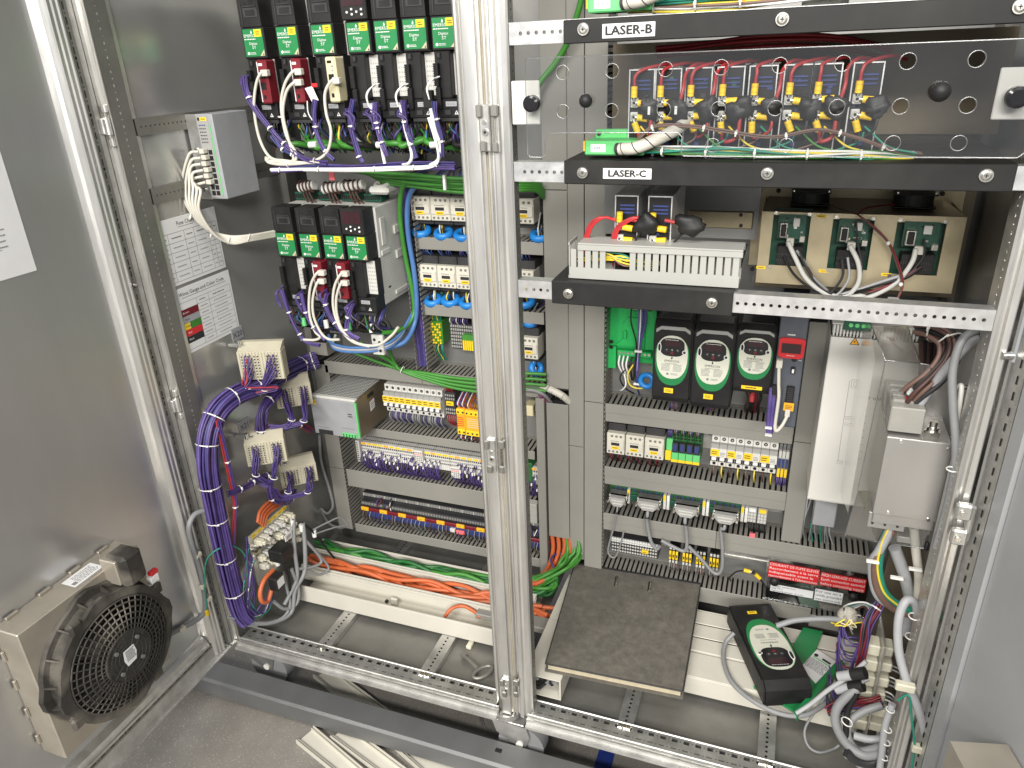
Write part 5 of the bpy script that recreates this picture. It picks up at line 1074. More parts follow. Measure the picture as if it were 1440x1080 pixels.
for (pts, m, r) in (([(X+60, Y, Z+20), (X+40, Y-6, Z-10), (X+52, Y, Z-40), (X+70, Y+20, Z-62)], 'black', 2), ([(X+74, Y-4, Z+30), (X+60, Y-12, Z+2), (X+66, Y-8, Z-28), (X+92, Y-6, Z-34), (X+112, Y+6, Z-24)], 'yellow_wire', 2), ([(X+50, Y-4, Z-2), (X+56, Y-14, Z-26), (X+44, Y-8, Z-44), (X+36, Y+16, Z-54)], 'print_white', 2)): MB().tube(spline(pts, 6), r, m, 6).build('wire', t)
for zz in (60, -24): MB().box(X+74, X+92, Y-14, Y-6, Z+zz, Z+zz+5, 'tie', 1).build('cable_tie', t)
MB().torus((X+104, Y-2, Z-14), (.2, -.6, .6), 15, 7, 'blue', 18, 8).build('ring_core', t)
# ------------------------------------------------------------------ slate servo amplifier with red display
X0, X1, Z0, Z1, Y = 1221, 1274, 630, 890, 310
t = thing('servo_amplifier', 'narrow slate-grey servo amplifier with red-framed display', 'servo amplifier', (X0, Y, Z0))
mb = MB(); mb.box(X0, X1, Y, 495, Z0, Z1, 'servo', 2); mb.box(X0+20, X1-1, Y-2, Y, Z0+4, Z0+90, 'servo', 1); mb.build('case', t)
zt = P(1112, 478, Y).z; mb = MB(); mb.prism([(X0+2, zt+2), (X0+10, zt+5), (X1-10, zt+5), (X1-1, zt+2), (X1-2, zt-34), (X1-10, zt-38), (X0+10, zt-38), (X0+3, zt-34)], Y-5, Y-.1, 'y', 'red'); br = mb.build('display_frame', t)
mb = MB(); mb.box(X0+8, X1-8, Y-5.6, Y-5.1, zt-27, zt-6, 'lcd'); mb.build('display', br); mb = MB(); mb.lines(((X0+X1)/2-2, Y, zt+11), 16, 6, 1, 'print_white'); mb.lines(((X0+X1)/2, Y-5, zt-32), 16, 2.4, 1, 'print_white'); mb.build('marking', t)
mb = MB(); c = P(1117, 506, Y-4); mb.cyl((c.x, Y-.1, c.z), (c.x, Y-3, c.z), 5, 'black', 12); mb.box(c.x-4, c.x+4, Y-8, Y, c.z-30, c.z-16, 'black', 1); mb.box(c.x-2, c.x+2, Y-10, Y-8, c.z-27, c.z-19, 'print_white'); mb.lines((c.x+11, Y, c.z-2), 6, 3, 1, 'print_white'); mb.build('switch', t)
mb = MB(); c = P(1110, 558, Y-4)
for q, dz in ((0, 0), (-28, 0)):
    mb.box(c.x+q-7, c.x+q+8, Y-9, Y, c.z-22, c.z+24, 'black', 1)
    for k in range(10): mb.box(c.x+q-5, c.x+q+6, Y-10, Y-9, c.z-20+k*4.4, c.z-18+k*4.4, 'charcoal')
mb.build('multi_pin_plug', t)
c = P(1109, 571, Y-6); mb = MB(); mb.box(c.x-10, c.x+10, Y-12, Y-9, c.z-9, c.z+9, 'amber', .6); mb.lines((c.x, Y-12, c.z), 13, 10, 3, 'print'); mb.build('tag', t)
c = P(1096, 512, Y-10); mb = MB(); mb.box(c.x-6, c.x+6, Y-14, Y, c.z-8, c.z+9, 'white_cable', 1); mb.build('network_plug', t)
MB().tube(spline([(c.x, Y-13, c.z-6), (c.x+3, Y-15, c.z-40), P(1095, 560, Y-18), P(1090, 598, Y-20), P(1092, 606, Y-22), P(1100, 598, Y-20), P(1107, 585, Y-14)], 6), 3.6, 'white_cable', 8).build('patch_cable', t); c = P(1107, 583, Y-12); bx('network_plug', t, 'white_cable', c.x-5, c.x+5, Y-16, Y-4, c.z-4, c.z+12, 1)
for k in range(7): MB().tube(spline([P(1083+k*1.5, 545, Y-4), P(1080+k*1.6, 570, Y-12), P(1078+k*1.4, 600, Y-16), P(1079+k, 612, Y-14), P(1082+k, 600, Y+20)], 5), 1.6, 'violet' if k % 3 else 'purple', 6).build('wire', t)
for v in (601, 611): c = P(1080, v, Y-20); MB().box(c.x-6, c.x+8, Y-26, Y-18, c.z-2, c.z+2, 'tie', .8).build('cable_tie', t)
# ================================================================== contactors, relays and breakers of the right bay
for k, (u, v, l) in enumerate(((853, 608, 'leftmost'), (879.5, 612, 'middle'), (906.5, 615, 'right'))):
    a = P(u, v, 415); t = contactor('cream contactor with yellow tag in the right bay, %s of three' % l, (a.x, 415, 447), 46 if k < 2 else 48, 58, 'contactors in the right bay')
    for j in range(6):
        r_ = random.Random(j+k*9); x = a.x+6+j*6.5; MB().tube(spline([(x, 440, 522), (x+1, 426, 540+r_.uniform(0, 8)), (x+4, 450, 552), (x+8, 490, 548)], 5), 1.5, r_.choice(['cable_grey', 'purple', 'cable_grey', 'charcoal']), 5).build('lead', t)
    for j in range(5): x = a.x+8+j*7; MB().tube(spline([(x, 430, 446), (x, 426, 434), (x+3, 450, 408)], 4), 1.7, ['maroon', 'brown', 'black'][j % 3], 5).build('lead', t)
a = P(937, 622, 430); t = thing('terminal_block', 'slim green-yellow terminal beside the right-bay contactors', 'terminal block', (a.x, 430, 440)); bx('body', t, 'green_light', a.x, a.x+15, 432, 490, 448, 500, 1); bx('tag', t, 'yellow', a.x-1, a.x+13, 426, 431.5, 444, 470, 1)
for k in range(4): MB().tube(spline([(a.x+3+k*3, 440, 500), (a.x+3+k*3, 432, 520), (a.x+5+k*3, 470, 545)], 4), 1.5, 'purple', 5).build('wire', t)
a = P(945, 617, 430); w = (P(986, 622, 430).x-a.x)/4
for k in range(4):
    x = a.x+k*w; t = thing('interface_relay', 'slim green relay with blue insert in the right bay, %s of four' % ['leftmost', 'second', 'third', 'rightmost'][k], 'relay', (x, 430, 440), 'green relays in the right bay')
    mb = MB(); mb.box(x+.4, x+w-.4, 445, 492, 446, 520, 'cable_dgreen', 1); mb.box(x+.4, x+w-.4, 430, 445, 446, 466, 'green_light', 1); mb.build('base', t)
    bx('coil', t, 'charcoal', x+1.5, x+w-1.5, 428, 445, 466.2, 492, 1); bx('insert', t, 'navy', x+3, x+w-4, 426.5, 427.9, 472, 490, .6); bx('tag', t, 'yellow', x+.4, x+w-.4, 427.6, 429.8, 440, 447, .5)
    mb = MB()
    for i in range(2):
        for j in range(3): mb.box(x+2+i*w*.48, x+w*.42+i*w*.48, 443.6, 445.2, 496+j*8, 501+j*8, 'dark')
    stuff(mb.build('clamp', t))
    for j in range(3): MB().tube(spline([(x+4+j*4, 444, 510), (x+5+j*4, 432, 526), (x+9+j*4, 470, 548)], 4), 1.5, ['tan', 'cable_grey', 'purple'][j], 5).build('lead', t)
a = P(1001, 616, 442); w = (P(1095, 629, 442).x-a.x)/8
for k in range(8):
    t = breaker('circuit_breaker', 'white circuit breaker in the right bay, %s of eight' % ordl(k, 8), (a.x+k*w, 430, 436), w, 84, 'white', 'print_white', 'breakers in the right bay', wirec=['tan', 'yellow_wire', 'brown', 'yellow_wire'][k % 4])
    if k % 2 == 0: mb = MB(); X = a.x+k*w; mb.box(X+1, X+w*1.1, 428.4, 429.3, 472, 490, 'yellow'); mb.lines((X+w*.5, 428.4, 481), w*.7, 11, 2, 'print'); mb.build('tag', t)
a = P(1095, 634, 440)
for k in range(3):
    x = 1252+k*8; t = thing('terminal_block', 'slim terminal with yellow foot right of the breakers, %s of three' % ['left', 'middle', 'right'][k], 'terminal block', (x, 440, 430), 'slim terminals by the breakers'); bx('body', t, 'grey_light', x, x+7, 442, 490, 436, 500, .8); bx('tag', t, 'yellow', x+.6, x+6.4, 436, 441.5, 434, 456, .6); bx('lever', t, 'navy', x+.8, x+6.2, 437, 441.6, 458, 482, .6)
    for j in range(2): MB().tube(spline([(x+2+j*3, 450, 436), (x+2+j*3, 440, 420), (x+j*3, 460, 396)], 4), 1.5, 'violet', 5).build('wire', t); MB().tube(spline([(x+2+j*3, 452, 500), (x+2+j*3, 446, 520), (x+j*3, 470, 544)], 4), 1.5, 'cable_grey', 5).build('wire', t)
mb = MB(); mb.box(845, 1279, 494, 499.5, 455, 490, 'zinc'); tag(mb.build('din_rail'), 'zinc DIN rail behind the right-bay contactors and breakers', 'rail')
# ------------------------------------------------------------------ D-sub interface boards
mb = MB(); mb.box(845, 1279, 494, 499.5, 300, 335, 'zinc'); tag(mb.build('din_rail'), 'zinc DIN rail behind the D-sub interface boards', 'rail')
for k, (u, v) in enumerate(((869, 704), (912, 710), (965, 719), (1020, 728))):
    c = P(u, v, 402); bxx = [853, 905, 1000, 1096][k]; bw = [50, 90, 92, 88][k]
    t = thing('interface_board', 'green D-sub interface board with grey hood and cable, %s of four' % ['leftmost', 'second', 'third', 'rightmost'][k], 'interface board', (bxx, 430, 300), 'D-sub boards in the right bay')
    mb = MB(); mb.box(bxx, bxx+bw, 440, 490, 306, 340, 'cable_dgreen', 1); mb.box(bxx, bxx+bw, 432, 440, 306, 324, 'pcb', 1); mb.build('board', t)
    mb = MB(); n = int(bw/6)
    for j in range(n): mb.box(bxx+2+j*6, bxx+6.5+j*6, 438.5, 440, 328, 338, 'navy' if (j*3+k) % 7 > 3 else 'charcoal', .4); mb.cyl((bxx+4.2+j*6, 448, 340), (bxx+4.2+j*6, 448, 341), 1.8, 'nickel', 6)
    stuff(mb.build('screw_clamp', t))
    for j in range(2 if k else 1): mb = MB(); x = bxx+bw-2+j*9; mb.box(x, x+7, 426, 444, 300, 342, 'white', .8); mb.box(x+.5, x+6.5, 425.2, 426, 326, 342, 'yellow' if j == 0 else 'paper'); mb.build('marker', t)
    cw = 26 if k else 20; mb = MB(); mb.prism([(c.x-cw, c.z+14), (c.x+cw, c.z+14), (c.x+cw, c.z+2), (c.x+cw*.5, c.z-12), (c.x-cw*.5, c.z-12), (c.x-cw, c.z+2)], 392, 412, 'y', 'grey_plastic'); mb.box(c.x-cw*.6, c.x+cw*.6, 390.6, 392, c.z-4, c.z-1, 'grey_light'); mb.box(c.x-cw*.7, c.x+cw*.7, 390.6, 392, c.z+4, c.z+7, 'grey_light'); mb.box(c.x-cw-4, c.x+cw+4, 404, 432, c.z+8, c.z+14, 'zinc', 1); mb.build('connector_hood', t)
    for s_ in (-1, 1): MB().cyl((c.x+s_*(cw+2), 382, c.z+5), (c.x+s_*(cw+2), 408, c.z+5), 3, 'nickel', 8).build('thumb_screw', t)
    ends = [[(862, 745), (855, 775), (864, 784), (872, 768), (877, 748)], [(910, 735), (915, 760), (923, 772), (928, 768)], [(965, 745), (966, 765), (962, 775), (945, 768), (930, 760)], [(1014, 745), (1016, 770), (1015, 800), (1005, 806), (985, 785), (968, 768)]][k]
    r = 2.2 if k == 0 else 4.6
    MB().tube(spline([(c.x, 400, c.z-10), (c.x, 392, c.z-26)] + [P(uu, vv, 396) for uu, vv in ends], 6), r, 'cable_grey', 10).build('cable', t)
    MB().cyl((c.x, 400, c.z-10), (c.x, 392, c.z-34), 6 if k else 4, 'black', 10).build('strain_relief', t)
a = P(1052, 712, 436)
for k in range(2):
    x = a.x+k*24; t = thing('terminal_block', 'small grey two-row terminal right of the D-sub boards, %s' % ['white-tagged', 'yellow-tagged'][k], 'terminal block', (x, 436, 300), 'small grey terminals'); mb = MB(); mb.box(x, x+22, 436, 490, 296, 340, 'grey_plastic', 1); mb.build('body', t); mb = MB()
    for i in range(3):
        for j in range(3): mb.box(x+1+i*7, x+6.5+i*7, 434, 436, 299+j*9, 305+j*9, 'grey_light', .5)
    stuff(mb.build('clamp', t)); bx('tag', t, ['paper', 'yellow'][k], x+3, x+19, 433.6, 435.8, 328, 338)
t = thing('control_wires', 'black wires with a pink end under the small grey terminals', 'wires', P(1060, 735, 430))
for k in range(7): MB().tube(spline([(1206+k*6, 440, 298), (1206+k*6, 430, 282), (1212+k*4, 450, 262)], 4), 2, 'black', 5).build('wire', t)
c = P(1058, 752, 424); bx('tag', t, 'pink', c.x-7, c.x+7, 418, 426, c.z-5, c.z+5, 1)
# ------------------------------------------------------------------ lowest device row
mb = MB(); mb.box(845, 1440, 494, 499.5, 140, 175, 'zinc'); mb.box(1150, 1440, 491, 494, 168, 175, 'zinc'); mb.box(1150, 1440, 491, 494, 140, 147, 'zinc'); tag(mb.build('din_rail'), 'zinc DIN rail running free in the lowest device row', 'rail')
t = thing('distribution_terminal', 'grey many-way terminal strip with white label row and yellow tag', 'terminal strip', (860, 440, 130)); bx('body', t, 'charcoal', 860, 985, 442, 492, 130, 178, 1)
mb = MB()
for i in range(18):
    for j in range(3): mb.cyl((863.5+i*6.8, 442, 136+j*10), (863.5+i*6.8, 440.6, 136+j*10), 2.7, 'grey_light', 8)
stuff(mb.build('clamp', t)); mb = MB()
for i in range(18): mb.box(860.5+i*6.9, 866.6+i*6.9, 436, 441.8, 166, 178, 'print_white', .6); mb.cyl((863.5+i*6.9, 435.8, 172), (863.5+i*6.9, 436.2, 172), 1.6, 'print_grey', 6)
stuff(mb.build('label_row', t)); mb = MB(); mb.box(942, 960, 434, 440, 146, 155, 'yellow', .5); mb.lines((951, 434, 150.5), 12, 4, 1, 'print'); mb.build('tag', t)
for k in range(4):
    a = P(941+k*19, 768+k*3.6, 436); t = thing('coupling_relay', 'slim relay group with black-yellow faces in the lowest row, %s of four' % ['leftmost', 'second', 'third', 'rightmost'][k], 'relay', (a.x, 436, 120), 'yellow-faced relays in the lowest row')
    for j in range(3):
        x = a.x+j*8.4; mb = MB(); mb.box(x, x+7.8, 440, 492, 128, 182, 'black', .8); mb.build('module', t); mb = MB(); mb.box(x+1, x+6.8, 436, 440, 142, 168, 'yellow', .6); mb.box(x+2.4, x+5.4, 435.4, 436, 150, 158, 'print'); mb.box(x+1, x+6.8, 438, 440, 172, 180, 'grey_light', .6); mb.box(x+1, x+6.8, 438, 440, 130, 138, 'grey_light', .6); mb.build('face', t)
    for j in range(4): MB().tube(spline([(a.x+3+j*6, 450, 130), (a.x+3+j*6, 438, 116), (a.x+5+j*6, 460, 92)], 4), 1.5, ['cable_grey', 'tan'][j % 2], 5).build('wire', t)
c = P(1055, 805, 440); t = thing('cable_lug_pair', 'two yellow cable lugs joined at one bolt beside the red labels', 'cable lug', c); mb = MB(); lug(mb, c+Vector((4, 0, 2)), (-1, 0, .1)); lug(mb, c+Vector((10, 0, 0)), (.8, 0, -.7)); mb.cyl(c+Vector((7, -4, 3)), c+Vector((7, 6, 3)), 4, 'nickel', 8); mb.build('lug', t); MB().tube(spline([c+Vector((-14, 0, 3)), c+Vector((-34, 0, -6)), c+Vector((-48, 4, -30)), c+Vector((-46, 30, -60))], 5), 2, 'black', 6).build('wire', t); MB().tube(spline([c+Vector((22, 0, -12)), c+Vector((36, 0, -28)), c+Vector((40, 20, -50))], 5), 2, 'black', 6).build('wire', t)
# ------------------------------------------------------------------ black filter unit with warning labels
X0, X1, Y = 1255, 1486, 396
t = thing('line_filter', 'black filter unit under clear cover with red and white warning labels', 'filter', (1370, Y, 90)); bx('case', t, 'black', X0+6, X1, Y+16, 495, 96, 206, 2); MB().box(X0, X1, Y+6, Y+9, 100, 226, 'acrylic').build('cover', t)
def wlabel(tl, tr, bl, m, lines, tm, nm):
    a = P(*tl, Y); b = P(*tr, Y); c = P(*bl, Y); mb = MB(); w = b.x-a.x; h = a.z-c.z; mb.box(a.x, b.x, Y+3, Y+4.6, c.z, a.z, m)
    for i, s_ in enumerate(lines): sz = h/len(lines)*(.92 if tm != 'print' else .86); g = text_geo(s_)[0]; tw = (max(p[0] for p in g)-min(p[0] for p in g)); sx = min(1.15, (w-4)/(tw*sz)); mb.text(s_, (a.x+2+tw*sz*sx/2, Y+3, a.z-h*(i+.5)/len(lines)), sz, tm, sx=sx)
    mb.build(nm, t)
wlabel((1082, 791), (1153, 803), (1082, 812), 'red_label', ['COURANT DE FUITE ELEVEE', 'Raccordement \u00e0 la terre', 'indispensable avant le', "raccordement \u00e0 l'alimentation"], 'print_white', 'warning_label')
wlabel((1155, 806), (1219, 817), (1155, 824), 'red_label', ['HIGH LEAKAGE CURRENT', 'Earth connection essential', 'before connecting supply'], 'print_white', 'warning_label')
wlabel((1084, 822), (1144, 833), (1085, 832), 'paper', ['Copper conductors', 'only 75\u00b0C', 'Tightening torque 16 in-lbs'], 'print', 'notice_label')
wlabel((1147, 829), (1186, 836), (1147, 845), 'paper', ['For use on a', 'solidly grounded', 'wye source only'], 'print', 'notice_label')
for u, v in ((1089, 818), (1200, 840)): c = P(u, v, Y-4); MB().ball((c.x, Y-4, c.z), 12, 'black', 12, 8, (1, .7, 1)).build('knob', t)
mb = MB(); a = P(1140, 855, 420); hduct('short grey slotted duct piece at the foot of the filter unit', P(1141, 850, 418).x, 1440, 70, 34, yf=412, group=GR)
# ================================================================== white inverter with clear guards
X0, X1, Z0, Z1, Y = 1316, 1486, 472, 868, 290
t = thing('power_inverter', 'large white inverter unit behind clear plastic guards', 'inverter', ((X0+X1)/2, 495, Z0))
mb = MB(); mb.box(X0, X1, Y, Y+4, Z0+4, Z1-22, 'white_metal', 1.5); mb.box(X0, X1, Y+4.2, 495, Z0, Z1-24, 'white_metal', 1); mb.build('case', t)
mb = MB(); mb.box(X0, X1, Y+8, 495, Z1-21, Z1-19, 'charcoal')
for k in range(28): x = X0+3+k*6; mb.box(x, x+3, Y+3, Y+8, Z1-20, Z1+2, 'grey_light')
mb.box(X0, X1, Y+8, 495, Z1+2, Z1+4, 'grey_light'); mb.box(X0+2, X1-2, Y+12, 490, Z1-18, Z1+1, 'grey_plastic'); stuff(mb.build('cooling_fins', t))
c = P(1205, 455, Y-6); mb = MB(); mb.box(c.x-22, c.x+24, Y-10, Y+2, Z1-2, Z1+16, 'pcb', 1)
for k in range(3): mb.cyl((c.x-10+k*11, Y-11, Z1+8), (c.x-10+k*11, Y-10, Z1+8), 4, 'green_light', 10)
mb.build('terminal_plug', t)
c = P(1202, 480, Y); mb = MB(); mb.quad([(c.x-9, Y-.6, c.z-7), (c.x+9, Y-.6, c.z-7), (c.x, Y-.6, c.z+9)], 'print'); mb.quad([(c.x-7, Y-.9, c.z-5.8), (c.x+7, Y-.9, c.z-5.8), (c.x, Y-.9, c.z+6.6)], 'amber'); mb.quad([(c.x-1, Y-1.2, c.z-4), (c.x+1.6, Y-1.2, c.z+.6), (c.x-.2, Y-1.2, c.z+.4), (c.x+1.2, Y-1.2, c.z+4), (c.x-2, Y-1.2, c.z-1), (c.x-.2, Y-1.2, c.z-.8)], 'print'); mb.build('warning_mark', t)
mb = MB(); c = P(1210, 558, Y); mb.text('Power unit', (c.x+14, Y, c.z), 12, 'print_grey'); c = P(1203, 540, Y); 
for (dx, w_, h_) in ((0, 15, 18),): mb.rect((c.x, Y, c.z), w_, h_, 'print_grey'); mb.rect((c.x, Y, c.z), w_-1.4, h_-1.4, 'white_metal', off=.5); mb.rect((c.x, Y, c.z), 6, 11, 'print_grey', off=.7); mb.rect((c.x, Y, c.z), 4.6, 9.6, 'white_metal', off=.9)
for (u, v) in ((1193, 588), (1192, 597), (1181, 650)): c = P(u, v, Y); mb.rect((c.x, Y, c.z), 11, 8, 'print_grey'); mb.rect((c.x, Y, c.z), 9.8, 6.8, 'white_metal', off=.5); mb.rect((c.x, Y, c.z), 5, 1, 'print_grey', off=.7)
for k in range(7): c = P(1214-k*1.2, 585+k*10, Y); mb.rect((c.x, Y, c.z), 12, .7, 'print_grey')
for (u0, v0, u1, v1) in ((1195, 535, 1185, 600), (1185, 600, 1178, 650)): a = P(u0, v0, Y); b = P(u1, v1, Y); mb.quad([(a.x-.4, Y-.3, a.z), (a.x+.4, Y-.3, a.z), (b.x+.4, Y-.3, b.z), (b.x-.4, Y-.3, b.z)], 'print_grey')
mb.build('marking', t)
tag(MB().box(1342, 1390, 400, 480, 340, 440, 'tag_grey', 2).build('connection_box'), 'grey connection box below the white inverter', 'box')
t = thing('control_wires', 'grey wires dropping below the white inverter into the duct', 'wires', (1360, 430, 270))
for k in range(9): r_ = random.Random(k); MB().tube(spline([(1324+k*9, 430, 470), (1326+k*8, 425, 400), (1322+k*8+r_.uniform(-6, 6), 430, 320), (1326+k*9, 450, 262)], 5), 2, r_.choice(['cable_grey', 'cable_light', 'teal']), 6).build('wire', t)
# clear guard: sloped top, front and flank
def sheet(mb, pts, m='acrylic_dense', th_=2.): mb.quad(pts, m)
t = thing('clear_guard', 'clear plastic guard box in front of the white inverter', 'guard', (1420, 120, 505))
yq = 120; mb = MB(); sheet(mb, [(1378, yq+60, 540), (1378, 288, 505), (1368, 288, 930), (1378, yq, 870), (1378, yq, 560)]); mb.build('left_flank', t)
mb = MB(); sheet(mb, [P(1226, 458, 200), P(1276, 459, 200), P(1294, 511, 105), P(1245, 507, 105)]); mb.build('sloped_top', t)
mb = MB(); sheet(mb, [P(1245, 508, 105), P(1308, 512, 105), P(1300, 606, 105), P(1340, 616, 105), P(1325, 640, 105), P(1240, 640, 105)], 'acrylic'); mb.build('front_pane', t)
mb = MB(); sheet(mb, [P(1206, 690, 160), P(1240, 690, 110), P(1232, 762, 110), P(1188, 752, 160)]); sheet(mb, [P(1240, 690, 110), P(1315, 706, 90), P(1304, 770, 90), P(1232, 762, 110)], 'acrylic'); mb.build('lower_pane', t)
mb = MB()
for pts in ([P(1226, 458, 199), P(1245, 507, 104), P(1294, 511, 104), P(1276, 459, 199)], [P(1245, 508, 104), P(1206, 690, 104)], [P(1294, 511, 104), P(1306, 513, 104), P(1310, 520, 104), P(1295, 602, 104), P(1302, 607, 104), P(1340, 615, 104)], [P(1188, 752, 159), P(1232, 762, 109), P(1304, 772, 89)]): mb.tube([Vector(p) for p in pts], 1.1, 'acrylic_edge', 5)
mb.build('edge', t)
for u, v in ((1303, 768),): c = P(u, v, 80); MB().ball(c, 8, 'black', 12, 8, (.6, .8, 1.3)).build('knob', t)
# aluminium box with terminals above
X0, X1, Z0, Z1, Y = 1407, 1506, 612, 764, 50
t = thing('aluminium_box', 'flat aluminium box with corner screws before the white inverter', 'box', ((X0+X1)/2, 120, Z0)); MB().box(X0, X1, Y, Y+3, Z0, Z1, 'alu', 1).build('lid', t); bx('case', t, 'alu', X0+2, X1-2, Y+3, 190, Z0-20, Z1-2, 1)
for dx, dz in ((22, -6), (92, -10), (24, -146), (86, -148)): MB().cyl((X0+dx, Y-2, Z1+dz), (X0+dx, Y, Z1+dz), 3, 'chrome', 8).build('screw', t)
mb = MB(); mb.box(X0-4, X0+56, Y+8, Y+60, Z0-34, Z0-3, 'alu', 1)
for dx in (4, 24, 44): mb.cyl((X0+dx, Y+6, Z0-24), (X0+dx, Y+8, Z0-24), 2.2, 'charcoal', 8)
mb.build('gland_plate', t)
c = P(1278, 572, 110); t = thing('terminal_cover', 'beige stepped plastic terminal cover above the aluminium box', 'cover', (c.x, 110, c.z))
mb = MB(); a = P(1254, 572, 70); b = P(1296, 612, 70); mb.box(a.x, b.x, 70, 190, b.z, a.z, 'terminal_shell', 2)
for k in range(4): a2 = P(1256-k*1.5, 562-k*7, 90+k*22); b2 = P(1296, 580, 90+k*22); mb.box(a2.x, b2.x, 92+k*22, 110+k*22, b2.z, a2.z, 'terminal_shell', 2)
mb.build('block', t)
t = thing('door_handle_bar', 'white curved handle bar near the right post', 'handle', P(1352, 560, 60)); MB().tube(spline([P(1346, 545, 60), P(1352, 543, 50), P(1350, 565, 44), P(1347, 590, 46), P(1354, 597, 52), P(1362, 597, 60)], 6), 4, 'white_metal', 10).build('grip', t); MB().cyl(P(1340, 543, 60), P(1372, 546, 60), 4, 'nickel', 10).build('rod', t)
c = P(1311, 606, 80); t = thing('hex_bolt', 'large zinc bolt and nut on top of the aluminium box', 'bolt', c); mb = MB(); mb.cyl(c-Vector((0, 0, 10)), c+Vector((0, 0, 2)), 13, 'nickel', 6, smooth=False); mb.cyl(c+Vector((0, 0, 2)), c+Vector((0, 0, 8)), 9, 'chrome', 16); mb.cyl(c+Vector((0, 0, 8)), c+Vector((0, 0, 18)), 6, 'nickel', 12); mb.build('head', t); bx('washer', t, 'zinc', c.x-24, c.x+24, c.y-14, c.y+20, c.z-14, c.z-10, 1)
mb = MB(); a = P(1330, 540, 140); mb.prism([(a.x-30, a.z-130), (a.x+60, a.z-130), (a.x+60, a.z+70), (a.x-10, a.z+50)], 150, 200, 'y', 'alu'); tag(mb.build('mounting_bracket'), 'grey metal bracket between aluminium box and right post', 'bracket')
# ================================================================== left side wall: network switch
X0, X1, Y0, Y1, Z0, Z1 = -7, 37, 170, 284, 1100, 1279
t = thing('network_switch', 'grey network switch box with white patch cables on the left side wall', 'network switch', (15, 230, Z0))
bx('case', t, 'tag_grey', X0, X1, Y0, Y1, Z0, Z1, 1.5); MB().box(-37, X0-.2, Y0+2, Y0+4, Z0-2, Z1, 'zinc', .8).build('mounting_flange', t)
MB().cyl((-22, Y0+2, 1205), (-22, Y0-1, 1205), 5, 'chrome', 10).build('screw', t); MB().cyl((-22, Y0+2, 1120), (-22, Y0-1, 1120), 4, 'chrome', 10).build('screw', t)
mb = MB(); mb.box(X0+3, X1-12, Y0-.8, Y0, Z0+4, Z1-3, 'grey_plastic')
mb.rect((X0+20, Y0-.8, Z1-10), 17, 7, 'yellow'); mb.lines((X0+20, Y0-.8, Z1-10), 12, 4, 1, 'print', off=.5); mb.box(X0+5, X0+10, Y0-1.4, Y0, Z1-13, Z1-7, 'dark')
for j in range(6):
    for i in range(4): mb.box(X0+6+i*4.6, X0+8.6+i*4.6, Y0-1.2, Y0-.7, Z1-24-j*7, Z1-21.4-j*7, 'charcoal' if j else 'navy')
mb.build('front_panel', t)
mb = MB()
for j in range(8):
    for i in range(2): mb.box(X0+6+i*12, X0+16+i*12, Y0-1.6, Y0-.6, Z0+8+j*12.5, Z0+18+j*12.5, 'dark', .6)
mb.box(X1-10, X1-8, Y0-1.2, Y0-.2, Z0+6, Z1-20, 'green_light'); mb.build('port', t)
cab = thing('patch_cable_bundle', 'white patch cables arching from the network switch to the servo drives', 'cable', (-10, 160, 1000))
for k in range(6):
    z = Z0+104-k*13; q = Vector((X0+9+(k % 2)*3, Y0-4, z)); bx('plug', cab, 'white_cable', q.x-5, q.x+8, Y0-16, Y0-1.8, z-5, z+5, 1)
    d = k*2.2
    pts = [q+Vector((-4, -14, 0)), q+Vector((-20-d*.5, -26, -6)), P(256+k*5.2, 258+k*2, 135-k*3), P(262+k*3.6, 288+k*1.5, 125-k*3), P(288+k*2.4, 320+k*1.6, 140-k*2), P(320+k, 332+k*2, 165), P(352, 331+k*1.4, 200), P(387, 325+k*1.4, 268)]
    MB().tube(spline(pts, 7), 3.2, 'white_cable', 9).build('patch_cable', cab)
for u, v, y in ((268, 304, 125), (297, 330, 142), (322, 338, 165), (350, 334, 198)):
    c = P(u, v, y); MB().torus(c, (.8, .5, -.4), 9, 1.1, 'tie', 14, 5).build('cable_tie', cab)
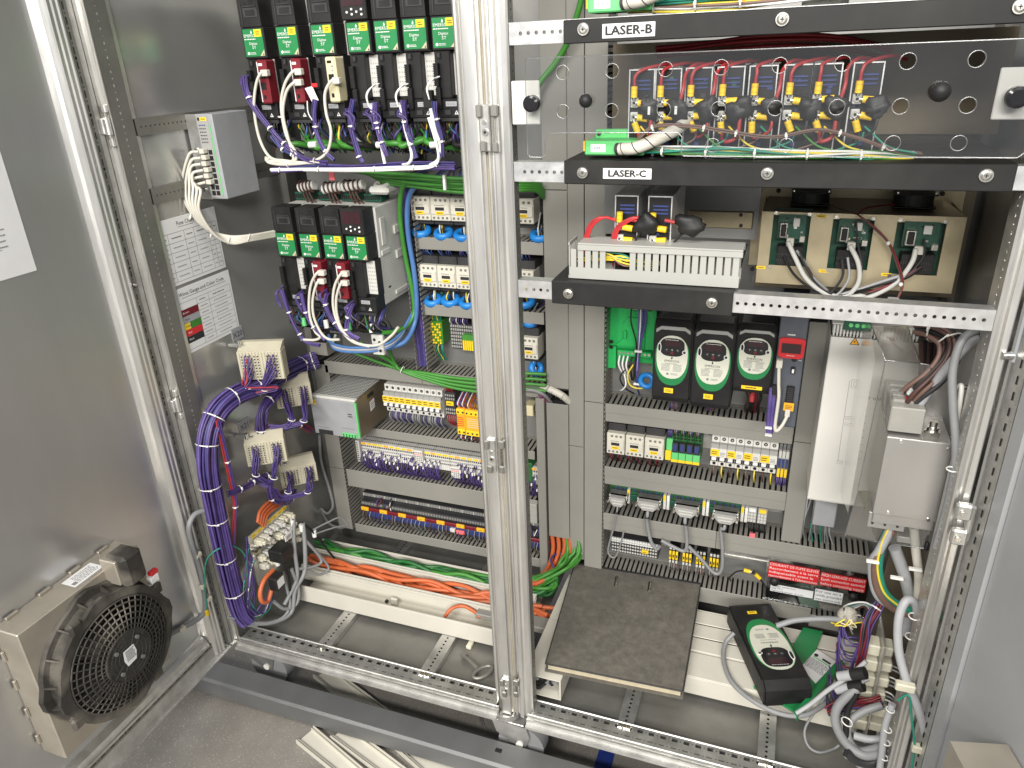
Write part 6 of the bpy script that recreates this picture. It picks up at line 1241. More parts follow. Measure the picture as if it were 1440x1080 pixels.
# charts on the wall
def chart(label, c4, title, rows, cols, color=False):
    a, b, c, d = [PX(u, v, -41) for u, v in c4]; x = -41; y0, y1 = (a.y+d.y)/2, (b.y+c.y)/2; z1, z0 = (a.z+b.z)/2, (c.z+d.z)/2; R = (0, 1, 0)
    mb = MB(); mb.box(x-.8, x, y0, y1, z0, z1, 'paper'); W = y1-y0; H = z1-z0; ys = lambda f: y0+f*W; zs = lambda f: z1-f*H
    mb.text(title, (x, ys(.5 if not color else .53), zs(.10)), 12 if color else 12, 'print', R); wT = .36 if color else .12; mb.rect((x, ys(.5 if not color else .56), zs(.155)), W*wT*2, .8, 'print', R)
    top = .22
    for i in range(rows+1): mb.rect((x, ys(.5), zs(top+(.95-top)*i/rows)), W*.92, .6, 'print', R)
    for f in cols: mb.rect((x, ys(f), zs((top+.95)/2)), .6, H*(.95-top), 'print', R)
    for i in range(rows):
        for j in range(len(cols)-1):
            if color and j == 0: continue
            zc = zs(top+(.95-top)*(i+.5)/rows); yc = ys((cols[j]+cols[j+1])/2); w = W*(cols[j+1]-cols[j]); mb.lines((x, yc, zc), w*.62, 4.2, 1, 'print' if i == 0 else 'print_grey', R)
    if color:
        for i, m in enumerate(('maroon', 'tag_grey', 'yellow', 'red', 'print')):
            zc = zs(top+(.95-top)*(i+1.5)/rows); h = H*(.95-top)/rows-.8; w = W*.36
            if m == 'yellow': mb.rect((x, ys(.05)+w*.26, zc), w*.5, h, 'yellow', R, off=.5); mb.rect((x, ys(.05)+w*.77, zc), w*.48, h, 'cable_green', R, off=.5)
            else: mb.rect((x, ys(.05)+w*.5, zc), w, h, m, R, off=.5)
            mb.text(['Brown', 'Grey', 'Yellow', 'Red', 'Black'][i], (x, ys(.05)+w*.45, zc), 7, 'print' if i in (1, 2) else 'print_white', R, off=.8)
    tag(mb.build('printed_chart'), label, 'paper chart')
chart('white printed sheet headed Fuse Chart on the left side wall', ((211, 315), (301, 290), (318, 377), (232, 407)), 'Fuse Chart', 5, [.04, .2, .45, .6, .82, .9, .97])
chart('white printed sheet with wire colour code rows on the left side wall', ((234, 413), (319, 380), (340, 465), (253, 500)), 'Wires Gauge and Color Code', 7, [.05, .41, .6, .97], True)
# tags X20 / X21
for (u, v, s_, l) in ((334, 469, 'X20', 'grey tag reading X20 below the charts'), (344, 598, 'X21', 'grey tag reading X21 beside the purple harness'), (379, 491, 'X20', 'grey tag half hidden behind the upper connector block')):
    c = PX(u, v, -40); mb = MB(); mb.box(-41.4, -40, c.y-20, c.y+20, c.z-16, c.z+16, 'tag_grey', .4); mb.text(s_, (-40, c.y, c.z-2), 20, 'print', (0, 1, 0)); tag(mb.build('wall_tag'), l, 'tag', 'grey wall tags')
# ------------------------------------------------------------------ four connector blocks with purple wires
blk = [((0, 140, 742), (102, 36), 75, 'upper left connector block with red and purple wires'), ((0, 248, 600), (73, 57), 64, 'upper right connector block nearer the rear'), ((0, 100, 510), (81, 55), 66, 'third connector block below the X21 tag'), ((0, 207, 373), (72, 67), 58, 'lowest connector block at the rear')]
ends = []
for i, (o_, (dx, dy), h, l) in enumerate(blk):
    t = thing('connector_block', 'beige multi-pole '+l, 'connector block', o_, 'beige connector blocks on the left wall'); o_ = Vector(o_); e = Vector((dx, dy, 0)); W = e.length; e.normalize(); n = Vector((e.y, -e.x, 0)); Xm = Matrix(((e.x, -n.x, 0, o_.x), (e.y, -n.y, 0, o_.y), (0, 0, 1, o_.z), (0, 0, 0, 1)))
    mb = MB(); mb.X = Xm; mb.box(0, W, 0, 34, -h, 0, 'beige', 1.5); mb.prism([(0, 0), (34, 0), (44, 14), (30, 14)], 2, W-2, 'x', 'beige'); mb.build('body', t)
    mb = MB(); mb.X = Xm; nn = 14
    for k in range(nn): mb.box(W*(k+.08)/nn, W*(k+.85)/nn, -2, 0, -h+2, -2, 'beige', .6)
    for k in (1, 2, 3, 5, 6, 9, 10, 11, 12):
        for j in range(8): mb.box(W*(k+.28)/nn, W*(k+.68)/nn, -2.5, -1.8, -h+7+j*(h-14)/8, -h+10.5+j*(h-14)/8, 'dark')
    stuff(mb.build('contact_row', t))
    mb = MB(); mb.box(-40, 10, o_.y+20, o_.y+34, o_.z+2, o_.z+10, 'zinc', 1); mb.cyl((0, o_.y+16, o_.z+8), (0, o_.y+16, o_.z+22), 5, 'chrome', 8); mb.build('mounting_tab', t)
    starts = []
    for f in (.2, .3, .72, .82):
        for j in range(7):
            z = -h*(.12+.11*j); p = Xm @ Vector((W*(f+.03*(j % 2)), -2, z)); starts.append((p, n, f))
    ends.append((t, starts, Xm, W, h))
rr = random.Random(12)
def strand(t, pts, m, r=1.5): MB().tube(spline(pts, 5), r, m, 5).build('wire', t)
hubs = [(P(348, 545, 120), P(372, 548, 150), P(392, 545, 170)), (P(410, 590, 200), P(427, 592, 215), P(402, 600, 190)), (P(360, 668, 90), P(385, 672, 110), P(378, 680, 110)), (P(405, 692, 170), P(432, 692, 200), P(396, 700, 150))]
sinks = [P(340, 556, 120), P(380, 600, 170), P(370, 682, 105), P(385, 690, 130)]
for (t, starts, Xm, W, h), hb, sk in zip(ends, hubs, sinks):
    for k, (p, n, f) in enumerate(starts):
        hubp = hb[0] if f < .5 else hb[1]; j = Vector((rr.uniform(-5, 5), rr.uniform(-5, 5), rr.uniform(-4, 4)))
        red = (t is ends[0][0] and f < .25)
        strand(t, [p, p+n*9+Vector((0, 0, -4)), (p+hubp)/2+n*10+j, hubp+j, hb[2]+j*1.2, sk+j*1.4], ('red_wire' if red and k % 2 else 'purple' if k % 5 else 'violet'))
    for q in hb[:2]: MB().torus(q, (.3, .2, 1), 9, 1.3, 'tie', 14, 5).build('cable_tie', t)
# the thick purple harness
H = thing('wire_harness', 'thick purple wire harness bending down the left wall with white ties', 'harness', (-10, 40, 30))
hp = [P(446, 506, 400), PX(425, 513, 10), PX(395, 527, 18), PX(362, 543, 22), PX(330, 556, 14), PX(306, 578, 2), PX(293, 612, -4), PX(292, 660, -6), PX(302, 715, -6), PX(314, 770, -5), PX(326, 820, -4), PX(338, 858, 2), PX(350, 872, 14)]
bundle(H, hp, 46, 24, 3.2, ['purple']*7+['violet']*2+['navy', 'red_wire', 'purple', 'maroon'], res=7, seed=21, ties=(.03, .1, .19, .27, .35, .45, .53, .62, .70, .78, .86), twist=.5, jit=.12, tail=14)
bundle(H, [PX(306, 590, 20), PX(318, 640, 16), PX(330, 700, 12), PX(330, 740, 10), PX(326, 800, 10)], 6, 6, 2, ['red_wire', 'maroon', 'purple'], seed=22, ties=(.3, .6))
bundle(H, [PX(392, 548, 26), PX(370, 575, 22), PX(368, 605, 18), PX(372, 625, 20)], 16, 13, 2.2, ['purple'], seed=23, ties=(.2, .7))
bundle(H, [PX(375, 600, 26), PX(395, 602, 20), PX(420, 598, 14), PX(438, 605, 10)], 9, 7, 1.9, ['purple', 'purple', 'red_wire'], seed=24, ties=(.3, .7))
bundle(H, [PX(322, 694, 18), PX(345, 684, 20), PX(365, 672, 24), PX(384, 668, 26)], 10, 9, 1.9, ['purple'], seed=25, ties=(.2, .5, .85))
bundle(H, [PX(378, 670, 22), PX(382, 700, 18), PX(398, 706, 16), PX(412, 700, 14), PX(416, 688, 12)], 10, 8, 1.9, ['purple', 'violet'], seed=26, ties=(.25, .7))
# ------------------------------------------------------------------ bulkhead connector plate, low on the left
xP = 4; a = PX(348, 756, xP); b = PX(405, 706, xP); c = PX(360, 820, xP); y0, y1, z0, z1 = a.y, b.y, c.z-14, a.z
t = thing('bulkhead_plate', 'zinc connector plate crowded with cream plugs, yellow tags on top edge', 'connector plate', (xP, (y0+y1)/2, z0)); bx('plate', t, 'zinc', xP-2, xP, y0, y1, z0, z1)
for k in range(7): mb = MB(); yy = y0+14+k*(y1-y0-22)/7; mb.box(xP+.2, xP+1, yy, yy+18, z1-13, z1-4, 'yellow'); mb.lines((xP+1, yy+9, z1-8.5), 13, 4, 1, 'print', (0, 1, 0)); mb.build('tag', t)
mb = MB(); mb.box(xP+.2, xP+1, y0+14, y0+34, z1-62, z1-52, 'yellow'); mb.build('tag', t)
rr = random.Random(3)
for r_ in range(4):
    for k in range(7):
        if r_ == 1 and k in (0, 1): continue
        yy = y0+16+k*(y1-y0-24)/7; zz = z1-26-r_*25-rr.uniform(0, 3); d = rr.uniform(14, 34); mb = MB(); m = rr.choice(['nylon', 'nylon', 'nylon', 'grey_light', 'white_cable']); mb.box(xP, xP+d, yy, yy+15, zz-8, zz+8, m, 1.5); mb.box(xP+d, xP+d+8, yy+3, yy+12, zz-5, zz+5, m, 1.5); mb.build('plug', t)
for yy, zz in ((y0+10, z1-44), (y0+24, z1-42)): MB().cyl((xP, yy, zz), (xP+12, yy, zz), 7, 'nickel', 12).build('screw', t)
mb = MB(); mb.X = Matrix.Translation((xP+30, y0+60, z1-78)); mb.box(-10, 34, -26, 26, -20, 18, 'black', 4); mb.build('black_plug', t)
mb = MB(); c = PX(389, 816, 60); mb.box(c.x-12, c.x+14, c.y-20, c.y+16, c.z-22, c.z+20, 'black', 3); mb.build('ferrite', t); mb = MB(); mb.quad([c+Vector((14.4, -15, 12)), c+Vector((14.4, 12, 12)), c+Vector((14.4, 12, -14)), c+Vector((14.4, -15, -14))], 'paper'); mb.build('paper_tag', t)
G = thing('cable_group', 'grey cables looping from the left connector plate to the floor', 'cable', PX(420, 800, 40))
for pts, r, m in ([(413, 730), (414, 770), (418, 810), (408, 835), (400, 850)], 5.5, 'cable_grey'), ([(426, 735), (429, 770), (428, 805), (415, 830), (409, 862), (380, 876), (350, 874), (338, 866)], 6, 'cable_grey'), ([(398, 805), (404, 830), (408, 850), (398, 868), (370, 878), (345, 872), (320, 868)], 4, 'cable_grey'), ([(410, 800), (420, 830), (416, 850), (400, 856), (385, 846)], 5, 'cable_grey'), ([(430, 760), (446, 778), (452, 790), (440, 797), (420, 800)], 4.5, 'cable_grey'), ([(440, 770), (456, 788), (462, 800), (450, 808), (430, 802)], 3.4, 'cable_grey'), ([(392, 775), (400, 790), (407, 815), (409, 840)], 3, 'black'), ([(425, 735), (440, 748), (458, 770), (470, 785)], 3.2, 'black'), ([(445, 750), (470, 742), (490, 738)], 2.2, 'cable_grey'), ([(440, 745), (460, 735), (478, 728), (490, 738)], 2.4, 'cable_grey'):
    MB().tube(spline([PX(u, v, 52+(u-400)*.8) for u, v in pts], 6), r, m, 9).build('cable', G)
for u, v in ((412, 735), (424, 742), (390, 790), (442, 750)): c = PX(u, v, 50+(u-400)*.8); MB().cyl(c-Vector((0, 0, 10)), c+Vector((0, 0, 10)), 6.6, 'print_white', 10).build('sleeve', G)
c = PX(406, 754, 64); mb = MB(); mb.box(c.x-2, c.x, c.y-14, c.y+14, c.z-9, c.z+9, 'paper'); mb.lines((c.x, c.y, c.z), 20, 10, 3, 'print', (0, 1, 0)); mb.build('paper_tag', G)
O = thing('orange_cable', 'orange cable looping under the left connector plate', 'cable', PX(372, 830, 20)); MB().tube(spline([PX(u, v, 46) for u, v in [(384, 802), (372, 815), (366, 832), (368, 845), (376, 846), (381, 832), (384, 815)]], 7), 6, 'cable_orange', 10).build('cable', O)
O = thing('orange_cable', 'orange cables entering through the left wall below the connector blocks', 'cable', PX(370, 725, 0))
for k in range(4): MB().tube(spline([PX(362+k*3, 735+k*2, 10), PX(366+k*3.4, 718+k*2, 4), PX(380+k*3, 704+k*3, 0), PX(394+k*2, 698+k*3, -10), PX(408, 692+k*3, -36)], 6), 4.4, 'cable_orange', 9).build('cable', O)
W_ = thing('loose_wires', 'loose purple and white wires below the left connector plate', 'wires', PX(350, 850, 0))
for k in range(10): r_ = random.Random(k); MB().tube(spline([PX(350+r_.uniform(-8, 10), 770+r_.uniform(-20, 20), 16), PX(348+r_.uniform(-6, 14), 820, 18), PX(350+r_.uniform(-4, 10), 862+r_.uniform(-6, 8), 20), PX(372+r_.uniform(-6, 10), 856+r_.uniform(-6, 6), 26), PX(385, 820+r_.uniform(-10, 10), 30)], 6), 1.6, r_.choice(['purple', 'purple', 'violet', 'print_white', 'teal']), 6).build('wire', W_)
t = thing('earth_wire', 'thin green earth wire looping from the door to the left harness', 'wire', PX(310, 780, -20)); MB().tube(spline([PX(292, 862, -55), PX(288, 820, -40), PX(292, 785, -20), PX(318, 768, 10), PX(340, 775, 14), PX(352, 800, 14)], 8), 1.8, 'teal', 7).build('wire', t); c = PX(291, 862, -55); MB().box(c.x-3, c.x+4, c.y-4, c.y+4, c.z-8, c.z+8, 'yellow', 1).build('lug', t)
# grey cable from fan over the door edge
g = thing('fan_supply_cable', 'grey cable from the door fan curving over the door hinge side', 'cable', PX(285, 800, -55)); MB().tube(spline([PX(236, 893, -80), PX(262, 880, -78), PX(284, 865, -70), PX(288, 845, -62), PX(282, 805, -56), PX(270, 765, -50), PX(266, 740, -44), PX(276, 722, -40), PX(296, 720, -26), PX(312, 742, -16), PX(322, 790, -14), PX(334, 850, -14), PX(345, 876, -8), PX(362, 878, 8)], 8), 6.5, 'cable_grey', 11).build('cable', g)
for u, v, x in ((254, 884, -80), (276, 780, -56), (284, 824, -60), (291, 842, -62)): c = PX(u, v, x); MB().box(c.x-2, c.x+10, c.y-9, c.y+9, c.z-5, c.z+6, 'nylon', 1.5).build('clip', g)
w = thing('grey_cable', 'grey cable hanging beside the left upright duct', 'cable', P(455, 660, 430)); MB().tube(spline([P(449, 612, 400), P(452, 650, 410), P(464, 690, 415), P(468, 712, 415), P(460, 722, 410), P(452, 716, 410), P(462, 735, 415), P(478, 742, 430), P(492, 738, 440)], 7), 4.4, 'cable_grey', 9).build('cable', w)
# ================================================================== fan unit on the left door
yc, zc = -380, 282; t = thing('fan_unit', 'dusty square fan housing with round black grille on the left door', 'fan', (-88, yc, 120))
mb = MB(); mb.box(-87.5, -24, -523, -238, 122, 440, 'fan_steel', 2); mb.build('housing', t)
mb = MB()
for k in range(4): y_ = -500+k*70; mb.box(-84, -78, y_, y_+26, 440.2, 446, 'fan_steel', 1); mb.box(-84, -78, -529, -523.2, 150+k*72, 172+k*72, 'fan_steel', 1)
stuff(mb.build('clip_tab', t))
mb = MB(); mb.rect((-54, -352, 440), 70, 38, 'paper', (0, 1, 0), (-1, 0, 0), off=.5); mb.rect((-46, -378, 440), 10, 10, 'print_grey', (0, 1, 0), (-1, 0, 0), off=.8); mb.lines((-54, -346, 440), 50, 28, 6, 'print_grey', (0, 1, 0), (-1, 0, 0), off=.8); mb.build('type_label', t)
FS = 1.13
def cxy(r, w, x): return Vector((x, yc+r*FS*math.cos(w), zc+r*FS*math.sin(w)))
mb = MB(); n = 40; vs = []
prof = [(128, -24), (126, -14), (116, -12), (116, 14), (121, 16), (121, 24), (106, 26), (104, 22), (104, -20)]
for (r, x) in prof:
    for k in range(n): rr_ = r*(1+.05*(1 if k % 10 in (0, 1) else 0)*(1 if r > 120 else 0)); vs.append(cxy(rr_, 2*math.pi*k/n, x))
mb.add(vs, [(j*n+k, j*n+(k+1) % n, (j+1)*n+(k+1) % n, (j+1)*n+k) for j in range(len(prof)-1) for k in range(n)], 'fan_black'); mb.build('shroud', t)
for k in range(16):
    w = 2*math.pi*(k+.5)/16; e = Vector((0, -math.sin(w), math.cos(w)))*1.8; a, b, c = cxy(116, w, 13), cxy(126, w, -13), cxy(116, w, -13); d = cxy(121, w, 16); MB().add([a-e, b-e, c-e, a+e, b+e, c+e], [(0, 1, 2), (5, 4, 3), (0, 3, 4, 1), (1, 4, 5, 2), (2, 5, 3, 0)], 'fan_black').build('gusset', t)
for k in range(4):
    w = .5+k*math.pi/2; mb = MB(); p = cxy(122, w, 20); mb.box(p.x-8, p.x+5, p.y-14, p.y+14, p.z-14, p.z+14, 'fan_black', 5); mb.build('corner_boss', t)
mb = MB(); mb.cyl((-22, yc, zc), (-20, yc, zc), 104*FS, 'dark', 32); mb.cyl((-20, yc, zc), (30, yc, zc), 52*FS, 'fan_black', 28); mb.build('motor', t)
mb = MB()
for k in range(9): w = 2*math.pi*k/9; mb.quad([cxy(50, w, -15), cxy(101, w+.15, -15), cxy(101, w+.5, 12), cxy(50, w+.5, 12)], 'fan_black')
mb.build('impeller', t)
def gx(r): return 27 + 17*math.cos(min(1, max(0, (r-40)/66))*math.pi/2)
for r in (104, 96, 86, 76, 66, 56, 48): MB().torus((gx(r), yc, zc), (1, 0, 0), r*FS, 2.0, 'fan_black', 40, 6).build('grille_ring', t)
mb = MB()
for k in range(44): w = 2*math.pi*k/44; mb.tube([cxy(r, w, gx(r)+.4) for r in (105, 90, 75, 60, 48)], 1.7, 'fan_black', 5)
stuff(mb.build('grille_bar', t))
mb = MB(); mb.cyl((40, yc, zc), (46, yc, zc), 49*FS, 'fan_black', 32); mb.ring((46, yc, zc), (1, 0, 0), 49*FS, 46*FS, 1.5, 'fan_black', 32)
for k in range(12): w = 2*math.pi*k/12; mb.tube([cxy(18, w, 46.6), cxy(46, w, 46.6)], .9, 'charcoal', 5)
for k in range(3): mb.torus((46.4, yc, zc), (1, 0, 0), (22+k*8)*FS, .9, 'charcoal', 28, 5)
mb.build('hub', t)
for k in range(4): w = .78+k*math.pi/2; p = cxy(33, w, 46); MB().cyl(p, p+Vector((4, 0, 0)), 4.4, 'zinc_dull', 10).build('screw', t)
mb = MB(); mb.prism([(yc-12, zc+18), (yc+14, zc+18), (yc+17, zc), (yc+12, zc-18), (yc-10, zc-20), (yc-15, zc-4)], 47.4, 47.9, 'x', 'paper'); mb.lines((48, yc+2, zc+3), 22, 26, 8, 'print', (0, 1, 0)); mb.build('hub_label', t)
a = PX(182, 780, 20); mb = MB(); mb.box(-24, 30, -322, -272, 398, 474, 'fan_black', 8); mb.box(-30, 12, -328, -294, 408, 466, 'fan_steel', 2); mb.build('terminal_box', t)
c = PX(217, 812, 10); MB().box(2, 16, c.y-14, c.y+8, c.z-10, c.z+8, 'print_white', 1.5).build('supply_plug', t); MB().box(2, 14, c.y-8, c.y+12, c.z+8, c.z+18, 'red', 1.5).build('plug_latch', t)
# ================================================================== floor of the cabinet: white trunking
def open_trunk(label, x0, x1, y0, y1, z0=0, z1=50, group='white trunks on the cabinet floor'):
    t = thing('trunking', label, 'cable trunk', ((x0+x1)/2, y0, z0), group)
    mb = MB(); mb.box(x0, x1, y0, y1, z0, z0+2, 'trunk'); mb.build('base', t)
    mb = MB(); mb.box(x0, x1, y0, y0+2.2, z0+2, z1, 'trunk', .6); mb.box(x0, x1, y0+2.2, y0+6, z1-3, z1, 'trunk', .6); mb.build('front_wall', t)
    mb = MB(); mb.box(x0, x1, y1-2.2, y1, z0+2, z1, 'trunk', .6); mb.box(x0, x1, y1-6, y1-2.2, z1-3, z1, 'trunk', .6); mb.build('rear_wall', t)
    return t
open_trunk('white open floor trunk at the front left, nearly empty', 38, 672, 141, 220)
open_trunk('white open floor trunk filled with orange cables', 0, 690, 223, 296); open_trunk('white open floor trunk filled with green cables', -10, 690, 299, 352)
t = thing('orange_cable_run', 'many orange cables lying in the middle white floor trunk', 'cable', (340, 260, 2))
rr = random.Random(5)
for k in range(9):
    pts = [(-20+rr.uniform(-10, 40), 262+rr.uniform(-18, 18), 30+rr.uniform(0, 24))]
    for x in (80, 180, 280, 380, 480, 580, 660, 730): pts.append((x+rr.uniform(-20, 20), 260+rr.uniform(-24, 24), 24+rr.uniform(-10, 26)))
    MB().tube(spline(pts, 6), 6.2, 'cable_orange', 10).build('cable', t)
t = thing('green_cable_run', 'many green cables lying in the rear white floor trunk', 'cable', (340, 325, 2))
for k in range(10):
    pts = [(-20+rr.uniform(0, 40), 325+rr.uniform(-14, 14), 40+rr.uniform(0, 20))]
    for x in (90, 190, 300, 400, 500, 600, 700): pts.append((x+rr.uniform(-20, 20), 325+rr.uniform(-18, 18), 34+rr.uniform(-12, 26)))
    pts.append((735, 345+rr.uniform(-10, 10), 60+k*3))
    MB().tube(spline(pts, 6), 5.6, 'cable_dgreen' if k % 3 else 'cable_green', 10).build('cable', t)
t = thing('cable_group', 'orange and green cables rising into the upright ducts behind the binder', 'cable', (745, 400, 60))
for k in range(4): MB().tube(spline([P(776+k*8, 748, 425), P(778+k*8, 770, 420), P(774+k*7, 790, 405), P(765+k*6, 806, 360), P(740+k*4, 822, 310)], 6), 6, 'cable_orange', 10).build('cable', t)
for k in range(9): g_ = random.Random(k+3); MB().tube(spline([P(795+k*3.4, 752, 425+g_.uniform(0, 20)), P(798+k*2.6+g_.uniform(-4, 4), 775, 415+g_.uniform(-14, 14)), P(790+k*2.6+g_.uniform(-6, 6), 792+g_.uniform(-4, 4), 390+g_.uniform(-16, 16)), P(768+k*3+g_.uniform(-8, 8), 806+g_.uniform(-5, 5), 350+g_.uniform(-14, 14)), P(740+k*2, 812+k*1.6, 320)], 6), 4.4, 'cable_green', 10).build('cable', t)
c = P(788, 790, 395); MB().torus(c, (.3, -.3, 1), 26, 3, 'navy', 18, 6).build('strap', t)
# small hardware in the front trunk
t = thing('plastic_bracket', 'small white plastic clip standing in the front floor trunk', 'clip', PZ(553, 852, 4)); c = PZ(555, 850, 4); mb = MB(); mb.box(c.x-10, c.x+10, c.y-4, c.y+4, 2.2, 26, 'trunk', 2); mb.build('tab', t); MB().cyl((c.x-22, c.y, 12), (c.x-22, c.y-6, 12), 5, 'charcoal', 8).build('hole_plug', t)
a = PZ(665, 868, 40); tag(MB().box(a.x, 860, 196, 238, 22, 40, 'duct', 2).build('duct_offcut'), 'grey duct offcut lying across the front trunk behind the centre post', 'duct piece')
t = thing('orange_cable', 'short orange cable loop beside the grey duct offcut', 'cable', PZ(645, 862, 20)); MB().tube(spline([PZ(625, 868, 22), PZ(635, 856, 42), PZ(650, 852, 44), PZ(664, 858, 38), PZ(676, 868, 30)], 6), 5, 'cable_orange', 10).build('cable', t)
# front-to-back white trunk in the right bay, with open front end
x0, x1 = 742, 838; t = thing('trunking', 'white front-to-back trunk left of the binder, its open end showing dark cables', 'cable trunk', (790, 20, 0), 'white trunks on the cabinet floor')
L0 = [(PZ(748, 985, 48).x, 0), (0, 0)]
def ybox(name, xa, xb, xa2, xb2, y0, y1, z0, z1, m, par):
    vs = [(xa, y0, z0), (xb, y0, z0), (xb, y0, z1), (xa, y0, z1), (xa2, y1, z0), (xb2, y1, z0), (xb2, y1, z1), (xa2, y1, z1)]
    return MB().add(vs, [(0, 1, 2, 3), (7, 6, 5, 4), (0, 4, 5, 1), (1, 5, 6, 2), (2, 6, 7, 3), (3, 7, 4, 0)], m).build(name, par)
ybox('lid', 752, 838, 752, 838, 27, 215, 56, 59, 'trunk', t); ybox('lid', 752, 792, 752, 792, 217, 400, 56, 59, 'trunk', t); ybox('lid', 794, 838, 794, 838, 217, 400, 56, 59, 'trunk', t); ybox('wall', 835, 838, 835, 838, 27, 400, 2, 55.9, 'trunk', t); ybox('wall', 752, 755, 752, 755, 27, 400, 2, 55.9, 'trunk', t); ybox('base', 752, 838, 752, 838, 27, 400, 0, 2, 'trunk', t)
for k in range(9): r_ = random.Random(k); MB().tube(spline([(765+r_.uniform(0, 60), 34, 10+r_.uniform(0, 34)), (765+r_.uniform(0, 60), 90, 12+r_.uniform(0, 30)), (795, 200, 20)], 4), 4.5, ['black', 'charcoal', 'cable_grey'][k % 3], 7).build('cable', t)
# long trunk under binder and loose drive
open_trunk('white open floor trunk at the front right under the loose drive', 842, 1470, 140, 218, group='white trunks on the cabinet floor'); t = open_trunk('white closed floor trunk at the rear right under the loose drive', 842, 1490, 222, 372)
for y_ in (222, 270, 318): MB().box(842, 1490, y_+1, y_+45, 50.2, 53, 'trunk', 1).build('lid', t)
t = thing('loose_trunking_cover', 'white trunk lid lying over the front right floor trunk', 'lid', (1250, 180, 50)); MB().box(1096, 1466, 139, 216, 50.3, 53.5, 'trunk', 1).build('plate', t); MB().box(1096, 1466, 136, 138.9, 4, 53, 'trunk', .8).build('skirt', t)
# ------------------------------------------------------------------ key and screws
t = thing('cabinet_key', 'dark metal cabinet key with ring handle on the left bay floor', 'key', PZ(670, 930, -12)); a = PZ(653, 922, -8); b = PZ(672, 940, -6); MB().cyl(a, b, 5, 'zinc_dull', 12).build('shaft', t); MB().cyl(a-(b-a)*.12, a+(b-a)*.12, 8, 'zinc_dull', 12).build('socket', t)
c = PZ(679, 945, -6); mb = MB(); d = (b-a).normalized(); e = Vector((-d.y, d.x, 0)); path = []
for k in range(21):
    w = math.pi*2*k/20; path.append(c + d*(14*math.cos(w)) + e*(27*math.sin(w)))
mb.tube(path, 4.6, 'zinc_dull', 8); mb.build('ring_handle', t)
t = thing('loose_plug', 'small white plug lying on the left bay floor', 'plug', PZ(661, 908, -15)); c = PZ(661, 908, -14); MB().box(c.x-7, c.x+7, c.y-12, c.y+12, -17, -6, 'nylon', 2).build('body', t)
# ------------------------------------------------------------------ binder
B4 = [PZ(808, 793, 84), PZ(985, 822, 84), PZ(960, 972, 84), PZ(767, 933, 84)]
t = thing('ring_binder', 'large dark grey ring binder lying flat on the white trunks', 'binder', (950, 240, 60))
def slab(name, pts, z0, z1, m, par, grow=0):
    c = sum((Vector(p) for p in pts), Vector())/len(pts); q = [Vector((p.x+(p.x-c.x)*grow, p.y+(p.y-c.y)*grow, 0)) for p in pts]; n = len(q)
    vs = [(p.x, p.y, z0) for p in q] + [(p.x, p.y, z1) for p in q]; 
    return MB().add(vs, [tuple(range(n)), tuple(range(n, 2*n))] + [(k, (k+1) % n, n+(k+1) % n, n+k) for k in range(n)], m).build(name, par)
slab('front_cover', B4, 81.5, 84, 'binder', t); slab('back_cover', B4, 61, 63.5, 'binder', t, .01); slab('pages', B4, 63.6, 80, 'cardboard', t, -.03); ed = B4 + [B4[0]]
mb = MB()
for a, b in zip(ed[:-1], ed[1:]): mb.tube([Vector((a.x, a.y, 83)), Vector((b.x, b.y, 83))], 1.8, 'binder_edge', 6)
mb.build('cover_trim', t); a, b = B4[0], B4[1]; mb = MB(); q = [a, b, b+(B4[2]-b)*-.012, a+(B4[3]-a)*-.012]; mb.box(0, 0, 0, 0, 0, 0, 'binder_edge'); slab('spine', [a, b, b-(B4[2]-b)*.02, a-(B4[3]-a)*.02], 61, 84, 'binder_edge', t)
for (u, v) in ((868, 812), (915, 819)): c = PZ(u, v, 85); c2 = PZ(u-1.5, v+12, 85); mb = MB(); mb.cyl((c.x, c.y, 85), (c2.x, c2.y, 85), 3.4, 'nickel', 12); mb.cyl((c.x-2, c.y, 83.2), (c2.x-2, c2.y, 83.2), 4, 'dark', 10); mb.build('ring_rivet', t)
# ------------------------------------------------------------------ loose drive on the trunk
t = thing('inverter_drive', 'loose black drive with oval face lying upside down on the trunk', 'drive', (0, 0, 0), 'black drives with oval faces')
oval_drive_parts(t, 0, 0, 0, 86, 290, 52, None, brow=False)
bx('tag', t, 'yellow', 38, 56, -.9, -.2, 34, 44); mb = MB(); mb.lines((47, -1, 39), 12, 5, 2, 'print', (-1, 0, 0), (0, 0, -1)); mb.build('tag_print', t)
pa = PZ(1022, 850, 110); pb = PZ(1085, 845, 110); pc = PZ(1141, 957, 112); pd = PZ(1081, 971, 112)
# local +z (top of the drive) points to the photo's front: build the axes from where it lies
mid0 = (pa+pb)/2; mid1 = (pc+pd)/2; zax = (mid1-mid0); Lz = zax.length; zax.normalize(); xax = -((pb-pa)+(pc-pd))/2; xax = (xax - zax*xax.dot(zax)); Lx = xax.length; xax.normalize(); yax = zax.cross(xax)
org = mid0 - xax*Lx/2
Mx = Matrix.Identity(4)
for r_ in range(3): Mx[r_][0] = xax[r_]*Lx/86; Mx[r_][1] = yax[r_]; Mx[r_][2] = zax[r_]*Lz/290; Mx[r_][3] = org[r_]*S
t.matrix_world = Mx
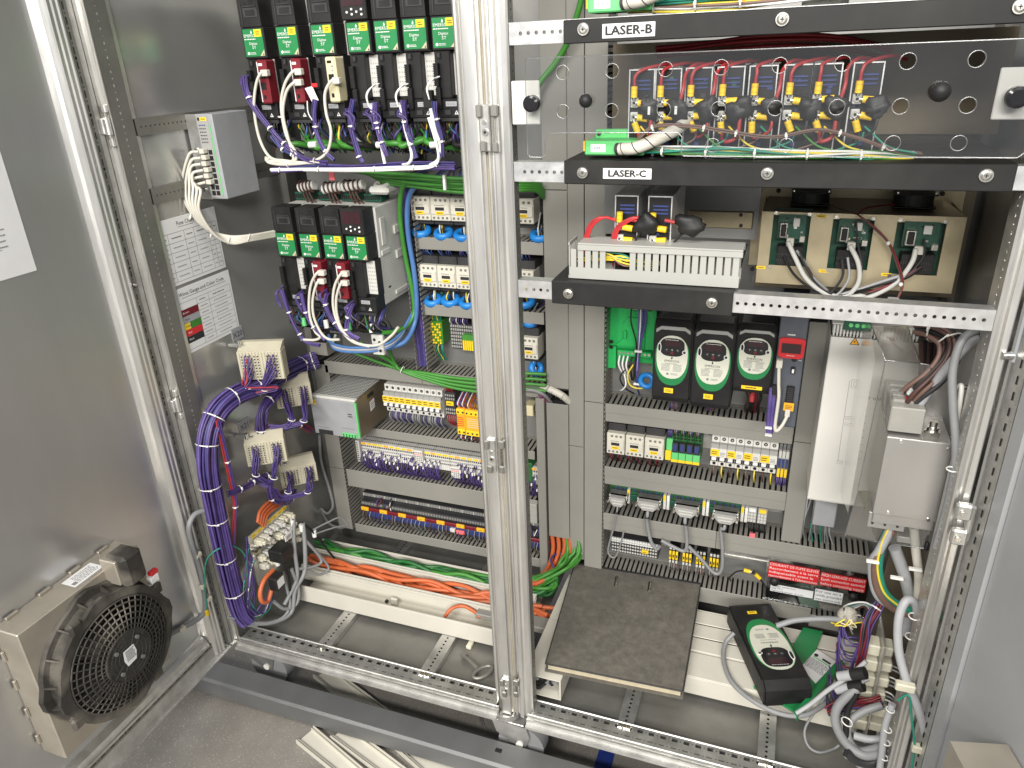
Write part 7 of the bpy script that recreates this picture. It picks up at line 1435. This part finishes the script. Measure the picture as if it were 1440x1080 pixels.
# green terminal cover beneath
t = thing('terminal_cover', 'loose green plastic drive cover with white data label under the black drive', 'cover', PZ(1130, 940, 56))
q = [PZ(u, v, 62) for u, v in ((1130, 882), (1157, 888), (1145, 920), (1185, 932), (1122, 1003), (1060, 965), (1112, 912))]; slab('body', q, 56, 62, 'green', t)
q2 = [PZ(u, v, 80) for u, v in ((1147, 913), (1184, 930), (1172, 938), (1138, 925))]; slab('hinge_lip', [PZ(u, v, 72) for u, v in ((1184, 928), (1187, 934), (1122, 1006), (1117, 1000))], 54, 74, 'green', t)
lp = [PZ(u, v, 63) for u, v in ((1149, 913), (1176, 930), (1147, 961), (1126, 938))]; mb = MB(); slab('data_label', lp, 62.2, 63, 'paper', t)
e = (lp[1]-lp[0]).normalized(); f_ = (lp[0]-lp[3]).normalized(); cc = sum(lp, Vector())/4; mb = MB(); mb.lines(cc+Vector((0, 0, 1)) - f_*6, 50, 34, 9, 'print_grey', e, f_, off=.2); mb.rect(cc+Vector((0, 0, 1))+f_*24+e*10, 20, 6, 'print', e, f_, off=.2); mb.cyl(cc+f_*24-e*16+Vector((0, 0, .8)), cc+f_*24-e*16+Vector((0, 0, 1.4)), 5, 'print', 10); mb.rect(cc+f_*16+Vector((0, 0, 1)), 40, 3, 'green_light', e, f_, off=.2); mb.build('label_print', t)
# ------------------------------------------------------------------ white lids on the workshop floor
def floor_lid(label, c4, z=-184):
    p = [PZ(u, v, z+10) for u, v in c4]; t = thing('loose_trunking_cover', label, 'lid', (p[0].x, p[0].y, z), 'white trunk lids on the workshop floor')
    slab('plate', p, z, z+3, 'trunk', t); d = (p[3]-p[0]).normalized(); e = (p[1]-p[0]).normalized()
    for a, b, s_ in ((p[0], p[3], 1), (p[1], p[2], -1)):
        for o_, h in ((0, 13), (6, 9)): q = [a+e*s_*o_, a+e*s_*(o_+2.4), b+e*s_*(o_+2.4), b+e*s_*o_]; slab('rim', q, z+3.05, z+h, 'trunk', t)
floor_lid('long white trunk lid passing under the grey steel beam', ((440, 950), (466, 938), (680, 1100), (610, 1100)))
floor_lid('white trunk lid lying in front, left of the pair', ((416, 1042), (441, 1021), (545, 1110), (500, 1110))); floor_lid('white trunk lid lying in front, right of the pair', ((464, 1036), (488, 1018), (610, 1110), (570, 1115)))
t = thing('coil_spring', 'small metal spring hanging by the centre caster', 'spring', PZ(678, 1015, -120)); path = [PZ(675, 1005, -100) + (PZ(682, 1024, -110)-PZ(675, 1005, -100))*(k/60) + Vector((4*math.cos(k*.9), 3*math.sin(k*.9), 0)) for k in range(61)]; MB().tube(path, .9, 'charcoal', 5).build('coil', t)
# ================================================================== cables of the servo drives, top row
yW = 235
def run(parent, pts, r, m, n=9, res=6, name='cable'): return MB().tube(spline([P(*p) if len(p) == 3 else P(p[0], p[1], yW) for p in pts], res), r, m, n).build(name, parent)
Z = lambda l: [(320+a/4, b/4) + ((c[0],) if c else ()) for a, b, *c in l]
T = thing('patch_cable_bundle', 'white network cables looping under the top row of servo drives', 'cable', P(400, 200, yW))
for l in ([(215, 410, 244), (185, 415), (158, 490), (150, 620), (180, 780), (240, 885), (330, 905), (420, 915), (520, 915)], [(400, 400, 244), (365, 405), (320, 480), (302, 600), (330, 760), (388, 870), (360, 915), (280, 922), (222, 905), (218, 880)], [(400, 465, 244), (370, 468), (330, 520), (312, 640), (342, 780), (372, 890), (330, 912), (240, 905)], [(610, 455, 246), (580, 460), (548, 530), (556, 640), (582, 740), (562, 850), (480, 908), (320, 925), (228, 912), (240, 880)]): run(T, Z(l), 3.3, 'white_cable')
for a, b in ((212, 412), (402, 405), (402, 465), (615, 455)): c = P(320+a/4, b/4, 243); MB().box(c.x-8, c.x+9, 236, 249, c.z-6, c.z+7, 'white_cable', 1.5).build('plug', T)
for a, b in ((300, 658), (340, 925), (490, 905)): c = P(320+a/4, b/4, yW); MB().torus(c, (.2, 0, 1) if b < 800 else (1, 0, 0), 6, 1, 'tie', 12, 5).build('cable_tie', T)
WB = thing('wire_harness', 'white and purple wire harness tied straight below the top servo drives', 'harness', P(520, 235, yW))
bundle(WB, [P(*p, 236) for p in [(381, 239), (430, 238), (500, 238), (560, 236), (605, 234), (617, 222), (612, 195), (603, 165)]], 8, 4, 1.7, ['print_white'], seed=41, ties=(.05, .2, .35, .5, .65))
bundle(WB, [P(*p, 240) for p in [(384, 240), (440, 236), (500, 236), (560, 233), (640, 234)]], 12, 7, 1.8, ['purple', 'violet', 'purple', 'navy'], seed=42)
for l in ([(800, 590), (840, 700), (870, 840), (885, 920)], [(970, 590), (1000, 720), (1035, 860), (1020, 915), (985, 925)], [(1140, 610), (1165, 720), (1200, 830), (1180, 900), (1140, 925)]):
    bundle(WB, [P(*p, yW+2) for p in Z(l)], 5, 2.6, 1.4, ['print_white'], seed=43+len(l), ties=(.4,))
PB = thing('wire_harness', 'purple signal wires drooping from the top servo drives', 'harness', P(420, 190, yW))
bundle(PB, [P(*p, yW) for p in Z([(95, 425), (110, 520), (160, 620), (230, 710), (300, 790), (370, 850), (450, 900), (560, 920)])], 14, 6, 1.6, ['purple', 'purple', 'violet'], seed=51, ties=(.2, .45, .62))
for i, l in enumerate(([(495, 560), (490, 640), (500, 740), (545, 840), (600, 900)], [(705, 560), (690, 640), (700, 740), (735, 870), (760, 915)], [(830, 575), (835, 660), (855, 770), (900, 880)], [(990, 565), (990, 650), (1020, 780), (1060, 890)], [(1165, 570), (1170, 640), (1200, 760), (1210, 880)], [(250, 760), (300, 830), (350, 860), (420, 890)])):
    bundle(PB, [P(*p, yW+3) for p in Z(l)], 10, 5, 1.6, ['purple', 'violet', 'purple', 'navy'], seed=60+i, ties=(.45, .8))
for i, (a, b) in enumerate(((90, 430), (690, 600), (800, 600), (830, 600), (990, 610))):
    for k in range(4): r_ = random.Random(i*7+k); run(PB, Z([(a+30, b+r_.uniform(-20, 60), 255), (a-20+r_.uniform(-20, 10), b+20+r_.uniform(-10, 30)), (a+r_.uniform(-10, 30), b+60), (a+20+r_.uniform(-10, 10), b+130)]), 1.5, 'purple', 5, 5, 'wire')
for i, (a, b) in enumerate(((800, 520), (965, 520), (1140, 480))):
    for k in range(2): run(PB, Z([(a+45+k*8, b-50, 256), (a+10-k*10, b-30+k*8), (a-15-k*6, b+20), (a-5, b+80)]), 1.3, 'print_white', 5, 5, 'wire')
c = P(352, 122, 248); MB().box(c.x-12, c.x+12, 240, 258, c.z-10, c.z+10, 'black', 3).build('ferrite', PB); c = P(603, 139, 246); MB().box(c.x-10, c.x+10, 238, 254, c.z-18, c.z+16, 'black', 2).build('ferrite', PB)
FG = thing('wire_tags', 'white wire flags with a red tip beside the second top drive', 'wire tag', P(436, 135, 240)); c = P(438, 134, 238); mb = MB(); mb.add([c+Vector((-14, 0, 14)), c+Vector((6, -2, 18)), c+Vector((16, 0, -10)), c+Vector((-2, 2, -14))], [(0, 1, 2, 3)], 'paper'); mb.build('flag', FG); c = P(443, 120, 238); MB().box(c.x-8, c.x+6, 236, 240, c.z-4, c.z+4, 'red', 1).build('flag_tip', FG); run(FG, [(432, 142), (434, 160, 236), (444, 175, 236)], 1.4, 'print_white', 5)
# power cables and earths under the drives
PW = thing('power_cables', 'black, green and yellow motor cables packed under the top drives', 'cable', P(520, 200, 330))
rr = random.Random(70)
for i, x in enumerate(xs1):
    for k in range(17):
        m = ['black', 'black', 'brown', 'cable_dgreen', 'yellow_wire', 'blue_wire', 'black', 'purple', 'navy', 'charcoal', 'purple', 'black', 'print_white', 'black', 'violet', 'navy', 'charcoal'][k]; a = x+4+k*3.6
        MB().tube(spline([(a, 290+k*2, 1262), (a+rr.uniform(-8, 8), 280+rr.uniform(0, 30), 1240), (a+rr.uniform(-16, 16), 290+rr.uniform(-10, 40), 1212), (a+rr.uniform(-30, 30), 320+rr.uniform(0, 60), 1180)], 5), rr.choice([1.6, 2, 2.6]), m, 6).build('wire', PW)
    for k in range(2):
        MB().tube(spline([(x+12+k*26, 330, 1240), (x+18+k*26+rr.uniform(-6, 6), 300, 1222), (x+30+k*24, 272+rr.uniform(0, 14), 1202+rr.uniform(-4, 8)), (x+66+k*20, 280+rr.uniform(0, 20), 1204+rr.uniform(-6, 10)), (x+96+k*14, 330, 1190)], 6), 6.2, 'cable_green' if (i+k) % 3 else 'black', 10).build('motor_cable', PW)
    if i % 2: MB().cyl((x+40, 272, 1204), (x+60, 272, 1205), 7, 'print_white', 12).build('sleeve', PW)
    bx('shield_clamp', PW, 'beige', x+22, x+34, 320, 334, 1225, 1256, 1)
GB = thing('green_cable_bundle', 'green cables running right under the top drives behind the centre post', 'cable', P(600, 250, 330))
for k in range(6): g_ = random.Random(k+5); MB().tube(spline([P(478+k*9, 238+k*1.2, 320+k*8), P(540, 243+k*2.6+g_.uniform(-2, 2), 310+k*10), P(590, 246+k*3.4+g_.uniform(-2, 2), 300+k*8), P(650, 250+k*4+g_.uniform(-2, 2), 310+k*6), P(720, 249+k*3.8, 340), P(752, 253+k*3, 380), P(764, 268+k*2, 412)], 7), 4.4, 'cable_green', 10).build('cable', GB)
c = P(627, 256, 298); MB().box(c.x-3, c.x+3, 288, 296, c.z-16, c.z+16, 'tie', 1).build('cable_tie', GB)
t = thing('green_cable', 'single green cable curving up beside the upper rail at the duct', 'cable', P(790, 60, 380)); MB().tube(spline([P(820, -10, 380), P(812, 20, 385), P(798, 60, 395), P(780, 90, 400), P(758, 118, 395), P(735, 160, 380)], 7), 6, 'cable_green', 12).build('cable', t)
# ferrites and brown wires over the second row
FE = thing('ferrite_group', 'white ferrite sleeves wrapped with brown wires above the second drive row', 'ferrite', P(470, 265, 330))
for (u, v, w_) in ((432, 262, 22), (468, 264, 26), (497, 261, 28)):
    c = P(u, v, 345); MB().cyl(c-Vector((w_, 0, 4)), c+Vector((w_, 0, 4)), 11, 'white', 14).build('core', FE)
    for k in range(4): q = c+Vector((-w_*.7+k*w_*.45, 0, 0)); MB().torus(q, (1, .1, .15), 13, 2.2, 'brown', 16, 6).build('winding', FE)
    for k in range(3): MB().tube(spline([c+Vector((k*8-8, -8, -12)), c+Vector((k*10-6, -4, -30)), c+Vector((k*12, 10, -50))], 4), 2, 'brown', 6).build('lead', FE)
c = P(540, 266, 360); MB().box(c.x-26, c.x+26, 330, 400, c.z-8, c.z+10, 'grey_light', 6).build('gland_block', FE); MB().torus(c+Vector((0, -6, 12)), (0, -.3, 1), 15, 6, 'grey_light', 18, 8).build('gland_ring', FE)
for k in range(4): MB().tube(spline([c+Vector((k*3-5, 0, 8)), c+Vector((k*3-10, 0, 30)), c+Vector((-30+k*4, 20, 48))], 4), 2.4, 'brown', 6).build('lead', FE)
for i in range(4):
    x = xs2[i]+4; t = thing('terminal_plug', 'green screw plug on top of the second-row drive, %s of four' % ['leftmost', 'second', 'third', 'rightmost'][i], 'terminal plug', (x, 380, 1067), 'green plugs on the second drive row'); bx('body', t, 'pcb', x, x+46, 360, 400, 1066, 1084, 1); mb = MB()
    for k in range(8): mb.box(x+2+k*5.5, x+5.6+k*5.5, 358.6, 360, 1070, 1080, 'dark')
    mb.build('slot', t)
c = P(467, 246, 300); tag(MB().box(c.x-8, c.x+6, 298, 302, c.z-12, c.z+10, 'pink', 1).build('wire_tag'), 'bright pink-red tag hanging above the second drive row', 'tag')
# second row wiring
Z2 = lambda l: [(180+a/4, 220+b/4) + ((c[0],) if c else ()) for a, b, *c in l]
T = thing('patch_cable_bundle', 'white network cables drooping from the second row of servo drives', 'cable', P(440, 440, yW))
for l in ([(1095, 655, 244), (1060, 660), (1025, 740), (1020, 880), (1050, 980), (1080, 1015), (1050, 1032), (975, 1030)], [(1095, 700, 244), (1065, 710), (1040, 800), (1045, 900), (1085, 990), (1130, 1028), (1190, 1030)], [(1225, 660, 244), (1195, 665), (1160, 740), (1155, 850), (1190, 960), (1260, 1040), (1360, 1070)], [(1225, 712, 244), (1198, 715), (1172, 800), (1178, 900), (1215, 990), (1290, 1050), (1400, 1062), (1480, 1010), (1520, 960)]): run(T, Z2(l), 3.3, 'white_cable')
for a, b in ((1092, 655), (1092, 702), (1222, 660), (1222, 712)): c = P(180+a/4, 220+b/4, 243); MB().box(c.x-9, c.x+9, 236, 249, c.z-6, c.z+7, 'white_cable', 1.5).build('plug', T)
PB = thing('wire_harness', 'purple signal wires drooping from the second row of servo drives', 'harness', P(430, 430, yW))
for i, l in enumerate(([(865, 750), (900, 860), (945, 960), (1000, 1040), (1080, 1060)], [(975, 770), (1005, 890), (1050, 970), (1110, 1030)], [(1120, 770), (1110, 820), (1140, 900), (1200, 980), (1260, 1030)], [(1265, 830), (1235, 910), (1230, 980), (1300, 1030)])):
    bundle(PB, [P(*p, yW+2) for p in Z2(l)], 10, 5, 1.6, ['purple', 'violet', 'purple'], seed=80+i, ties=(.3, .62))
for i, (a, b) in enumerate(((855, 760), (965, 780), (1100, 770), (1250, 840))):
    for k in range(4): r_ = random.Random(i*17+k); run(PB, Z2([(a+20, b-20+r_.uniform(-20, 20), 255), (a-25+r_.uniform(-10, 8), b+10), (a-10+r_.uniform(-8, 14), b+55), (a+15, b+95)]), 1.5, 'purple', 5, 5, 'wire')
PW = thing('power_cables', 'black, green and yellow motor cables packed under the second drive row', 'cable', P(460, 460, 330))
for i, x in enumerate(xs2):
    for k in range(17):
        m = ['black', 'black', 'brown', 'cable_dgreen', 'yellow_wire', 'blue_wire', 'black', 'purple', 'navy', 'charcoal', 'purple', 'black', 'cable_grey', 'black', 'violet', 'navy', 'charcoal'][k]; a = x+4+k*3.6
        MB().tube(spline([(a, 285+k*2, 826), (a+rr.uniform(-8, 8), 275+rr.uniform(0, 30), 806), (a+rr.uniform(-16, 16), 280+rr.uniform(-10, 40), 776), (a+rr.uniform(-30, 30), 330+rr.uniform(0, 60), 740)], 5), rr.choice([1.6, 2, 2.6]), m, 6).build('wire', PW)
    MB().cyl((x+30, 280, 790), (x+34, 276, 770), 6.5, 'print_white' if i % 2 else 'green_light', 12).build('sleeve', PW)
for k, (m, dv) in enumerate((('blue_wire', 0), ('blue_wire', 6), ('cable_light', 3))): run(PW, [(452+k*10, 470, 300), (470, 484+dv, 290), (500, 489+dv, 285), (540, 485+dv, 300), (562, 470+dv, 340), (580, 440, 395)], 3.6, m)
c = P(533, 484, 300); MB().box(c.x-16, c.x+16, 292, 304, c.z-26, c.z+26, 'grey_light', 2).build('strain_plate', PW)
for dx, dz in ((-7, 14), (7, 8), (-7, -4), (7, -14)): MB().cyl((c.x+dx, 291.4, c.z+dz), (c.x+dx, 292, c.z+dz), 4, 'dark', 10).build('hole', PW)
# uprights in the open duct: green, blue, purple
UD = thing('cable_group', 'green and blue cables bending down the open upright duct', 'cable', P(575, 380, 400))
run(UD, [(572, 252, 330), (564, 272, 360), (563, 310, 385), (570, 360, 395), (580, 410, 398), (582, 440, 395), (572, 458, 370), (556, 466, 330), (538, 468, 300)], 6, 'cable_green', 12)
run(UD, [(596, 258, 340), (580, 266, 360), (573, 290, 380), (574, 330, 392), (582, 380, 396), (586, 425, 396), (583, 455, 390), (570, 480, 350), (545, 490, 320)], 6, 'blue_wire', 12)
for k in range(8): run(UD, [(562+k*1.5, 262, 400), (562+k*2, 320, 412), (574+k*2, 400, 415), (584+k*2, 470, 415), (590+k*1.6, 515, 415)], 2, ['purple', 'violet', 'purple', 'navy'][k % 4], 6)
GL_ = thing('green_cable_bundle', 'bright green cables crossing in front of the duct above the breakers', 'cable', P(580, 525, 405))
for k, l in enumerate(([(462, 478, 330), (480, 488, 370), (500, 497, 398), (540, 512, 408), (566, 520, 404)], [(508, 482, 330), (525, 494, 375), (548, 508, 402), (566, 520, 402)], [(525, 485, 330), (540, 500, 385), (556, 514, 402), (566, 521, 400)], [(545, 478, 330), (549, 496, 385), (556, 512, 400), (566, 522, 398)])):
    d = k*3.0-1; run(GL_, l + [(600, 526+d, 402), (640, 533+d*1.6, 402), (690, 536+d*2, 402), (735, 528+d*2.4, 402), (768, 529+d*2.6, 405)], 4.4, 'green_light' if 0 else 'cable_green', 11)
c = P(566, 520, 398); MB().torus(c, (1, 0, -.4), 10, 1.4, 'tie', 14, 5).build('cable_tie', GL_)
# white spiral cable and red wires at the tall duct
t = thing('wrapped_cable', 'white spiral-wrapped cable with red and grey wires between the tall ducts', 'cable', P(780, 553, 410)); run(t, [(762, 543, 420), (775, 548, 408), (790, 556, 408), (800, 564, 425)], 9, 'white_cable', 14)
for k in range(4): q = P(770+k*7, 546+k*4, 407); MB().torus(q, (.8, 0, -.5), 9, .8, 'cable_grey', 14, 5).build('wrap_seam', t)
run(t, [(735, 548, 405), (750, 549, 400), (765, 555, 405), (775, 566, 430)], 4.5, 'cable_grey', 9)
for k in range(7): run(t, [(754+k*2, 552, 430), (758+k*2, 556, 420), (764+k, 566, 424), (766, 600, 440)], 1.8, 'red_wire' if k % 2 else 'navy', 6)
# ================================================================== right side cables
R_ = thing('cable_bundle', 'brown cable bundle bending down beside the white inverter with red ends', 'cable', P(1320, 490, 120))
bundle(R_, [P(1292, 462, 170), P(1315, 465, 150), P(1336, 478, 130), P(1334, 502, 115), P(1314, 528, 105), P(1294, 548, 100), P(1282, 562, 105)], 10, 17, 4.2, ['brown', 'tan', 'brown', 'charcoal'], seed=91, ties=(.18, .34), twist=.3)
for k in range(4): c = P(1278+k*2.5, 560+k*6, 98); MB().cyl(c, c+Vector((-4, 4, -14)), 5, 'red', 10).build('sleeve', R_); c2 = P(1283+k*3, 549+k*5, 97); MB().cyl(c2, c2+Vector((-3, 3, -8)), 5.2, 'print_white', 10).build('wire_marker', R_)
for k in range(5): MB().tube(spline([P(1296+k*5, 478, 200), P(1296+k*4, 520, 210), P(1290+k*5, 580, 220)], 4), 5, 'black' if k % 2 else 'brown', 8).build('cable', R_)
t = thing('white_cable', 'white round cable slanting down to the inverter terminals', 'cable', P(1330, 520, 110)); run(t, [(1378, 474, 90), (1362, 484, 90), (1338, 510, 90), (1312, 542, 95), (1294, 568, 98), (1286, 580, 100)], 7.5, 'cable_light', 13); c = P(1286, 580, 99); MB().cyl(c, c+Vector((-3, 2, -10)), 6.5, 'blue', 10).build('sleeve', t)
t = thing('grey_cable', 'grey cable running down along the right post', 'cable', P(1342, 560, 60)); run(t, [(1394, 470, 70), (1372, 466, 60), (1352, 480, 50), (1340, 520, 40), (1340, 570, 30), (1344, 620, 20), (1342, 665, 10), (1330, 720, 10), (1316, 770, 10)], 6.4, 'cable_grey', 12); c = P(1339, 660, 0); MB().torus(c, (0, 0, 1), 8, 1.4, 'tie', 14, 5).build('cable_tie', t)
L = thing('cable_group', 'brown, green-yellow and white cables looping from the aluminium box', 'cable', P(1240, 800, 130))
for pts, r, m in ([(1256, 744, 90), (1244, 760, 90), (1232, 790, 95), (1234, 825, 100), (1252, 852, 105), (1285, 866, 110)], 8, 'tan'), ([(1250, 742, 92), (1240, 768, 92), (1236, 800, 96), (1244, 832, 100), (1266, 852, 106), (1290, 862, 112)], 7, 'teal'), ([(1252, 742, 90), (1247, 755, 88), (1236, 775, 92), (1226, 795, 105), (1236, 840, 112), (1280, 862, 118)], 8, 'cable_light'), ([(1258, 770, 120), (1272, 810, 125), (1280, 850, 130), (1272, 890, 130)], 11, 'cable_light'), ([(1285, 740, 110), (1288, 775, 112), (1292, 810, 115), (1290, 850, 115)], 8, 'white_cable'): run(L, pts, r, m, 12, 7)
run(L, [(1250, 742, 84), (1239, 768, 84), (1234, 800, 88), (1243, 833, 92), (1266, 854, 98)], 2.2, 'yellow_wire', 7)
for u, v in ((1228, 789), (1262, 812), (1288, 800)): c = P(u, v, 86); MB().box(c.x-12, c.x+10, 80, 88, c.z-2.5, c.z+2.5, 'tie', 1).build('cable_tie', L)
bx('clamp_bar', L, 'zinc', P(1262, 750, 120).x, P(1290, 755, 120).x, 112, 122, P(1270, 760, 120).z, P(1270, 752, 120).z, 1)
mb = MB(); a = P(1268, 790, 190); mb.prism([(a.x-30, -10), (a.x+60, -10), (a.x+66, 420), (a.x-10, 420)], 250, 256, 'y', 'bronze_side'); tag(mb.build('side_plate'), 'brown metal side plate behind the looping cables low on the right', 'plate')
B_ = thing('grey_cable', 'thick light grey cable looping up and over the right sill', 'cable', P(1275, 900, 20)); run(B_, [(1312, 1090, -30), (1304, 1045, -30), (1292, 1000, -28), (1276, 960, -20), (1264, 915, -5), (1264, 870, 10), (1274, 845, 22), (1286, 848, 32), (1290, 870, 40), (1284, 905, 46), (1276, 940, 50)], 7.6, 'cable_light', 13, 8)
for u, v, y in ((1273, 966, -30), (1296, 1054, -40)): c = P(u, v, y); MB().box(c.x-16, c.x+16, c.y-6, c.y+8, c.z-8, c.z+8, 'nylon', 2).build('clip', B_)
for u, v, y in ((1286, 867, 24), (1281, 895, 32), (1275, 926, 40)): c = P(u, v, y); MB().torus(c, (0, 0, 1), 9.5, 1.4, 'tie', 14, 5).build('cable_tie', B_)
run(B_, [(1255, 990, 0), (1245, 1020, -6), (1240, 1060, -10), (1236, 1090, -14)], 6.5, 'cable_light', 11); t = thing('earth_wire', 'thin green wire along the foot of the right door', 'wire', P(1280, 1000, -20)); run(t, [(1262, 985, -24), (1278, 978, -30), (1282, 1010, -34), (1286, 1050, -40), (1280, 1090, -44)], 2, 'teal', 7)
# ------------------------------------------------------------------ connector cluster at the right foot
t = thing('bulkhead_plate', 'narrow upright metal plate with cream plugs on both sides, right foot', 'connector plate', (1482, 150, 20)); mb = MB(); mb.box(1480, 1482.5, 96, 196, 20, 285, 'zinc', .6); mb.build('plate', t)
rr = random.Random(8)
for k in range(6):
    z = 55+k*36; d = 34 if k < 2 else rr.uniform(18, 28); y = 96+k*5
    mb = MB(); mb.box(1480-d, 1479.8, y, y+34, z, z+26, 'nylon', 2.5); mb.box(1480-d-12, 1480-d, y+6, y+28, z+4, z+22, 'nylon', 2); mb.build('plug', t); mb = MB(); mb.box(1482.7, 1482+d*.9, y+4, y+36, z+2, z+24, 'nylon', 2.5); mb.build('plug', t)
    for j in range(4): q = Vector((1480-d-10, y+12+j*4, z+6+j*4)); MB().tube(spline([q, q+Vector((-20, -4, 2)), q+Vector((-32, rr.uniform(-4, 14), 8+rr.uniform(-10, 24))), q+Vector((-40, 20, 36+rr.uniform(0, 40)))], 5), 1.7, rr.choice(['purple', 'charcoal', 'maroon', 'charcoal', 'purple']), 6).build('wire', t)
    for j in range(3): q = Vector((1482+d*.9, y+12+j*6, z+6+j*5)); MB().tube(spline([q, q+Vector((14, -6, 0)), q+Vector((24, 0, -20))], 4), 1.8, rr.choice(['charcoal', 'cable_grey', 'print_white']), 6).build('wire', t)
PH = thing('wire_harness', 'dark purple wires running down behind the right-foot connector plate', 'harness', P(1220, 900, 100)); bundle(PH, [P(1236, 848, 150), P(1222, 872, 130), P(1216, 900, 115), P(1208, 930, 110), P(1200, 955, 110)], 16, 10, 1.9, ['purple', 'maroon', 'purple', 'charcoal'], seed=101, ties=(.1,)); bundle(PH, [P(1165, 1002, 60), P(1185, 990, 70), P(1215, 990, 80), P(1240, 985, 90)], 14, 12, 1.9, ['purple', 'maroon', 'violet'], seed=102)
bundle(PH, [P(1230, 862, 150), P(1215, 850, 170), P(1190, 856, 190)], 6, 7, 2, ['print_white', 'cable_grey', 'teal', 'brown'], seed=103)
GZ = thing('shielded_cable_end', 'frayed grey braided cable end above the connector plate', 'cable', P(1192, 862, 170)); c = P(1192, 866, 165); MB().ball(c, 17, 'gauze', 14, 10, (1.2, .8, 1.3)).build('braid', GZ)
for k in range(8): r_ = random.Random(k); MB().tube(spline([c+Vector((r_.uniform(-14, 14), -6, r_.uniform(-14, 14))), c+Vector((r_.uniform(-26, 30), -18, r_.uniform(-20, 24))), c+Vector((r_.uniform(-34, 44), -4, r_.uniform(-44, 10)))], 5), 1.5, r_.choice(['gauze', 'print_white', 'yellow_wire', 'cream']), 6).build('strand', GZ)
run(GZ, [(1186, 872, 160), (1160, 870, 150), (1120, 872, 140), (1092, 880, 130)], 6, 'cable_grey', 11)
CB = thing('cable_group', 'tangle of grey cables at the right foot of the cabinet', 'cable', P(1210, 1000, 40))
for pts, r, m in ([(1218, 930, 80), (1195, 950, 70), (1165, 970, 60), (1140, 990, 50), (1120, 1003, 40)], 4.6, 'cable_light'), ([(1210, 965, 60), (1190, 980, 50), (1176, 998, 40), (1176, 1020, 30), (1190, 1045, 20), (1215, 1062, 10), (1245, 1058, 6)], 9, 'cable_grey'), ([(1240, 992, 70), (1215, 1000, 60), (1196, 1014, 45), (1192, 1036, 30), (1208, 1056, 20), (1240, 1050, 14)], 8, 'cable_grey'), ([(1250, 1038, 40), (1225, 1040, 40), (1200, 1034, 40)], 8, 'cable_light'), ([(1205, 975, 50), (1192, 1000, 40), (1190, 1030, 30), (1194, 1060, 20)], 6, 'black'), ([(1222, 955, 70), (1200, 965, 60), (1185, 985, 50), (1178, 1010, 40), (1186, 1040, 30), (1205, 1075, 10), (1230, 1090, 0)], 4, 'cable_grey'), ([(1250, 1062, 20), (1226, 1072, 12), (1205, 1070, 6), (1190, 1058, 4)], 9, 'charcoal'): run(CB, pts, r, m, 12, 7)
for u, v, y in ((1205, 948, 66), (1202, 966, 62)): c = P(u, v, y); MB().cyl(c+Vector((-8, 2, -6)), c+Vector((14, -2, 10)), 12, 'black', 14).build('cable_boot', CB); MB().cyl(c+Vector((-30, 6, -22)), c+Vector((-8, 2, -6)), 10, 'cable_light', 14).build('cable_end', CB)
for u, v, y in ((1191, 1015, 22), (1193, 1062, 12)): c = P(u, v, y); MB().torus(c, (.3, 0, 1), 10.5, 1.4, 'tie', 16, 5).build('cable_tie', CB)
for u, v, y in ((1252, 998, -6), (1248, 1026, -8), (1246, 1044, -8), (1243, 1065, -10)): c = P(u, v, y); MB().torus(c, (.2, 0, 1), 7.4, 1.3, 'tie', 14, 5).build('cable_tie', CB)
t = thing('grey_cable', 'grey cable looping round the loose drive over the floor', 'cable', PZ(1060, 985, 56)); MB().tube(spline([PZ(1032, 890, 90), PZ(1020, 905, 70), PZ(1018, 930, 62), PZ(1030, 960, 62), PZ(1058, 985, 60), PZ(1095, 1003, 60), PZ(1130, 1006, 62), PZ(1160, 990, 70), PZ(1195, 962, 90), PZ(1212, 948, 110)], 8), 5.4, 'cable_grey', 12).build('cable', t)
t = thing('grey_cable', 'thin grey cable curling over the right sill', 'cable', PZ(1140, 1030, 20)); MB().tube(spline([PZ(1196, 938, 120), PZ(1170, 968, 90), PZ(1148, 998, 60), PZ(1132, 1025, 20), PZ(1136, 1048, 0), PZ(1152, 1058, -4), PZ(1172, 1053, -6), PZ(1180, 1048, 0)], 8), 2.8, 'cable_grey', 9).build('cable', t); c = PZ(1176, 962, 94); MB().cyl(c+Vector((-8, -8, -4)), c+Vector((10, 12, 6)), 4, 'print_white', 10).build('sleeve', t)
